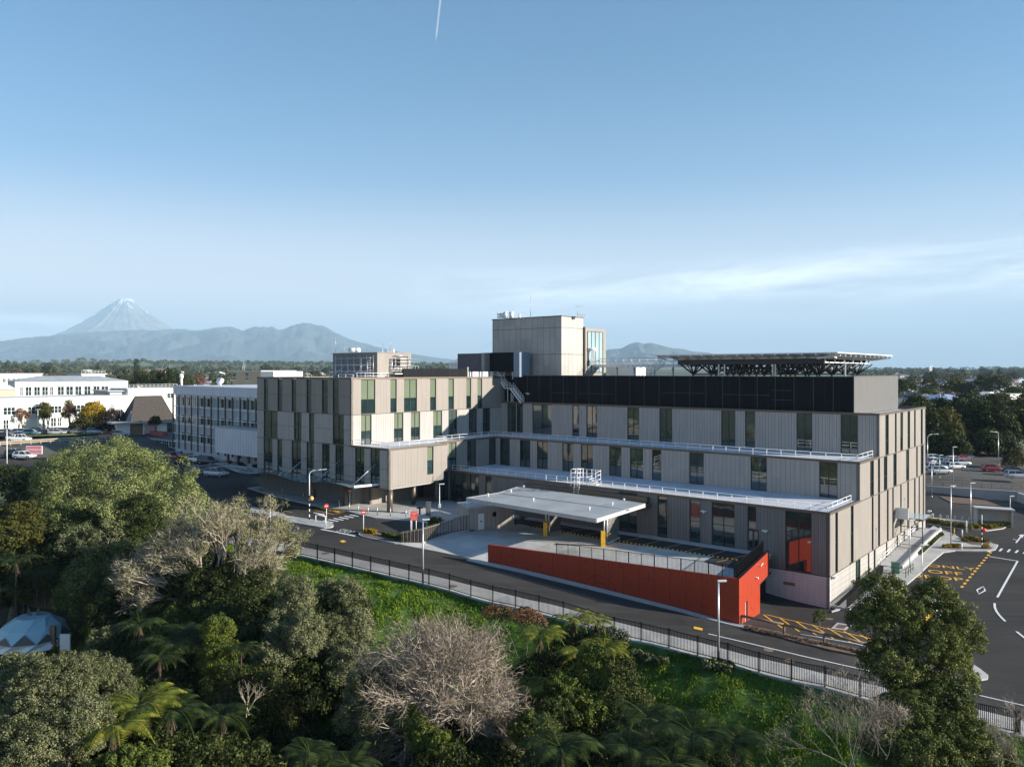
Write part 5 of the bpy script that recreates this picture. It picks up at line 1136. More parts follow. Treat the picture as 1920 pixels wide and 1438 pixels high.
# side entrance: ramp, railings, cabinet, low dark fence
RM = thing('entrance_ramp', 'concrete entrance ramp with kerb walls along the sunny side of the building', 'ramp', AB(-26, 104, -4)); TRr = TB(AR)
q = MB()
for x0, x1, z0, z1 in ((104, 116, -3.9, -3.0), (116, 126, -3.0, -2.6)):
    for d0, d1, hh in ((-.1, -2.6, 0), (-2.6, -2.85, .35)):
        q.face([TRr(x0, d0, z0+.3+hh), TRr(x1, d0, z1+.3+hh), TRr(x1, d1, z1+.3+hh), TRr(x0, d1, z0+.3+hh)][::-1]); q.face([TRr(x0, d1, z0-1), TRr(x0, d1, z0+.3+hh), TRr(x1, d1, z1+.3+hh), TRr(x1, d1, z1-1)])
build('ramp_slab', q, M['kerb'], RM)
railing('handrail', [TRr(104, -.3, -3.6), TRr(116, -.3, -2.7), TRr(126, -.3, -2.3)], 1.0, 2.2, M['galv'], parent=RM, r=.03)
railing('handrail', [TRr(100.5, -1.5, -3.9), TRr(100.5, -4, -3.9), TRr(104, -4, -3.9)], 1.1, 1.2, M['black'], parent=RM, r=.03)
railing('handrail', [TRr(124, -4.6, -2.6), TRr(127, -4.6, -2.5), TRr(129, -6, -2.5)], 1.1, 1.2, M['black'], parent=RM, r=.03)
q = MB(); 
def Tdk(x, d, z): return TRr(x, d, z)
for k in range(64): x = 86.3+k*.22; q.box(x, x+.12, -1.55, -1.5, -4.75+(k/64)*.7, -3.6+(k/64)*.8, TRr)
q.box(86.3, 100.4, -1.6, -1.45, -3.65, -3.58, TRr); LF = build('slatted_fence', q, M['black'], loc=TRr(86, -1.5, -4.8), label='low dark slatted fence along the light well at the sunny basement wall', cat='fence')
q = MB(); q.box(86.0, 101, -1.85, -1.62, -5.1, -4.5, TRr); q.box(86, 86.3, -1.85, -.1, -5.1, -4.5, TRr); build('light_well_kerb', q, M['kerb'], loc=TRr(86, -1.7, -5), label='white concrete kerb edging the basement light well', cat='kerb')
railing_ = railing
p = Vector(TRr(101.6, -2.6, -4.2)); q = MB(); q.box(p.x-.35, p.x+.35, p.y-.3, p.y+.3, p.z, p.z+1.7); q.box(p.x-.4, p.x+.4, p.y-.35, p.y+.35, p.z+1.7, p.z+1.78); build('cabinet', q, mat('cabinet_green', (.03, .12, .08), .5), loc=p, label='dark green utility cabinet beside the side entrance steps', cat='cabinet')
# ---------------------------------------------------------------- cars
def car_mesh(kind, paint):
    root = thing('parked_car', None, None, (0, 0, 0)); L, Wd = {'hatch': (4.1, 1.72), 'wagon': (4.7, 1.8), 'ute': (5.1, 1.85), 'sedan': (4.6, 1.78)}[kind]; h = {'hatch': 1.48, 'wagon': 1.65, 'ute': 1.7, 'sedan': 1.43}[kind]
    hl, bw = L/2, Wd/2; belt = .92 if kind in ('hatch', 'sedan') else 1.02
    def ring(x, w, z0, z1): return [(x, -w*.92, z0), (x, -w, z0+.15), (x, -w, z1-.16), (x, -w*.9, z1), (x, w*.9, z1), (x, w, z1-.16), (x, w, z0+.15), (x, w*.92, z0)]
    q = MB(); st = [(-hl, .86, .42, .72), (-hl+.08, .94, .3, belt-.04), (-hl+.5, 1, .22, belt+.02), (-hl*.3, 1, .2, belt+.02), (hl*.35, 1, .2, belt), (hl*.62, .98, .22, belt-.08), (hl-.25, .93, .28, belt-.2), (hl, .8, .42, .62)]
    q.loft([ring(x, bw*w, a, b) for x, w, a, b in st])
    cx = {'hatch': (-hl+.12, -hl+.5, .25, hl*.48), 'wagon': (-hl+.1, -hl+.4, .3, hl*.5), 'ute': (-.5, -.35, .75, 1.35), 'sedan': (-hl+.55, -hl+1.15, .3, hl*.45)}[kind]
    xb, xt, xtf, xbf = cx
    q.box(xt+.05, xtf-.03, -bw*.70, bw*.70, h-.06, h)
    for sx in (-1, 1):
        for (a, b) in ((xb, xt), (xbf, xtf)): q.bar((a, sx*bw*.9, belt-.03), (b, sx*bw*.71, h-.04), .07, .07)
        xm = (xt+xtf)/2; q.bar((xm, sx*bw*.895, belt-.03), (xm, sx*bw*.705, h-.04), .07, .05)
    if kind == 'ute': q.box(-hl+.1, -.6, -bw*.93, -bw*.83, belt, belt+.12); q.box(-hl+.1, -.6, bw*.83, bw*.93, belt, belt+.12)
    build('body', q, paint, root)
    gq = MB(); lo = [(xb+.03, -bw*.88), (xbf-.03, -bw*.88), (xbf-.03, bw*.88), (xb+.03, bw*.88)]; hi = [(xt+.03, -bw*.69), (xtf-.03, -bw*.69), (xtf-.03, bw*.69), (xt+.03, bw*.69)]
    for i in range(4): j = (i+1) % 4; gq.face([(*lo[i], belt-.02), (*lo[j], belt-.02), (*hi[j], h-.05), (*hi[i], h-.05)])
    build('windows', gq, M['carglass'], root)
    for x in (-hl*.6, hl*.62):
        for s in (-1, 1):
            wq = MB(); wq.tube((x, s*(bw-.2), .33), (x, s*(bw+.02), .33), .33, n=16); w_ = build('wheel', wq, M['tyre'], root); rq = MB(); rq.tube((x, s*(bw+.01), .33), (x, s*(bw+.035), .33), .2, n=12); build('rim', rq, M['rim'], w_)
    for s in (-1, 1):
        lq = MB(); lq.box(hl-.12, hl-.0, s*bw*.62-.15, s*bw*.62+.15, .58, .72); build('headlight', lq, M['white'], root); lq = MB(); lq.box(-hl-.01, -hl+.1, s*bw*.72-.1, s*bw*.72+.1, .62, .85); build('tail_light', lq, M['redpaint'], root)
    return root
PA = {}
for n_, c_ in dict(silver=(.45, .47, .48), white=(.75, .75, .73), blue=(.06, .10, .20), black=(.02, .02, .022), red=(.38, .03, .03), teal=(.10, .22, .24), grey=(.16, .17, .18), yellow=(.70, .40, .02), paleblue=(.30, .38, .46)).items():
    PA[n_] = mat(n_+'_car_paint', c_, .3, .25 if n_ in ('silver', 'grey', 'blue', 'paleblue') else 0, coat=.6)
protos = {}; SHP = {'hatch': 'hatchback', 'wagon': 'estate', 'ute': 'pickup', 'sedan': 'saloon'}
def put_car(u, v, z, kind, colr, ang, label, group, xyz=None):
    k = (kind, colr); p = xyz or PZ(u, v, z)
    if k not in protos: protos[k] = [car_mesh(kind, PA[colr]), False]
    o, used = protos[k]
    c = o if not used else copy_tree(o); protos[k][1] = True
    c.location = p; c.rotation_euler = (0, 0, ang); c['label'] = label; c['category'] = 'car'; c['group'] = group
LG = 'cars in the yard by the left wing'; an_ = -math.atan2(SA, CA)
zl = lambda u, v: G(u, v)[2]+.02
for (u, v, kd, cl_, a, lb) in ((406, 893, 'wagon', 'silver', an_+.35, 'silver estate car with its side to the camera in the left yard'), (373, 887, 'hatch', 'grey', an_+.4, 'dark grey hatchback left of the silver estate in the left yard'), (339, 858, 'hatch', 'paleblue', an_+.2, 'pale hatchback at the far left of the row under the low building'), (322, 860, 'sedan', 'red', an_+.1, 'dark red saloon behind the treetop in the left yard'), (357, 862, 'hatch', 'yellow', an_+.3, 'orange-yellow hatchback in the left yard'), (373, 867, 'wagon', 'white', an_+.3, 'white estate beside the yellow hatchback'), (390, 870, 'wagon', 'black', an_+.3, 'black van-like estate with a red barrier beside it'), (428, 877, 'sedan', 'red', an_+.2, 'red saloon parked under the glass canopy end'), (447, 880, 'sedan', 'black', an_+.2, 'black saloon next to the red one under the canopy end'), (472, 886, 'ute', 'white', an_+.1, 'white pickup parked against the left wing corner')):
    put_car(u, v, zl(u, v), kd, cl_, a, lb, LG)
RG = 'cars in the right-hand car park'
YC = [(1770, 865, 'hatch', 'teal', .1, 'teal hatchback in the middle row of the right car park'), (1780, 863, 'sedan', 'paleblue', .1, 'pale blue saloon in the middle row right of the teal one'), (1790, 862, 'hatch', 'white', .1, 'white hatchback in the middle row of the right car park'), (1772, 849, 'sedan', 'silver', .1, 'silver saloon in the rear row of the right car park'), (1795, 850, 'hatch', 'black', .1, 'black hatchback in the rear row of the right car park'), (1809, 851, 'sedan', 'blue', .1, 'blue saloon near the right end of the rear row'), (1752, 860, 'wagon', 'white', .1, 'white estate near the corner in the third row'), (1750, 850, 'sedan', 'teal', .1, 'teal saloon at the corner in the rear row'), (1755, 877, 'wagon', 'white', .1, 'white estate beside the red hatchback at the corner'), (1781, 869, 'wagon', 'silver', .1, 'silver estate in the third row between pale cars')]
for i, (u, v, kd, cl_, a, lb) in enumerate(tuple(YC)+((1763, 884, 'wagon', 'silver', .1, 'silver estate nearest the retaining wall in the right car park'), (1776, 874, 'wagon', 'paleblue', .1, 'pale blue estate just behind the nearest silver one'), (1791, 875, 'hatch', 'white', .1, 'white hatchback at the end of the second car row'), (1800, 869, 'wagon', 'silver', .1, 'silver estate at the right end of the third car row'), (1745, 874, 'hatch', 'red', .1, 'red hatchback by the building corner in the right car park'), (1757, 866, 'sedan', 'white', .1, 'white saloon behind the red hatchback'), (1744, 866, 'sedan', 'blue', .1, 'blue saloon half hidden by the building corner'), (1762, 855, 'sedan', 'blue', .1, 'dark blue saloon in the far left row'), (1746, 855, 'hatch', 'red', .1, 'small red car behind the dark blue saloon'), (1784, 851, 'wagon', 'blue', .1, 'blue estate in the far row by the light pole'), (1805, 860, 'sedan', 'red', .1, 'maroon saloon in the middle of the far row'), (1813, 858, 'wagon', 'white', .1, 'white estate right of the maroon saloon'), (1820, 852, 'wagon', 'grey', .1, 'grey estate at the right end of the far row'), (1760, 845, 'wagon', 'silver', .1, 'silver estate on the upper edge of the right car park'), (1859, 879, 'hatch', 'red', -.15, 'dark red hatchback standing alone in the right car park'), (1890, 858, 'wagon', 'blue', 0, 'blue estate in the shade under the dark trees'), (1908, 893, 'wagon', 'silver', -.1, 'silver estate at the far right edge beside the white path'), (1903, 884, 'sedan', 'black', -.1, 'black saloon behind the silver one at the right edge'))):
    put_car(u, v+4, -.85, kd, cl_, a, lb, RG)
UG = 'cars in the upper left car park'
XC = [(16, 813, 'wagon', 'grey', .2, 'grey estate second from the left edge of the upper car park'), (98, 807, 'sedan', 'teal', .2, 'teal saloon in the rear of the upper left row'), (116, 807, 'hatch', 'blue', .2, 'blue hatchback at the rear of the upper left row'), (137, 807, 'hatch', 'silver', .2, 'silver hatchback under the bare branches'), (149, 810, 'sedan', 'grey', .2, 'grey saloon near the golden tree'), (222, 812, 'hatch', 'silver', .2, 'silver hatchback at the far right of the upper left row')]
for i, (u, v, kd, cl_, a, lb) in enumerate(tuple(XC)+((35, 824, 'ute', 'white', .1, 'long white pickup at the front of the upper left car park'), (8, 819, 'hatch', 'black', .2, 'dark hatchback at the left edge of the upper car park'), (42, 812, 'wagon', 'paleblue', .2, 'pale green-blue estate behind the white pickup'), (60, 813, 'hatch', 'teal', .2, 'teal hatchback in the upper left row'), (75, 809, 'wagon', 'blue', .2, 'blue estate in the middle of the upper left row'), (86, 812, 'sedan', 'black', .2, 'black saloon right of the blue estate'), (107, 812, 'hatch', 'silver', .2, 'silver hatchback in the upper left row'), (125, 810, 'wagon', 'grey', .2, 'grey estate behind the bare branches'), (166, 806, 'wagon', 'white', .2, 'white estate at the right of the upper left car park'), (182, 810, 'wagon', 'paleblue', .2, 'pale blue estate at the end of the upper left row'), (205, 814, 'sedan', 'red', .2, 'dark red saloon just above the big tree'), (30, 855, 'hatch', 'black', -.1, 'black hatchback on the lower left car park'), (46, 857, 'hatch', 'white', -.1, 'white-nosed hatchback beside the black one at the lower left'))):
    p_ = PZ(u, v+3, 4.6 if v < 840 else 3.6); put_car(u, v+3, 0, kd, cl_, a, lb, UG, xyz=(p_[0], p_[1], max(g(p_[0], p_[1])+.25, p_[2]-.6)))
p = G(1728, 1160); put_car(0, 0, 0, 'wagon', 'yellow', .9, 'yellow and white emergency car behind the big right-hand tree', 'cars on the right-hand street', xyz=(p[0], p[1], p[2])); p = G(1752, 1150); put_car(0, 0, 0, 'sedan', 'white', .9, 'white saloon glimpsed through the big right-hand tree', 'cars on the right-hand street', xyz=(p[0], p[1], p[2]))
p = G(1712, 1140); 
# ================================================================= vegetation
def leaf_obj(name, C, Nn, size, m, parent=None, loc=(0, 0, 0), asp=.55, T=None, **kw):
    """many small leaf-sized faces; C centres, Nn normals"""
    n = len(C); C = np.asarray(C, float); Nn = np.asarray(Nn, float); Nn = Nn/np.maximum(np.linalg.norm(Nn, axis=1, keepdims=True), 1e-6)
    if T is None: T = RNG.normal(size=(n, 3))
    t = T-(T*Nn).sum(1, keepdims=True)*Nn; t /= np.maximum(np.linalg.norm(t, axis=1, keepdims=True), 1e-6); b = np.cross(Nn, t)
    s = np.broadcast_to(np.asarray(size, float), (n,))[:, None]*RNG.uniform(.75, 1.25, (n, 1)); h = s*.5; w = s*.5*asp
    V = np.stack([C-t*h, C+b*w+Nn*h*.12, C+t*h, C-b*w+Nn*h*.12], 1).reshape(-1, 3)
    L = ROOT[parent] if parent is not None else Vector(loc); V = V-np.array(L)
    me = bpy.data.meshes.new(name); me.vertices.add(4*n); me.vertices.foreach_set('co', V.astype(np.float32).ravel()); me.loops.add(4*n); me.polygons.add(n)
    me.loops.foreach_set('vertex_index', np.arange(4*n, dtype=np.int32)); me.polygons.foreach_set('loop_start', np.arange(0, 4*n, 4, dtype=np.int32)); me.polygons.foreach_set('loop_total', np.full(n, 4, dtype=np.int32))
    me.update(calc_edges=True); me.materials.append(m); o = bpy.data.objects.new(name, me); COL.objects.link(o)
    if parent is not None: o.parent = parent
    else: o.location = L
    ROOT[o] = L; return tag(o, **kw)
def sph(n, zmin=-1.0):
    z = RNG.uniform(zmin, 1, n); a = RNG.uniform(0, 2*PI, n); r = np.sqrt(np.maximum(0, 1-z*z)); return np.stack([r*np.cos(a), r*np.sin(a), z], 1)
def crown_pts(lobes, nclump, cr, per, zmin=-.45, fill=.25, flat=.8, depth=.25, nj=.5):
    """lobes: (cx,cy,cz,rx,ry,rz). Clumps sit over the lobes, leaves over each clump; fill leaves inside"""
    Lb = np.array(lobes); ar = (Lb[:, 3]*Lb[:, 5]+Lb[:, 4]*Lb[:, 5]+Lb[:, 3]*Lb[:, 4]); ar /= ar.sum()
    k = RNG.choice(len(Lb), nclump, p=ar); d = sph(nclump, zmin); dep = 1-depth*RNG.random((nclump, 1))**1.5+.06*RNG.normal(size=(nclump, 1))
    cc = Lb[k, :3]+d*Lb[k, 3:6]*dep
    # drop clumps buried inside other lobes
    keep = np.ones(nclump, bool)
    for i in range(len(Lb)):
        q = (cc-Lb[i, :3])/Lb[i, 3:6]; keep &= ~(((q**2).sum(1) < .55) & (k != i))
    cc = cc[keep]; d = d[keep]; n = len(cc); rs = cr*RNG.uniform(.6, 1.25, (n, 1, 1))
    e = sph(n*per).reshape(n, per, 3); e = e+d[:, None, :]*.55; e /= np.linalg.norm(e, axis=2, keepdims=True)
    P = cc[:, None, :]+e*rs*np.array([1, 1, flat])*RNG.uniform(.55, 1.05, (n, per, 1)); Nn = e+nj*RNG.normal(size=e.shape)+np.array([0, 0, .2])
    P = P.reshape(-1, 3); Nn = Nn.reshape(-1, 3); m = int(len(P)*fill)
    if m:
        k = RNG.choice(len(Lb), m, p=ar); f = sph(m)*RNG.uniform(.45, .85, (m, 1)); P = np.concatenate([P, Lb[k, :3]+f*Lb[k, 3:6]]); Nn = np.concatenate([Nn, RNG.normal(size=(m, 3))])
    return P, Nn
def lobes_px(L): return [(*PD(u, v, D), rx*D/F, (rx+rz)/2*D/F*dy, rz*D/F) for (u, v, D, rx, rz, *r) in L for dy in [(r[0] if r else 1.0)]]
def limbs(q, base, lobes, r0, fork=.35):
    b = Vector(base); c = sum((Vector(l[:3]) for l in lobes), Vector())/len(lobes); f = b.lerp(c, fork); f.x += .3; q.tube(b-Vector((0, 0, .4)), f, r0, r0*.75, n=9)
    for l in lobes:
        e = Vector(l[:3]); m_ = f.lerp(e, .5)+Vector((random.uniform(-.5, .5), random.uniform(-.5, .5), random.uniform(-.2, .5))); q.tube(f, m_, r0*.5, r0*.32, n=6); q.tube(m_, e, r0*.32, r0*.12, n=6)
        for i in range(5):
            d = Vector(sph(1, -.1)[0]); q.tube(m_.lerp(e, random.uniform(.4, 1)), e+Vector((d.x*l[3]*.8, d.y*l[4]*.8, d.z*l[5]*.8)), r0*.12, r0*.03, n=4)
def tree(name, label, cat, lobes, m, nclump, cr, per, leaf, bark='bark', r0=.35, base=None, group=None, px=True, **kw):
    lb = lobes_px(lobes) if px else lobes; cx = sum(l[0] for l in lb)/len(lb); cy = sum(l[1] for l in lb)/len(lb)
    base = base or (cx, cy); z = g(*base)-.2; t = thing(name, label, cat, (base[0], base[1], z), group)
    q = MB(); limbs(q, (base[0], base[1], z), lb, r0); build('trunk', q, M[bark], t)
    P, Nn = crown_pts(lb, nclump, cr, per, **kw); leaf_obj('crown', P, Nn, leaf, M[m], t); return t
# --- the great round pohutukawa left of the road
tree('evergreen_tree', 'huge dome-shaped dark green evergreen tree left of the hospital road', 'tree',
     [(205,912,100,110,84), (290,937,101,92,70), (165,950,99,85,95), (200,872,106,85,45), (125,905,106,55,62), (300,990,94,86,58), (200,1010,92,90,85), (362,966,99,52,46), (130,1030,92,60,80), (262,890,108,60,40)],
     'f_poh', 1050, 1.15, 150, .22, r0=.7, fill=.05, zmin=-.6, nj=.3, flat=.85, depth=.32)
tree('evergreen_tree', 'rounded bright-tipped evergreen tree just below the huge dome tree', 'tree', [(185,1090,80,55,62), (225,1120,78,40,50), (150,1120,80,38,45), (240,1060,82,35,45)], 'f_poh', 340, .75, 110, .19, r0=.35, nj=.3, depth=.32)
tree('scrubby_tree', 'grey twiggy scrub tree in front of the dome tree', 'tree', [(150,1020,84,36,32), (180,1045,83,38,32), (205,1010,84,30,30)], 'f_olive', 170, .45, 30, .2, bark='barkpale', r0=.25, fill=.05)
tree('conifer_tree', 'dark yellow-green layered conifer at the left edge', 'tree', [(28,975,88,45,34), (10,1010,86,45,34), (48,1005,87,30,28)], 'f_conif', 260, .7, 46, .3, flat=.4, r0=.4)
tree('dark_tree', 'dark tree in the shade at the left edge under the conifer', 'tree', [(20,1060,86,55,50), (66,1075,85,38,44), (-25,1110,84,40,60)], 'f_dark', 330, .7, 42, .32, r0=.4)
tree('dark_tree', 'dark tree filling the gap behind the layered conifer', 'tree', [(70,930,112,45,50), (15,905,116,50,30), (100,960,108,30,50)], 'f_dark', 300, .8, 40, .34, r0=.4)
# --- olive and grey-green trees
tree('olive_tree', 'tall grey-green feathery tree on the left of the grass bank pair', 'tree', [(556,1120,62,30,38), (530,1180,61,28,46), (572,1195,60,34,48), (510,1250,59,34,45)], 'f_olive', 480, .44, 90, .14, r0=.22)
tree('olive_tree', 'tall grey-green feathery tree on the right of the grass bank pair', 'tree', [(650,1125,65,32,36), (665,1185,63,34,44), (625,1195,62,28,46), (655,1250,60,38,45), (612,1118,66,20,30)], 'f_olive', 520, .44, 90, .14, r0=.22)
tree('olive_tree', 'big silvery grey-green tree filling the lower left corner', 'tree', [(95,1300,42,75,70), (30,1290,43,60,60), (140,1370,40,65,60), (50,1400,39,80,60), (165,1265,44,40,38)], 'f_olive', 1150, .36, 100, .105, r0=.3)
tree('olive_tree', 'small silvery tree beside the big silvery one in the lower left', 'tree', [(205,1270,46,30,32), (225,1300,45,26,30)], 'f_olive', 170, .32, 90, .105, r0=.15)
tree('olive_tree', 'grey-green tree left of the large bare tree', 'tree', [(690,1300,47,38,42), (668,1345,46,34,38), (700,1370,45,30,40), (725,1290,48,24,28)], 'f_olive', 400, .32, 85, .105, r0=.18)
tree('leafy_tree', 'sunlit bright green young tree in the middle of the dark gully', 'tree', [(408,1185,58,26,28), (412,1230,57,34,32), (400,1275,57,24,28)], 'f_yel', 250, .38, 80, .13, r0=.14)
tree('leafy_bush', 'yellow-green bush at the bottom edge below the tree fern', 'bush', [(240,1425,37,36,24), (285,1432,37,24,22), (200,1440,37,36,22)], 'f_yel', 240, .22, 46, .13, r0=.1)
tree('leafy_bush', 'olive bush below the bare tree at the bottom edge', 'bush', [(790,1375,44,26,32), (825,1400,43,22,28), (765,1350,45,22,24)], 'f_yel', 200, .26, 40, .14, r0=.1)
tree('leafy_tree', 'green leafy tree climbing beside the tall tree ferns', 'tree', [(1060,1300,50,38,36), (1110,1260,51,30,52), (1095,1330,49,42,34)], 'f_yel', 260, .34, 40, .17, r0=.2)
tree('dark_bush', 'blue-green feathery bush right of the bare tree', 'bush', [(1000,1370,44,44,30), (1040,1340,46,36,26)], 'f_dark', 260, .3, 44, .15, r0=.1)
tree('red_leaf_shrub', 'rusty red-leaved shrub behind the bare tree by the fence', 'shrub', [(935,1148,66,26,12), (985,1158,64,34,13), (1010,1165,63,20,10)], 'f_rust', 90, .4, 22, .16, fill=.0, r0=.06)
# --- the big tree right of the block
tree('large_tree', 'large open-crowned evergreen tree in front of the right-hand street', 'tree', [(1652,1108,48,40,34), (1690,1160,47,52,44), (1635,1165,47,38,36), (1755,1128,48,38,42), (1800,1190,47,34,52), (1745,1215,46,50,50), (1670,1245,46,52,44), (1790,1265,46,36,44), (1720,1290,46,50,40)],
     'f_big', 900, .42, 90, .13, bark='bark', r0=.38, fill=.06, depth=.45, base=PD(1725, 1500, 46)[:2])
tree('large_tree', 'lower denser evergreen tree in the bottom right corner', 'tree', [(1700,1350,43,55,48), (1770,1320,44,50,40), (1800,1390,42,62,50), (1730,1420,41,70,45), (1850,1410,42,40,44), (1660,1400,42,40,44)],
     'f_big', 1150, .35, 90, .115, r0=.3, fill=.2)
FB_ = []
# --- branching bare trees
def branch(q, tips, p, d, L, r, lev, spread, nch, grav=0.0, nside=5):
    e = p+d*L; mid = p.lerp(e, .5)+Vector(RNG.normal(size=3))*L*.06
    q.tube(p, mid, r, r*.82, n=nside, cap=False); q.tube(mid, e, r*.82, r*.62, n=nside, cap=False)
    if lev == 0: tips.append((e, d, L)); return
    for i in range(nch):
        nd = (d+Vector(RNG.normal(size=3))*spread+Vector((0, 0, grav))).normalized(); branch(q, tips, p.lerp(e, random.uniform(.55, 1.0)) if i else e, nd, L*random.uniform(.62, .86), r*.58, lev-1, spread, nch, grav, 4)
def twigs(tips, per, L, w, m, t, name='twigs'):
    n = len(tips)*per; P = np.repeat(np.array([tuple(x[0]) for x in tips]), per, 0); D = np.repeat(np.array([tuple(x[1]) for x in tips]), per, 0)+.55*RNG.normal(size=(n, 3)); D /= np.linalg.norm(D, axis=1, keepdims=True)
    ln = L*RNG.uniform(.5, 1.2, (n, 1)); s0 = RNG.normal(size=(n, 3))*L*.35; leaf_obj(name, P+D*ln*.45+s0, RNG.normal(size=(n, 3)), ln[:, 0], M[m], t, asp=w/L, T=D)
def bare_tree(label, base, stems, L, r, lev, nch, spread, m, tw, per, tl, tww, cat='tree', leaf=None, name='bare_tree', grav=.05, group=None):
    b = Vector(base); t = thing(name, label, cat, b, group); q = MB(); tips = []
    for d, k in stems: branch(q, tips, b+Vector((random.uniform(-.4, .4), random.uniform(-.4, .4), 0)), Vector(d).normalized(), L*k, r, lev, spread, nch, grav)
    build('trunk', q, M[m], t); twigs(tips, per, tl, tww, tw, t)
    if leaf:
        m2, cnt, cr, ls = leaf; n = len(tips); P = np.repeat(np.array([tuple(x[0]) for x in tips]), cnt, 0); e = sph(len(P)); leaf_obj('foliage', P+e*cr*RNG.uniform(.4, 1, (len(P), 1))*np.array([1, 1, .7]), e+np.array([0, 0, .5]), ls, M[m2], t)
    return t
st = [((math.cos(a)*s, math.sin(a)*s, c), k) for a, s, c, k in [(i*2*PI/11+.2, 1.0, .30, 1.05) for i in range(11)]+[(i*2*PI/7, .6, .75, 1.0) for i in range(7)]+[(i*2*PI/9+.1, 1.0, -.22, .95) for i in range(9)]+[(1, .1, 1, .95)]]
bt = PD(826, 1300, 49); bare_tree('large leafless tree with a broad dome of pale brown twigs below the grass bank', (bt[0], bt[1], bt[2]-.6), st, 2.12, .15, 3, 4, .42, 'barkpale', 'twig', 16, .62, .03)
q = MB(); q.tube((bt[0], bt[1], g(bt[0], bt[1])-.3), (bt[0], bt[1], bt[2]-.5), .28, .2, n=9); build('trunk', q, M['barkpale'], [o for o in bpy.data.objects if o.name == 'bare_tree'][0])
for i_, (u_, v_, D_) in enumerate(((825, 1365, 46), (880, 1370, 46), (850, 1400, 44))): FB_.append((u_, v_, D_))
kb_ = PD(392, 1125, 74)
st = [((math.cos(a)*s, math.sin(a)*s*.6, c), k) for a, s, c, k in [(.15, 1, .55, 1.1), (.5, .9, .9, 1.05), (1.0, .6, 1, 1.1), (1.5, .5, 1.1, 1.0), (1.9, .6, 1, 1.15), (2.4, .8, .85, 1.15), (2.8, 1, .6, 1.2), (3.1, 1, .3, 1.15), (3.3, 1, .05, 1.0), (2.95, 1, .42, 1.25), (0.0, 1, .28, 1.0), (-.4, .8, .5, .9), (3.6, .7, .5, .9), (4.5, .4, .9, .8)]]
bare_tree('spreading grey-brown tree with pale fanned branches and small olive leaf tufts', kb_, st, 3.05, .16, 3, 4, .30, 'barkpale', 'twigk', 12, .7, .035, leaf=('f_kan', 24, .55, .16), name='fan_branched_tree', grav=.1)
kb2 = PD(462, 1085, 77); bare_tree('olive-tufted grey tree behind the fanned tree by the footpath end', kb2, [((.5, .2, 1), 1), ((-.3, .1, 1), 1.05), ((.15, .2, 1.2), 1.1), ((.9, .2, .7), .95), ((.0, -.3, 1), .9)], 2.6, .12, 3, 4, .28, 'barkpale', 'twigk', 10, .6, .035, leaf=('f_kan', 40, .6, .16), name='fan_branched_tree', grav=.1)
for (u, v, D, lb, k) in ((1588, 1440, 37, 'leafless pale shrub with long bare branches in the bottom right shade', 1.15), (1650, 1420, 38, 'smaller leafless shrub against the lower big tree', .8), (1925, 1440, 36, 'bare grey shrub at the right edge below the fence end', .6)):
    p = PD(u, v, D); bare_tree(lb, p, [((-1, .2, .5), 1), ((-.5, .1, 1), 1.1), ((-.1, .3, 1.2), 1.3), ((.4, .2, 1.1), 1.0), ((.2, -.2, .9), .8)], 1.15*k, .024, 4, 3, .27, 'bark', 'twigk', 4, .35, .014, cat='shrub', name='bare_shrub', grav=.12)
p = PD(470, 1340, 45); bare_tree('thin grey dead shrub in the dark of the gully', p, [((.1, 0, 1), 1), ((.6, 0, 1), .9), ((-.3, 0, 1), .9)], .9, .03, 2, 3, .3, 'barkpale', 'twig', 3, .3, .02, cat='shrub', name='bare_shrub')
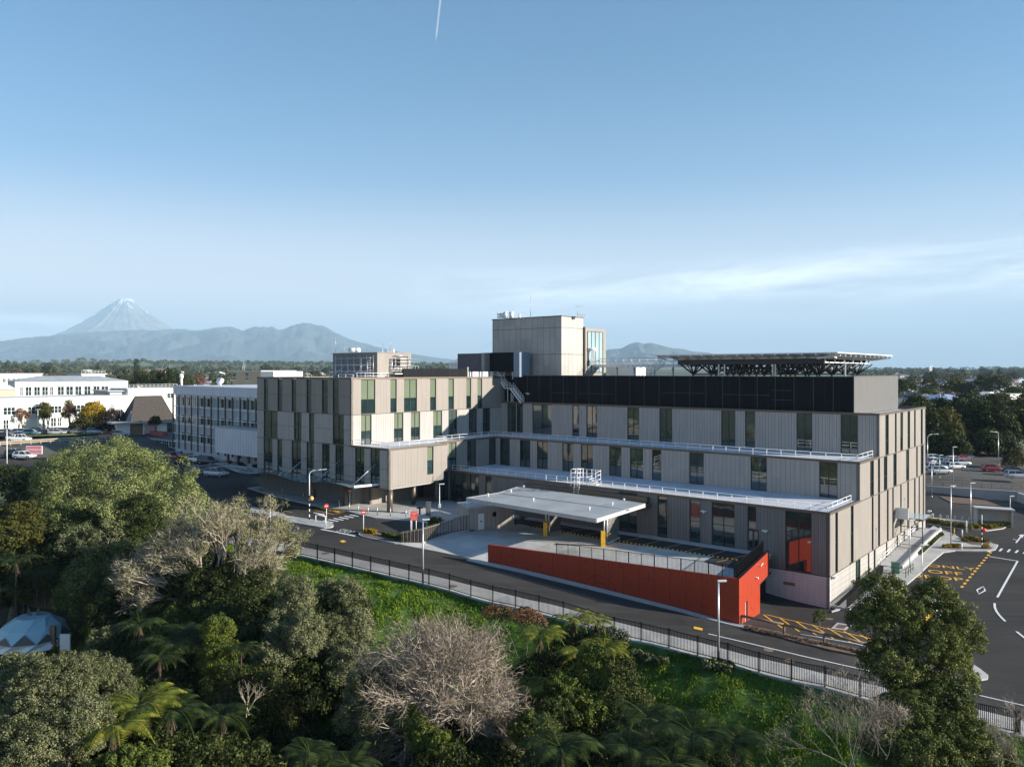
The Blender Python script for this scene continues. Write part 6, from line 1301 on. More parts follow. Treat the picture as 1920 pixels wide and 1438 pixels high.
# --- tree ferns
M['ferntrunk'] = mat('fern_trunk', (.055, .036, .024), .95, noise=.4, nscale=4)
def fern_proto(label, seed, m, nf=15, L=2.5, droop=1.0):
    rs = np.random.default_rng(seed); t = thing('tree_fern', label, 'tree fern', (0, 0, 0)); q = MB(); q.tube((0, 0, -6), (0, 0, 0), .13, .09, n=8)
    for i in range(14): a = rs.uniform(0, 2*PI); z = rs.uniform(-.2, .1); q.bar((0, 0, z), (math.cos(a)*.35, math.sin(a)*.35, z-1.1), .08, .03)
    build('trunk', q, M['ferntrunk'], t)
    for k in range(nf):
        a = 2*PI*k/nf+rs.uniform(-.2, .2); ln = L*rs.uniform(.8, 1.1); up_ = rs.uniform(.25, .75); C = []; Nn = []; T = []; S = []; n = 30; r = MB(); prev = None
        out = np.array([math.cos(a), math.sin(a), 0]); sd_ = np.array([-math.sin(a), math.cos(a), 0])
        for j in range(n):
            s = j/(n-1); x = ln*(s-.12*s*s); z = ln*(up_*s-droop*.52*s*s*(.7+.6*s)); c = out*x+np.array([0, 0, z]); w = ln*.27*math.sin(PI*min(1, .12+s*.95))**.8
            dz_ = up_-droop*.52*(1.4*s+1.8*s*s)
            if prev is not None and j % 3 == 0: r.tube(tuple(prev), tuple(c), .022*(1.2-s), n=4, cap=False)
            if j % 3 == 0 or prev is None: prev = c
            if s < .06: continue
            for sg in (-1, 1):
                d = sd_*sg+out*.35; d = d/np.linalg.norm(d); C.append(c+d*w*.5-np.array([0, 0, w*.14])); T.append(d-np.array([0, 0, .30])); Nn.append(np.array([0, 0, 1])+sd_*sg*.28-out*dz_*.6); S.append(w)
        for j in range(1, n):
            s = (j-.5)/(n-1); x = ln*(s-.12*s*s); z = ln*(up_*s-droop*.52*s*s*(.7+.6*s)); dz_ = up_-droop*.52*(1.4*s+1.8*s*s); C.append(out*x+np.array([0, 0, z])); T.append(out+np.array([0, 0, dz_])); Nn.append(np.array([0, 0, 1])-out*dz_); S.append(ln/n*2.2)
        C = np.array(C); fr = leaf_obj('frond', C, Nn, np.array(S), m, t, asp=.0001, T=np.array(T))
        # widen pinnae to a fixed breadth
        me = fr.data; co_ = np.empty(len(me.vertices)*3, np.float32); me.vertices.foreach_get('co', co_); V = co_.reshape(-1, 4, 3)
        t_ = V[:, 2]-V[:, 0]; t_ /= np.maximum(np.linalg.norm(t_, axis=1, keepdims=True), 1e-5); b = np.cross(t_, np.array([0, 0, 1.])); b /= np.maximum(np.linalg.norm(b, axis=1, keepdims=True), 1e-5)
        c = (V[:, 0]*.6+V[:, 2]*.4); bwd = ln*.0155; V[:, 1] = c+b*bwd; V[:, 3] = c-b*bwd; me.vertices.foreach_set('co', V.ravel()); me.update()
    return t
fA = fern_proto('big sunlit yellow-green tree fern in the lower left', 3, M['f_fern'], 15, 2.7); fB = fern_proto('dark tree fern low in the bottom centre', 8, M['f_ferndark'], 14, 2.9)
fA.location = PD(212, 1362, 40); fB.location = PD(1050, 1400, 38)
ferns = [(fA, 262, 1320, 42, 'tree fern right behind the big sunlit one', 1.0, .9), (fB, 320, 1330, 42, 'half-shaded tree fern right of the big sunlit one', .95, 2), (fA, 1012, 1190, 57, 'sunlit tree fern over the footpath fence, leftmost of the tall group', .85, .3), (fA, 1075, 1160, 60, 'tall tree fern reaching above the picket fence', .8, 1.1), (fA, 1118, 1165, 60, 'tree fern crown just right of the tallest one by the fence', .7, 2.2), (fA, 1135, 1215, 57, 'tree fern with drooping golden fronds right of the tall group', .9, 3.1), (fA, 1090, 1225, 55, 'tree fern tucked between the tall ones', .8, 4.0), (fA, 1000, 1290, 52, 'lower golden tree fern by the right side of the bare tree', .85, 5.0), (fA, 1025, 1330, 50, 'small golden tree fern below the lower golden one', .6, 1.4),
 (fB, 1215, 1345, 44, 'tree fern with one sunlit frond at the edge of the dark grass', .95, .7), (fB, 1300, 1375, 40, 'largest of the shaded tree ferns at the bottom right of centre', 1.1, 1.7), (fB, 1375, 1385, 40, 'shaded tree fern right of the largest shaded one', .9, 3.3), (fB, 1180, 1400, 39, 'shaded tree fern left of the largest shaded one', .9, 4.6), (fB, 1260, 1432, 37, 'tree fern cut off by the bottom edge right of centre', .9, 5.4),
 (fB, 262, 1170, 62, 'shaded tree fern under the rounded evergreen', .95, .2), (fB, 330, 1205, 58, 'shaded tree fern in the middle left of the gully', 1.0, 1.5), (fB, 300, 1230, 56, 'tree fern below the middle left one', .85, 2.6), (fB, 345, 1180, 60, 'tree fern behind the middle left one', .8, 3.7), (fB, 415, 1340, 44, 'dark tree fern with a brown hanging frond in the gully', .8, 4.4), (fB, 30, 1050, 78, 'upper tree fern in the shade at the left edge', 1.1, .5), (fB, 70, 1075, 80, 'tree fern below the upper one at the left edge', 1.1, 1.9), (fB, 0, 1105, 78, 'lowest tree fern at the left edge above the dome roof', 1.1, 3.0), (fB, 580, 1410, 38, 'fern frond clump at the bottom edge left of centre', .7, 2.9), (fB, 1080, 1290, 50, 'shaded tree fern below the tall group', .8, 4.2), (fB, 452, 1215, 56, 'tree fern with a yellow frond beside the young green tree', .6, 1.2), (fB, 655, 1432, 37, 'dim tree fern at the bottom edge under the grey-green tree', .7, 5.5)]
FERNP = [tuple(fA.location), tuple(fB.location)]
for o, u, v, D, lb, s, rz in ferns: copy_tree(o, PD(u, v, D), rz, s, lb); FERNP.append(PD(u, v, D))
for o in bpy.data.objects:
    if o.parent is None and o.name.startswith('tree_fern'): o['group'] = 'tree ferns in the gully'
# --- dark undergrowth bushes, copied
def proto_tree(name, label, cat, lobes, m, nclump, cr, per, leaf, r0, group, bark='bark', zb=-5.0, **kw):
    t = thing(name, label, cat, (0, 0, 0), group); q = MB(); limbs(q, (0, 0, zb), lobes, r0); build('trunk', q, M[bark], t); P, Nn = crown_pts(lobes, nclump, cr, per, **kw); leaf_obj('crown', P, Nn, leaf, M[m], t); return t
GU = 'undergrowth bushes in the dark gully'
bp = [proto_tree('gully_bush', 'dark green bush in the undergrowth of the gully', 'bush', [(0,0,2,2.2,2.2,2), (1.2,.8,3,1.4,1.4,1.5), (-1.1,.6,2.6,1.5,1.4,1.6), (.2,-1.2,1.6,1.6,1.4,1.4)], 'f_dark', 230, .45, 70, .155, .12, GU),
      proto_tree('gully_bush', 'olive-tinged bush in the undergrowth of the gully', 'bush', [(0,0,2,2,2,2.4), (.9,.5,3.6,1,1,1.4), (-1,-.4,2.8,1.3,1.3,1.5)], 'f_olive', 190, .42, 70, .14, .1, GU),
      proto_tree('gully_bush', 'bright-tipped bush in the undergrowth of the gully', 'bush', [(0,0,1.8,2.3,2.1,1.9), (1.3,0,2.6,1.2,1.2,1.3), (-1.3,.3,2.2,1.3,1.2,1.3)], 'f_yel', 200, .42, 70, .14, .1, GU)]
MARKS = [(60,1180,'the pale blue glasshouse roof'),(200,1100,'the rounded bright-tipped evergreen'),(300,1200,'the shaded ferns in the middle left'),(400,1080,'the fanned grey-brown tree'),(408,1220,'the sunlit young green tree'),(95,1300,'the big silvery tree in the lower left'),(212,1370,'the big sunlit tree fern'),(320,1330,'the half-shaded tree fern'),(470,1340,'the thin dead shrub'),(560,1170,'the left feathery tree of the pair'),(655,1180,'the right feathery tree of the pair'),(690,1310,'the grey-green tree by the bare tree'),(840,1250,'the large leafless tree'),(800,1390,'the olive bush at the bottom edge'),(1010,1360,'the blue-green feathery bush'),(1060,1290,'the green tree by the tall ferns'),(1100,1180,'the tall tree ferns at the fence'),(1215,1345,'the fern at the edge of the dark grass'),(1300,1385,'the largest shaded tree fern'),(1588,1400,'the long-branched bare shrub'),(1740,1350,'the lower tree in the bottom right'),(580,1410,'the fern clump at the bottom edge')]
used = [0, 0, 0]; r_ = random.Random(5); cand = []
for k in range(4200):
    x = r_.uniform(-60, 44); y = r_.uniform(18, 92); lim = 72.9-.555*x; d = (lim-y)*.874
    if abs(x) > y*.75+3: continue
    need = 24 if x > 4 else (15 if x > -12 else (15 if x > -24 else 11))
    if x < -38: need = 4
    if d < need: continue
    zt_ = g(x, y)+5
    v = HV+F*(CZ-zt_)/y; u = 960+F*x/y
    if u < 200 and 1060 < v < 1330 and y > 40: continue
    if any((x-a)**2+(y-b)**2 < 6.5 for a, b in cand): continue
    cand.append((x, y))
for i, (x, y) in enumerate(cand[:299]):
    k = r_.choices([0, 1, 2], [8, 2, 1])[0]; s = r_.uniform(.8, 1.5); loc = (x, y, g(x, y)+(r_.uniform(0, 2.6) if y < 58 else r_.uniform(0, 1.2)))
    un = 960+F*x/y; vn = HV+F*(CZ-loc[2]-3)/y; lm = min(MARKS, key=lambda m_: (m_[0]-un)**2+(m_[1]-vn)**2)
    lb = ['dark green bush', 'olive-tinged bush', 'bright-tipped bush'][k]+' '+('left of' if un < lm[0]-25 else 'right of' if un > lm[0]+25 else 'close to')+' '+lm[2]
    if not used[k]: bp[k].location = loc; bp[k].scale = (s, s, s); used[k] = 1; bp[k]['label'] = lb
    else: copy_tree(bp[k], loc, r_.uniform(0, 6.28), s, lb)
FL_ = [f_[4] for f_ in ferns]
for i, p in enumerate(FERNP):
    if i-2 in (19, 20, 21): continue
    copy_tree(bp[0], (p[0]+.3, p[1]+.2, p[2]-6.2), i*1.1, 1.15, label='dark leafy bush under the '+(['big sunlit lower-left tree fern', 'dark bottom-centre tree fern']+[' '.join(x.split()[:10]) for x in FL_])[i])
for i, (u_, v_, D_) in enumerate(FB_): q_ = PD(u_, v_, D_); copy_tree(bp[0], (q_[0], q_[1], q_[2]-4.6), i*2., 1.2, label=['left', 'right', 'lowest'][i]+' dark bush hiding the trunk of the large leafless tree')
# trees out of frame to the right which shade the gully, and to the left
OT = 'tall trees beside the camera'
op = proto_tree('tall_dark_tree', 'tall dark tree standing in the gully outside the picture', 'tree', [(0,0,9,4.5,4.5,5), (2,1,12.5,3,3,3.5), (-2.4,.4,11,3,3,3.4), (.4,-2,8,4,3,4)], 'f_dark', 420, .9, 30, .5, .4, OT)
pos = [(38, 22), (34, 17), (43, 30), (54, 33), (40, 22), (50, 24), (62, 28), (58, 18), (36, 14), (66, 34), (50, 12), (74, 26), (30, 4), (46, 4), (40, -4), (60, 6), (80, 20)]
for i, (x, y) in enumerate(pos):
    loc = (x, y, g(x, y)); s = [1.0, 1.1, 1.05, 1.2][i % 4]
    if i == 0: op.location = loc; op.scale = (s, s, s)
    else: copy_tree(op, loc, i*1.3, s)
# --- grass bank: thousands of blades
def grass():
    n = 300000; x = RNG.uniform(-40, 40, n); d = RNG.uniform(.25, 27, n); x0 = x-.485*d; y0 = 72.9-.555*x-.874*d
    keep = (np.abs(x0) < y0*.72+2) & (y0 > 20); x0, y0, d = x0[keep], y0[keep], d[keep]
    cl = fbm(x0*.9, y0*.9, 3, 21); k2 = cl+RNG.normal(size=len(x0))*.12 > .36; x0, y0, cl = x0[k2], y0[k2], cl[k2]; n = len(x0)
    z = H(x0, y0)-.38; h = .10+.42*np.clip(cl-.3, 0, 1)*RNG.uniform(.5, 1.3, n); T = np.stack([RNG.normal(size=n)*.35, RNG.normal(size=n)*.35, np.ones(n)], 1)
    leaf_obj('grass', np.stack([x0, y0, z+.36+h*.42], 1), np.stack([RNG.normal(size=n), RNG.normal(size=n), np.full(n, .3)], 1), h*1.25, M['grassb'], asp=.22, T=T, kind='stuff', label='long bright green grass on the bank below the picket fence', cat='grass')
grass()
bpoly = [fence_pt(x, -.15) for x in np.arange(-36, 52, 2.0)]+[fence_pt(x, -27) for x in np.arange(50, -38, -2.0)]
drape('grass_bank', bpoly, mat('grass_base', (.055, .11, .012), .95, noise=.5, nscale=.8), .0, res=2)
# --- small plants
sp1 = proto_tree('low_plant', 'low golden tussock plant in the mulch beds', 'plant', [(0,0,.25,.35,.35,.3)], 'f_gold', 14, .14, 18, .2, .02, 'golden plants in the kerb beds', zb=0); sp2 = proto_tree('low_plant', 'low green shrub in the mulch beds', 'plant', [(0,0,.3,.45,.4,.35)], 'f_yel', 16, .16, 18, .17, .02, 'green plants in the kerb beds', zb=0)
sp3 = proto_tree('low_plant', 'dry straw-coloured tuft', 'plant', [(0,0,.2,.35,.35,.25)], 'f_fart', 12, .14, 14, .18, .02, 'dry tufts in the street bed', zb=0); sp4 = proto_tree('grass_plant', 'pale arching flax clump', 'plant', [(0,0,.3,.8,.8,.35)], 'f_olive', 26, .2, 14, .3, .02, 'flax clumps on the grass bank', zb=0)
first = {0: True, 1: True, 2: True, 3: True}; pc_ = {}
def plant(u, v, k, s=1.0, bed='left bed by the slatted fence'):
    p = G(u, v); L = (p[0], p[1], p[2]+.12); o = (sp1, sp2, sp3, sp4)[k]; c_ = pc_[(k, bed)] = pc_.get((k, bed), -1)+1
    lb = '%s, %s along the %s' % (['low golden tussock', 'low green shrub', 'dry straw-coloured tuft', 'pale flax clump'][k], ORD[c_], bed)
    if first[k]: o.location = L; o.scale = (s, s, s); first[k] = False; o['label'] = lb
    else: copy_tree(o, L, random.uniform(0, 6), s, lb)
for u, v in ((683, 1000), (689, 1001), (695, 1001.5), (701, 1003)): plant(u, v, 0, 1.0)
for u, v in ((1772, 1029), (1778, 1028), (1785, 1027.5), (1792, 1028), (1799, 1028), (1850, 1029), (1845, 1029)): plant(u, v, 0, .9, 'kerb bed by the red-disc crossing pole')
for i in range(16): plant(722+i*2.6, 1007+i*.75, 1, .9)
for i in range(26): t = i/25; plant(1720+45*t+random.uniform(-1, 1), 1041-36*t, 1, .8, 'bed beside the entrance ramp')
for i in range(40): t = i/39; plant(1742+150*t, 979+13*math.sin(t*2.6)*.9+random.uniform(-2, 3), i % 2, 1.0, 'long bed in front of the bicycle hoops')
for i in range(14): plant(1806+i*3.5, 1012+random.uniform(-1, 6), i % 2, .8, 'rounded bed left of the crossing')
for i in range(30): t = i/29; plant(1400+270*t, 1179.5+61*t+random.uniform(-2, 2), 2, .55, 'street bed behind the timber rail')
for u, v in ((812, 985), (808, 987), (820, 984)): plant(u, v, 1, 1.5, 'end of the plaza behind the slatted fence')
for (u, v) in ((985, 1152), (1240, 1246), (1215, 1241), (1330, 1254), (1345, 1252), (1362, 1256), (1195, 1232)):
    plant(u, v, 3, .8, 'lit grass below the picket fence')
# sapling with stakes
p = Vector(G(1537, 1196)); t = thing('staked_sapling', 'young sapling tied to stakes behind the timber rail', 'tree', p); q = MB(); q.tube(p, p+Vector((0, 0, 2.1)), .035, n=6)
for dx_ in (-.35, .35): q.tube(p+Vector((dx_, 0, 0)), p+Vector((dx_, 0, 1.1)), .03, n=5)
build('trunk', q, M['timber'], t); P, Nn = crown_pts([(p.x, p.y, p.z+1.9, .45, .45, .65), (p.x-.6, p.y, p.z+1.6, .3, .3, .15)], 40, .2, 16, fill=0); leaf_obj('crown', P, Nn, .16, M['f_yel'], t)
# --- glasshouse roof in the gully at the far left
gx, gy, gz = PD(62, 1205, 78); t = thing('glasshouse', 'faceted pale blue dome roof of a small glasshouse in the shady gully', 'glasshouse', (gx, gy, gz)); R0 = 3.4; rings = []
for k, (r, z) in enumerate(((1.0, .0), (1.0, .75), (.82, 1.9), (.45, 2.7))): rings.append([(gx+R0*r*math.cos(2*PI*(i+.5*(k % 2))/10), gy+R0*r*math.sin(2*PI*(i+.5*(k % 2))/10), gz+z) for i in range(10)])
q = MB(); q.loft(rings[:2], smooth=False, cap=False); build('wall', q, M['white'], t); q = MB(); q.loft(rings[1:], smooth=False); q.face([(gx, gy, gz+3.1)]+[rings[3][0], rings[3][1]])
build('roof', q, mat('pale_blue_roof', (.34, .52, .58), .5), t)
q = MB(); cc_ = Vector((gx, gy, gz))
for i in (5, 6, 7, 8, 9):
    P0, P1, P2 = Vector(rings[1][i % 10]), Vector(rings[1][(i+1) % 10]), Vector(rings[2][(i+1) % 10]); M0 = P0.lerp(P1, .5); P2 = M0.lerp(P2, .82 if i % 2 else .6); o_ = (M0-cc_); o_.z = 0; o_ = o_.normalized()*.07+Vector((0, 0, .05))
    q.face([P0+o_, P1+o_, P2+o_])
for a_ in (1.2, 2.0): q.face([(gx+math.cos(a_)*1.0-.3, gy+.2, gz+2.5), (gx+math.cos(a_)*1.0+.3, gy+.2, gz+2.5), (gx+math.cos(a_)*1.4, gy+.1, gz+3.7)])
build('window', q, M['trim'], t); q = MB(); q.box(gx+2.6, gx+3.1, gy-1.6, gy-1.3, gz, gz+2.2); build('door', q, M['timber'], t)
q = MB(); q.box(gx+3.6, gx+4.6, gy-1.6, gy-1.4, gz-.2, gz+1.4); build('white_board', q, M['white'], loc=(gx+4, gy-1.5, gz), label='white board leaning beside the glasshouse', cat='board')
# ================================================================= buildings and trees beyond
def pxwall(u0, v0t, D0, u1, D1, zt, zb): return PD(u0, 0, D0), PD(u1, 0, D1)
class Wall:
    """vertical wall from plan point P to S"""
    def __init__(s, P, S):
        s.P = Vector((P[0], P[1], 0)); s.d = Vector((S[0]-P[0], S[1]-P[1], 0)); s.L = s.d.length; s.d.normalize(); s.n = Vector((-s.d.y, s.d.x, 0))   # n = away from camera when running left to right
    def T(s, x, d, z): v = s.P+s.d*x+s.n*d; return (v.x, v.y, z)
    def at(s, u):
        r = ray(u); return (r*s.P.y-s.P.x)/(s.d.x-r*s.d.y)
def xy(u, D): return (ray(u)*D, D)
def bld(name, label, P, S, depth, z0, z1, mw, mr, cat='building', roof='flat', over=.3, wins=(), group=None, rise=1.5, par=None, sink=2):
    w = Wall(P, S); t = thing(name, label, cat, (*w.P.xy, z0), group); q = MB(); q.box(0, w.L, 0, depth, z0-sink, z1, w.T); build('wall', q, mw, t)
    q = MB(); o = over
    if roof == 'flat': q.box(-o, w.L+o, -o, depth+o, z1, z1+.3, w.T)
    else:
        e = [(-o, -o), (w.L+o, -o), (w.L+o, depth+o), (-o, depth+o)]; hip = roof == 'hip'; ins = min(depth/2, w.L/2) if hip else 0
        r0, r1 = (-o+ins, depth/2), (w.L+o-ins, depth/2); A = [w.T(*p, z1) for p in e]; R0_, R1_ = w.T(*r0, z1+rise), w.T(*r1, z1+rise)
        q.face([A[0], A[1], R1_, R0_]); q.face([A[2], A[3], R0_, R1_]); q.face([A[1], A[2], R1_]); q.face([A[3], A[0], R0_]); q.face(A[::-1])
    build('roof', q, mr, t)
    for (x0, x1, za, zb, n) in wins:
        f = MB(); f.box(x0, x1, -.08, -.02, za, zb, w.T); fo = build('window', f, M['white'], t); gq = MB()
        for k in range(n):
            a = x0+(x1-x0)*k/n+.08; b = x0+(x1-x0)*(k+1)/n-.06
            gq.box(a, b, -.11, -.085, za+.1, (za+zb)/2-.03, w.T); gq.box(a, b, -.11, -.085, (za+zb)/2+.03, zb-.08, w.T)
        build('pane', gq, M['glass'], fo)
    return t, w
# grey three-storey ward block
t, w = bld('ward_block', 'grey three-storey block with a grid of posts behind the left wing', xy(329, 180), xy(500, 151), 30, 2.5, 17.0, mat('grey_blue_wall', (.42, .46, .50), .7), M['roof'])
q = MB(); q.box(-.1, w.L, -.5, 0, 15.3, 17.2, w.T); build('fascia', q, M['white_rib'], t)
q = MB(); nb = 13; bwid = w.L/nb
for k in range(nb+1): q.box(k*bwid-.14, k*bwid+.14, -.7, -.4, 3, 15.3, w.T)
build('posts', q, M['trim'], t); q = MB()
for z in (15.0, 12.6, 9.2+1.2, 8.6, 6.4, 4.6): q.box(0, w.L, -.55, -.42, z, z+.14, w.T)
build('sun_shelf', q, M['white'], t)
for r, z in enumerate((12.8, 8.9, 4.9)):
    for k in range(nb):
        x0 = k*bwid+.35; f = MB(); f.box(x0, x0+bwid-.7, -.05, 0, z, z+2.0, w.T); fo = build('window', f, M['white'], t); gq = MB(); n = 3
        for j in range(n): gq.box(x0+.08+(bwid-.78)*j/n, x0+(bwid-.78)*(j+1)/n, -.08, -.055, z+.1, z+1.9, w.T)
        build('pane', gq, M['glassl' if (k*7+r*3) % 3 == 0 else 'glass'], fo)
q = MB(); c = PD(340, 712, 186); q.tube((c[0], c[1], 17), (c[0], c[1], 19), .3, n=10); q.tube((c[0], c[1], 19), (c[0], c[1], 20), .55, .4, n=10); build('chimney', q, M['white'], t)
q = MB(); c = PD(414, 712, 178); q.tube((c[0], c[1], 17.3), (c[0], c[1], 18.2), .15, n=8); q.tube((c[0], c[1], 18.2), (c[0]-.3, c[1]-.5, 18.6), .9, .7, n=14); build('satellite_dish', q, M['white'], t)
# pale ribbed box and low dark-roofed building
t, w = bld('link_building', 'pale blue-grey ribbed box raised over the yard beside the left wing', xy(403, 158), xy(486, 147), 14, 4.2, 9.2, M['white_rib'], M['roofd'], over=.05, sink=0)
q = MB(); 
for x in (1, 5, 9): q.box(x, x+.4, 2, 2.4, 1.5, 4.2, w.T)
build('leg', q, M['trim'], t)
t, w = bld('low_building', 'long low building with a dark roof and a strip of windows above the left yard', xy(250, 202), xy(408, 174), 10, .8, 4.1, mat('grey_render', (.30, .32, .33), .8), mat('dark_blue_roof', (.045, .055, .075), .6), roof='gable', rise=1.0, wins=[(2+k*3.6, 5.3+k*3.6, 2.3, 3.7, 3) for k in range(9)])
q = MB(); q.box(6, 13, 1.5, 3, 4.3, 5.4, w.T); build('brick_parapet', q, mat('red_brick', (.35, .09, .06), .8), t)
q = MB()
for x in (20, 23, 26): q.box(x, x+2, 6, 8, 4.6, 6.3, w.T)
build('rooftop_unit', q, M['white'], t)
# chapel
P, S = xy(236, 198), xy(330, 206); w = Wall(P, S); t = thing('chapel', 'chapel with a very steep dark brown roof left of the grey ward block', 'chapel', (*P, 4))
q = MB(); q.box(-2, w.L, 0, 9, 2, 7.3, w.T); build('wall', q, M['whitew'], t); q = MB(); q.box(-3.5, w.L+.5, -1.4, 10, 7.3, 7.75, w.T); build('eaves', q, M['roofd'], t)
q = MB(); A = [w.T(.8, -1, 7.75), w.T(w.L-.3, -1, 7.75), w.T(w.L-2.4, 4, 14.2), w.T(3.2, 4, 14.2)]; B = [w.T(.8, 9, 7.75), w.T(w.L-.3, 9, 7.75)]
q.face(A); q.face([B[1], B[0], A[3], A[2]]); q.face([A[1], B[1], A[2]]); q.face([B[0], A[0], A[3]]); build('roof', q, mat('brown_shingles', (.055, .045, .038), .85, noise=.2, nscale=2), t)
q = MB(); q.box(1.0, 4, -.1, 0, 4, 7.2, w.T); build('timber_panel', q, M['timber'], t); q = MB(); q.box(4.4, 7.5, -.1, 0, 4, 6.8, w.T); build('pink_panel', q, mat('pink_render', (.50, .33, .33), .8), t)
q = MB(); q.face([w.T(.7, -.9, 7.8), w.T(2.6, 3.2, 12.4), w.T(.9, 7.5, 7.8)]); build('gable_window', q, M['glassl'], t)
for k in range(4): q = MB(); q.box(10+k*1.9, 11.4+k*1.9, -.1, 0, 4.6, 7, w.T); build('window', q, M['glass'], t)
# white hospital wings, two storeys stepping back
wn_ = lambda us, w, za, zb, n: [(w.at(a), w.at(b), za, zb, n) for a, b in us]
P, S = xy(-70, 196), xy(250, 230); w = Wall(P, S)
ws = [(6,28),(52,72),(95,115),(136,158),(186,194),(208,214)]
t, w = bld('white_wing', 'long low white wing facing the upper left car park', P, S, 14, 4, 13.3, M['whitew'], M['roof'], wins=wn_(ws, w, 9.2, 11.2, 3)+wn_([(6,16),(95,105),(108,115)], w, 5.5, 8, 2))
P, S = xy(28, 232), xy(240, 252); w = Wall(P, S); ws = [(38,43),(48,59),(64,75),(79,90),(94,100),(108,120),(124,137),(141,153),(158,170),(175,187),(190,203)]
t, w = bld('white_wing', 'upper white wing with a row of square windows and a grey hipped roof', P, S, 15, 10, 17.6, M['whitew'], M['roofd'], roof='hip', rise=1.6, wins=wn_(ws, w, 13.3, 16, 2))
P, S = xy(0, 310), xy(79, 330); w = Wall(P, S)
t, w = bld('white_wing', 'distant white two-row block at the far left', P, S, 14, 8, 19.5, M['whitew'], M['roof'], wins=[(1+k*2.3, 2.6+k*2.3, z, z+1.6, 2) for k in range(7) for z in (16.2, 12.2)])
t, w = bld('water_tank_house', 'white rooftop block with a railing above the white wings', xy(153, 258), xy(197, 265), 8, 15, 19.6, M['whitew'], M['roof'], over=.5); railing('railing', [w.T(0, 0, 19.8), w.T(w.L, 0, 19.8)], 1.1, 1.2, M['white'], parent=t)
t, w = bld('grey_hall', 'grey curved-roof hall between the white wings and the ward block', xy(206, 232), xy(262, 238), 14, 6, 14.6, mat('hall_grey', (.36, .37, .37), .7), M['roofd'], over=.8)
t, w = bld('white_annex', 'white annex with rooftop railing left of the grey ward block', xy(240, 234), xy(334, 246), 12, 6, 15.2, M['whitew'], M['roof'], wins=[(12, 14, 12.2, 13.8, 2)]); railing('railing', [w.T(-3, .5, 15.4), w.T(w.L, .5, 15.4)], 1.2, 1.2, M['white'], parent=t)
t, w = bld('tan_building', 'tan flat-roofed building with dark corner windows behind the ward block', xy(436, 260), xy(490, 252), 14, 5, 20.6, M['tan'], M['roof'], wins=[(.2, 2, 17.5, 20.2, 1), (6.6, 8.4, 17.5, 20.2, 1)]); q = MB(); q.box(w.L*.98, w.L+6, -.1, 12, 5, 20.6, w.T); build('side_wall', q, M['whitew'], t)
t, w = bld('tan_building', 'small brown gabled building at the left edge behind the white wing', xy(-8, 214), xy(29, 218), 9, 9, 15.5, M['tan'], M['whitew'], roof='gable', rise=1.2)
t, w = bld('pale_shed', 'pale shed with a pitched roof behind the dark roof boxes', xy(841, 190), xy(872, 188), 12, 8, 22.6, M['white_rib'], M['roofd'], roof='gable', rise=1.4)
t, w = bld('long_shed', 'long white-roofed industrial building beyond the left wing roof', xy(505, 420), xy(625, 410), 20, 8, 17.5, M['whitew'], M['white'])
# sign at the lower car park
p = PZ(64, 856, 3.9); q = MB(); q.box(p[0]-1.6, p[0]+1.6, p[1], p[1]+.1, 4.4, 6.0); s_ = build('information_sign', q, M['white'], loc=p, label='pink and white notice board by the lower left car park', cat='sign'); q = MB(); q.box(p[0]-1.4, p[0]+1.4, p[1]-.03, p[1]-.01, 4.6, 5.2); q.box(p[0]-1.4, p[0]+1.4, p[1]-.03, p[1]-.01, 5.4, 5.9); build('sign_panel', q, mat('pink_red', (.75, .22, .25), .5), s_)
q = MB(); A_ = Vector(PZ(-20, 838, 4.6)); B_ = Vector(PZ(230, 822, 4.6))
for z in (.5, .9): q.bar(A_+Vector((0, 0, z)), B_+Vector((0, 0, z)), .1, .2)
for k in range(15): c = A_.lerp(B_, k/14); q.bar(c, c+Vector((0, 0, 1)), .15, .15)
build('timber_fence', q, M['tan'], loc=A_, label='low pale timber rail fence along the edge of the upper left car park', cat='fence')
for i, (u, v, lb) in enumerate(((13, 860, 'lamp post at the left edge of the lower car park'), (71, 812, 'lamp post in front of the white wing'), (226, 815, 'lamp post beside the plum-leaved tree'), (238, 813, 'white lamp post by the chapel path'))):
    p = PZ(u, v, 4.2); p = (p[0], p[1], g(p[0], p[1])); t = thing('street_lamp', lb, 'street lamp', p); q = MB(); q.tube(p, up(p, 6.5), .1, .06, n=8); build('pole', q, M['white'], t); q = MB(); q.box(p[0]-.6, p[0]+.6, p[1]-.1, p[1]+.1, p[2]+6.5, p[2]+6.62); build('lamp_head', q, M['white'], t)
# --- trees of the middle distance, each its own
def mtree(label, u, v, D, rx, rz, m, n=110, per=26, lobes=None, cat='tree', name='tree', cr=None, zmin=-.4, fill=.25, bark='bark'):
    L = lobes or [(u, v, D, rx*.75, rz*.75), (u-rx*.45, v+rz*.3, D, rx*.5, rz*.5), (u+rx*.45, v+rz*.25, D-1, rx*.5, rz*.55), (u+rx*.1, v-rz*.35, D, rx*.5, rz*.5)]
    s = D/F; return tree(name, label, cat, L, m, n, cr or rx*s*.26, per, max(.3, rx*s*.11), bark=bark, r0=.25, fill=fill, zmin=zmin)
mtree('golden yellow autumn tree in front of the white wings', 174, 776, 205, 27, 25, 'f_gold', 240, name='autumn_tree')
mtree('dark green tree under the golden one', 168, 795, 203, 34, 16, 'f_conif', 160, name='dark_tree'); mtree('rust-brown autumn tree left of the golden tree', 130, 775, 206, 15, 17, 'f_rust', 120, name='autumn_tree', fill=.1)
mtree('pinkish autumn tree at the left in front of the white wing', 40, 778, 206, 14, 14, 'f_rust', 90, name='autumn_tree', fill=.02); mtree('second pinkish autumn tree at the far left', 25, 780, 208, 11, 12, 'f_rust', 80, name='autumn_tree', fill=.02)
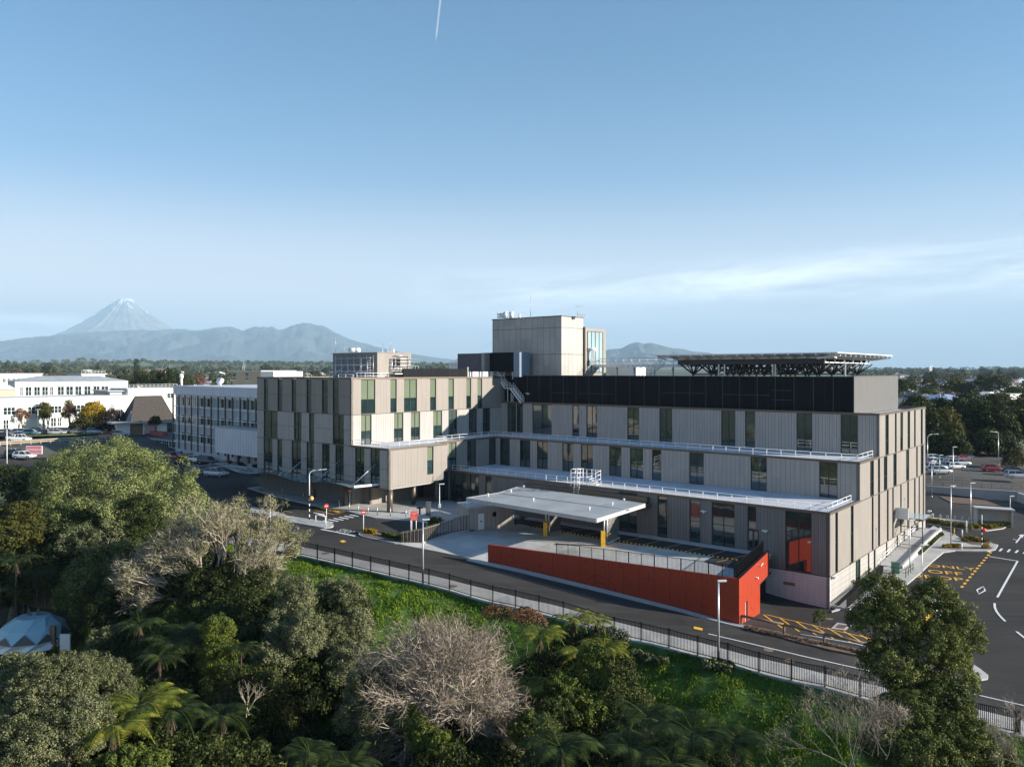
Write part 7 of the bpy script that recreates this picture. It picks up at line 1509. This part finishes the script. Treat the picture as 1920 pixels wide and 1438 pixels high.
mtree('dark plum tree right of the golden tree', 214, 785, 203, 24, 22, 'f_purple', 200, name='plum_tree'); mtree('low plum-coloured tree beside the chapel', 200, 800, 200, 20, 14, 'f_purple', 120, name='plum_tree')
for i, u in enumerate((80, 88)): mtree(['left', 'right'][i]+' narrow columnar tree of the pair against the white wing', u, 772, 209, 4.5, 19, 'f_conif', 90, name='column_tree', cr=.8)
mtree('columnar tree behind the rust-brown autumn tree', 129, 762, 210, 4, 14, 'f_conif', 60, name='column_tree', cr=.8); mtree('dark shrub by the chapel door', 291, 790, 198, 12, 11, 'f_dark', 90, name='shrub', cat='shrub')
p = PZ(88, 802, 4.6); bare_tree('leafless pale tree in front of the columnar pair', (p[0], p[1], 4.6), [((.1, 0, 1), 1), ((.5, .2, 1), 1), ((-.5, -.2, 1), 1), ((0, .5, 1), .9)], 1.7, .12, 3, 3, .3, 'barkpale', 'twig', 6, .6, .05)
for i, (u, D) in enumerate(((98, 300), (124, 305), (150, 310))): mtree(['left', 'middle', 'right'][i]+' tall tan leafless tree behind the white wings', u, 716, D, 15, 18, 'f_fart', 130, name='bare_tree', fill=.1)
# broad green tree belt behind the wings
for i, (u, v, D, rx, rz, mm) in enumerate(((205, 718, 330, 18, 14, 'f_far'), (235, 716, 340, 20, 15, 'f_far'), (262, 710, 345, 20, 18, 'f_dark'), (290, 712, 340, 24, 17, 'f_dark'), (318, 708, 330, 26, 20, 'f_dark'), (345, 712, 335, 20, 16, 'f_far'), (190, 710, 400, 14, 12, 'f_far'), (370, 714, 360, 16, 12, 'f_rust'))):
    mtree(['first', 'second', 'third', 'fourth', 'fifth', 'sixth', 'seventh', 'eighth'][i]+' tree from the left in the belt behind the white wings' if i < 6 else ['', '', '', '', '', '', 'small round tree above the left end of the belt', 'brownish tree at the right end of the belt'][i], u, v, D, rx, rz, mm, 120, name='belt_tree')
# tall dark trees behind the right car park
rt = [(1730, 800, 196, 34, 52, 'f_dark'), (1768, 805, 196, 36, 48, 'f_conif'), (1800, 790, 205, 32, 48, 'f_dark'), (1835, 795, 200, 38, 52, 'f_dark'), (1872, 800, 198, 34, 48, 'f_dark'), (1905, 790, 202, 36, 50, 'f_conif'), (1945, 800, 200, 36, 52, 'f_dark'), (1700, 810, 205, 30, 50, 'f_dark'), (1850, 830, 190, 30, 30, 'f_dark'), (1790, 835, 190, 30, 26, 'f_dark')]
rt += [(1715, 780, 225, 36, 44, 'f_dark'), (1760, 785, 228, 38, 44, 'f_dark'), (1815, 775, 228, 40, 44, 'f_dark'), (1870, 778, 228, 40, 46, 'f_conif'), (1925, 780, 228, 40, 46, 'f_dark'), (1815, 835, 192, 26, 26, 'f_dark'), (1880, 835, 190, 30, 28, 'f_dark'), (1750, 835, 192, 28, 26, 'f_dark')]
nm_ = ['tall dark tree next to the building corner behind the car park', 'brownish-green tree second in the dark row behind the car park', 'third tall tree of the dark row behind the car park', 'broadest dark tree in the row behind the car park', 'dark tree above the lone red car', 'brown-tinged tree near the right edge of the dark row', 'dark tree cut by the right edge behind the car park', 'dark tree hidden behind the wing end', 'low dark tree at the foot of the row', 'low dark bushy tree left of the lone red car', 'rear-row dark tree at the building corner', 'rear-row dark tree above the silver car', 'rear-row dark tree below the blue roof', 'rear-row brownish tree above the red car', 'rear-row dark tree at the right edge', 'low dark growth between the parked rows and the trees', 'low dark growth right of the curved lamp post', 'low dark growth above the silver cars']
for i, (u, v, D, rx, rz, mm) in enumerate(rt): mtree(nm_[i], u, v, D, rx, rz, mm, 260, name='tall_dark_tree', per=30, fill=.3)
mtree('small round-crowned tree at the right edge of the car park', 1902, 862, 172, 22, 20, 'f_conif', 130, name='parkside_tree')
for i, (u, v, D, rx, rz, mm) in enumerate(((1697, 724, 330, 22, 16, 'f_dark'), (1742, 722, 345, 16, 18, 'f_dark'), (1740, 745, 260, 20, 18, 'f_dark'), (1790, 724, 350, 26, 16, 'f_conif'), (1812, 730, 345, 20, 14, 'f_far'), (1842, 718, 350, 18, 16, 'f_dark'), (1868, 722, 340, 26, 18, 'f_far'), (1905, 742, 270, 24, 20, 'f_dark'), (1720, 755, 240, 20, 14, 'f_conif'), (1790, 752, 262, 22, 10, 'f_dark'))):
    mtree(['dark tree just right of the grey plant screen', 'dark rounded tree above the blue roof', 'tree left of the long blue roof', 'wide olive tree above the blue roof', 'olive tree right of the wide one', 'tall dark tree above the white houses', 'broad green tree near the right edge skyline', 'dark tree at the right edge below the skyline', 'olive tree over the wing parapet', 'hedge-like tree under the blue roof'][i], u, v, D, rx, rz, mm, 130, name='tree')
# named houses on the right
t, w = bld('house', 'long house with a blue-grey hipped roof above the dark trees', xy(1765, 235), xy(1835, 240), 12, 8, 12.0, M['tan'], mat('blue_roof', (.30, .36, .50), .5), roof='hip', rise=1.5, group='houses on the right-hand hillside', cat='house')
t, w = bld('house', 'white flat-roofed house right of the blue-roofed one', xy(1850, 250), xy(1893, 245), 10, 8, 13.2, M['whitew'], M['roofd'], group='houses on the right-hand hillside', cat='house', wins=[(1, 3, 10.5, 12.4, 2), (4, 6.5, 10.5, 12.4, 2)])
t, w = bld('house', 'house with a dark pitched roof and white gutter beyond the wing parapet', xy(1682, 262), xy(1714, 255), 9, 8, 11.8, M['whitew'], M['trim'], roof='gable', rise=1.6, group='houses on the right-hand hillside', cat='house')
t, w = bld('house', 'small white gabled house behind the blue-roofed one', xy(1832, 262), xy(1846, 260), 8, 8, 12.6, M['whitew'], M['whitew'], roof='gable', rise=1.2, group='houses on the right-hand hillside', cat='house')
# --- far trees (copies) and the rest as one far wood
pf_ = []
for nm, lb, mm, lob in (('distant_tree', 'small dark green tree in the distant plain beyond the hospital', 'f_far', [(0,0,6,4,4,4), (2,0,8,2.5,2.5,2.5), (-2,1,7,3,3,3)]), ('distant_tree', 'small tan leafless tree in the distant landscape', 'f_fart', [(0,0,6,3.6,3.6,4), (1.5,0,8,2.2,2.2,2.4)]), ('distant_tree', 'small dark pointed conifer in the distant landscape', 'f_dark', [(0,0,5,3,3,4), (0,0,9,1.8,1.8,4)]), ('distant_tree', 'small wide olive tree in the distant landscape', 'f_olive', [(0,0,4,5.5,4.5,3), (3,0,5,3,3,2.4), (-3,0,4.6,3,3,2.6)])):
    pf_.append(proto_tree(nm, lb, 'tree', lob, mm, 60, 1.1, 15, 1.0, .25, 'distant '+['dark green trees', 'tan leafless trees', 'dark conifers', 'olive trees'][len(pf_)], fill=.3))
r_ = random.Random(12); usedf = [0]*4; cnt = 0
def infront(u): return u < 930 or u > 1630
spots = []
while len(spots) < 250:
    D = 300*math.exp(r_.random()**1.0*math.log(5.5)); u = r_.uniform(-20, 640) if r_.random() < .62 else r_.uniform(1640, 1950)
    x = ray(u)*D
    if D < 380 and u < 200: continue
    spots.append((x, D))
for x, D in spots:
    k = r_.choices([0, 1, 2, 3], [6, 2, 2, 3])[0]; s = r_.uniform(.8, 1.5)*(1.0 if D < 800 else 1.35); L = (x, D, g(x, D)-.3)
    if not usedf[k]: pf_[k].location = L; pf_[k].scale = (s, s, s); usedf[k] = 1
    else: copy_tree(pf_[k], L, r_.uniform(0, 6), s)
def far_wood():
    n = 9500; D = 380*np.exp(RNG.random(n)**.8*math.log(14)); u = np.where(RNG.random(n) < .64, RNG.uniform(-60, 950, n), RNG.uniform(1600, 1990, n)); x = (u-960)/F*D
    cl = fbm(x/160., D/160., 3, 33); k = cl+RNG.normal(size=n)*.06 >.45; x, D = x[k], D[k]; n = len(x); z = H(x, D); s = RNG.uniform(2.6, 6, n)*np.where(D > 1400, 1.5, 1)
    per = 26; e = sph(n*per, -.2).reshape(n, per, 3); P = np.stack([x, D, z+s*.75], 1)[:, None, :]+e*s[:, None, None]*np.array([1, 1, .9]); leaf_obj('far_woodland', P.reshape(-1, 3), (e+.4*RNG.normal(size=e.shape)).reshape(-1, 3), np.repeat(s*.62, per), M['f_far'], asp=.8, kind='stuff', label='wooded belts and hedges stretching to the hills', cat='woodland')
far_wood()
# --- far houses
HG = 'houses of the distant town'
def house_proto(lb, mw, mr, L, Wd, h, rise):
    t = thing('distant_house', lb, 'house', (0, 0, 0), HG); q = MB(); q.box(-L/2, L/2, -Wd/2, Wd/2, -3, h); build('wall', q, mw, t); q = MB(); e = .4
    A = [(-L/2-e, -Wd/2-e, h), (L/2+e, -Wd/2-e, h), (L/2+e, Wd/2+e, h), (-L/2-e, Wd/2+e, h)]; a, b = (-L/2+2.5, 0, h+rise), (L/2-2.5, 0, h+rise)
    q.face([A[0], A[1], b, a]); q.face([A[2], A[3], a, b]); q.face([A[1], A[2], b]); q.face([A[3], A[0], a]); q.face(A[::-1]); build('roof', q, mr, t)
    q = MB()
    for x in (-L*.3, 0, L*.3): q.box(x-.8, x+.8, -Wd/2-.04, -Wd/2-.01, h-2, h-.6)
    build('windows', q, M['glass'], t); return t
hp_ = [house_proto('small pale house with a grey roof in the distant town', M['whitew'], M['roofd'], 14, 9, 3.4, 2), house_proto('small pale house with a white roof in the distant town', M['tan'], M['white'], 16, 9, 3.6, 1.6), house_proto('small pale house with a dark brown roof in the distant town', M['whitew'], mat('brown_tiles', (.16, .09, .07), .8), 13, 9, 5.2, 2), house_proto('small pale house with a blue-grey roof in the distant town', M['tan'], mat('slate_blue', (.18, .21, .27), .6), 15, 10, 3.4, 1.8)]
uh = [0]*4
for i in range(230):
    D = 330*math.exp(r_.random()*math.log(5)); u = r_.uniform(380, 640) if r_.random() < .35 else (r_.uniform(0, 400) if r_.random() < .25 else r_.uniform(1650, 1940))
    if u < 400: D = max(D, 600)
    x = ray(u)*D; k = r_.randrange(4); L = (x, D, g(x, D)+1.6); s = r_.uniform(1.0, 1.6)
    if not uh[k]: hp_[k].location = L; uh[k] = 1; hp_[k].rotation_euler = (0, 0, r_.uniform(-.6, .9))
    else: copy_tree(hp_[k], L, r_.uniform(-.6, .9), s)
# --- hills and the volcano
def hillmesh(name, prof, D0, wd, kz, seed, colr, kind='mountain', du=3.0, nd=70, rough=.26, snow=None, back=1.0):
    us = np.arange(prof[0][0], prof[-1][0]+du, du); pv = np.interp(us, [p[0] for p in prof], [p[1] for p in prof]); kk_ = np.hanning(7); kk_ /= kk_.sum(); pv = np.convolve(np.pad(pv, 3, mode='edge'), kk_, 'valid')-.8; dd = np.linspace(-1, 1, nd)*wd
    U, DD = np.meshgrid(us, dd, indexing='ij'); Dm = D0+DD; X = (U-960)/F*Dm; hgt = (HV-pv)/F*D0+CZ; du_ = 0
    s = 1-np.abs(DD)/wd; s = s**kz
    nz = (fbm(X/wd*5, Dm/wd*3, 6, seed)-.5)*2; ridge = 1-np.abs(fbm(X/wd*9+3, Dm/wd*6, 5, seed+50)-.5)*4
    Z = hgt[:, None]*s*(1+rough*nz*(1-s*.9))+hgt[:, None]*rough*1.9*ridge*s*(1-s)*2-20*(1-s)
    v = np.stack([X, Dm, Z], -1).reshape(-1, 3); nu = len(us); i, j = np.meshgrid(np.arange(nu-1), np.arange(nd-1), indexing='ij'); q = np.stack([i*nd+j, (i+1)*nd+j, (i+1)*nd+j+1, i*nd+j+1], -1).reshape(-1, 4)
    me = bpy.data.meshes.new(name); me.from_pydata(v.tolist(), [], q.tolist()); me.polygons.foreach_set('use_smooth', np.ones(len(q), bool)); me.update()
    m = mat(name+'_ground', colr, .95); N = NT(m); tcd = N.n('ShaderNodeTexCoord').outputs['Object']; n1 = N.n('ShaderNodeTexNoise', {'Vector': tcd, 'Scale': 9.0/wd, 'Detail': 9.0, 'Roughness': .65}).outputs[0]
    c = N.mixc(N.n('ShaderNodeMapRange', {0: n1, 1: .40, 2: .60}).outputs[0], tuple(x*.6 for x in colr), tuple(x*1.9+.012 for x in colr)); ps = N.n('ShaderNodeSeparateXYZ', {0: tcd}).outputs
    if snow:
        rk = N.n('ShaderNodeMapRange', {0: N.m('ADD', ps[2], N.m('MULTIPLY', n1, 500)), 1: snow[0]+200, 2: snow[0]+420}).outputs[0]; c = N.mixc(rk, c, (.20, .16, .13))
        n2 = N.n('ShaderNodeTexNoise', {'Vector': N.n('ShaderNodeMapping', {'Vector': tcd, 'Scale': (1, 1, .12)}).outputs[0], 'Scale': .006, 'Detail': 8.0, 'Roughness': .7}).outputs[0]
        sk = N.n('ShaderNodeMapRange', {0: N.m('ADD', ps[2], N.m('MULTIPLY', N.m('SUBTRACT', n2, .5), 1500)), 1: snow[1], 2: snow[1]+160}).outputs[0]; c = N.mixc(sk, c, (.85, .86, .88))
    N.l(c, N.p.inputs['Base Color']); me.materials.append(m); o = bpy.data.objects.new(name, me); COL.objects.link(o); tag(o, kind='structure'); return o
def volcano():
    cx, cy = ray(236)*25000, 25000.; nr, na = 90, 200; hp0 = (HV-560.5)/F*25000+CZ
    pr_ = [(0, .99), (130, 1.0), (220, .975), (560, .85), (900, .74), (1250, .64), (1650, .54), (2100, .45), (2700, .36), (3500, .26), (4700, .16), (6500, .07), (9000, 0.0)]
    r = np.concatenate([np.linspace(1, 2400, 60), np.linspace(2500, 9000, 30)]); a = np.linspace(0, 2*PI, na, endpoint=False); R, A = np.meshgrid(r, a, indexing='ij'); hh = np.interp(R, [p[0] for p in pr_], [p[1] for p in pr_])*hp0
    gul_ = (fbm(A*7/1.0, R/2600., 4, 3)-.5); gul_ = gul_*(1-np.cos(np.clip(A/ (2*PI), 0, 1)*2*PI))*.5+ (fbm((A-2*PI)*7, R/2600., 4, 3)-.5)*(1+np.cos(A))*.5*0+gul_*0.3
    hh = hh+gul_*360*np.clip(R/500., 0, 1)*np.clip(1-R/6000., .1, 1)+(fbm(R*np.cos(A)/120., R*np.sin(A)/120., 4, 8)-.5)*90*np.clip(R/200, .3, 1)
    hh[R < 120] += (fbm(A*3, R*0, 2, 6)[R < 120]-.5)*60
    v = np.stack([cx+R*np.cos(A), cy+R*np.sin(A), hh], -1).reshape(-1, 3); i, j = np.meshgrid(np.arange(nr-1), np.arange(na), indexing='ij'); j2 = (j+1) % na; q = np.stack([i*na+j, (i+1)*na+j, (i+1)*na+j2, i*na+j2], -1).reshape(-1, 4)
    me = bpy.data.meshes.new('mountain'); me.from_pydata(v.tolist(), [], q.tolist()); me.polygons.foreach_set('use_smooth', np.ones(len(q), bool)); me.update()
    m = mat('volcano_slopes', (.16, .13, .11), .95); N = NT(m); tcd = N.n('ShaderNodeTexCoord').outputs['Object']; ps = N.n('ShaderNodeSeparateXYZ', {0: tcd}).outputs
    n1 = N.n('ShaderNodeTexNoise', {'Vector': N.n('ShaderNodeMapping', {'Vector': tcd, 'Scale': (1, 1, .25)}).outputs[0], 'Scale': .0035, 'Detail': 9.0, 'Roughness': .68}).outputs[0]
    rock = N.mixc(N.n('ShaderNodeMapRange', {0: n1, 1: .38, 2: .62}).outputs[0], (.085, .075, .065), (.30, .25, .21)); veg = N.n('ShaderNodeMapRange', {0: N.m('ADD', ps[2], N.m('MULTIPLY', n1, 500)), 1: 1150.0, 2: 1500.0}).outputs[0]
    c = N.mixc(veg, (.03, .045, .025), rock); sk = N.n('ShaderNodeMapRange', {0: N.m('ADD', ps[2], N.m('MULTIPLY', N.m('SUBTRACT', n1, .5), 1900)), 1: 2130.0, 2: 2280.0}).outputs[0]
    N.l(N.mixc(sk, c, (.88, .89, .92)), N.p.inputs['Base Color']); me.materials.append(m); o = bpy.data.objects.new('mountain', me); COL.objects.link(o); tag(o, kind='structure')
volcano()
hillmesh('mountain_range', [(-400, 662), (-200, 652), (0, 640), (80, 632), (150, 626), (230, 620), (300, 619), (345, 616), (372, 620), (405, 614), (425, 613), (440, 616), (455, 622), (475, 615), (500, 617), (512, 616), (525, 621), (545, 613), (562, 610), (580, 609), (592, 614), (605, 613), (625, 624), (655, 638), (700, 651), (745, 660), (790, 668), (850, 676), (910, 690), (950, 697)], 18500, 6500, 1.15, 4, (.040, .046, .042))
hillmesh('mountain_range', [(1085, 690), (1110, 668), (1140, 655), (1165, 654), (1180, 645), (1195, 641), (1207, 645), (1220, 642), (1240, 648), (1262, 653), (1280, 654), (1300, 660), (1330, 662), (1352, 668), (1400, 678), (1480, 686), (1560, 692), (1640, 697)], 13000, 2600, 1.1, 14, (.040, .046, .042))
# pylons far away
for i, (u, v, h) in enumerate(((457, 697, 30), (318, 700, 22), (1745, 696, 30), (718, 662, 26))):
    p = PD(u, v, 1500); L = (p[0], p[1], g(p[0], p[1])-2) if i < 3 else (p[0], 1500, 30); t = thing('power_pylon', ['lattice pylon left of the left wing on the plain', 'smaller lattice pylon by the green hill', 'pylon on the skyline right of the wing', 'lattice mast on the skyline above the left plant room'][i], 'pylon', L); q = MB()
    for sx in (-1, 1):
        for sy in (-1, 1): q.tube((L[0]+sx*3, L[1]+sy*3, L[2]), (L[0]+sx*.4, L[1]+sy*.4, L[2]+h+(20 if i == 3 else 0)), .22, n=4)
    for k in range(1, 4): q.tube((L[0]-4, L[1], L[2]+h*(.6+.12*k)), (L[0]+4, L[1], L[2]+h*(.6+.12*k)), .2, n=4)
    build('lattice', q, M['galv'], t)
# --- the air itself
hz_ = MB(); hz_.box(-26000, 26000, -4000, 43000, -60, 2490); hm = bpy.data.materials.new('air'); hm.use_nodes = True; nt2 = hm.node_tree; nt2.nodes.clear()
vp = nt2.nodes.new('ShaderNodeVolumePrincipled'); vp.inputs['Color'].default_value = (.52, .78, 1.0, 1); vp.inputs['Density'].default_value = 6.6e-5; vp.inputs['Anisotropy'].default_value = .0
oo = nt2.nodes.new('ShaderNodeOutputMaterial'); nt2.links.new(vp.outputs[0], oo.inputs['Volume'])
hm.cycles.homogeneous_volume = True if hasattr(hm, 'cycles') and hasattr(hm.cycles, 'homogeneous_volume') else False
build('haze', hz_, hm, kind='stuff', label='thin blue air between the camera and the far mountains', cat='haze')
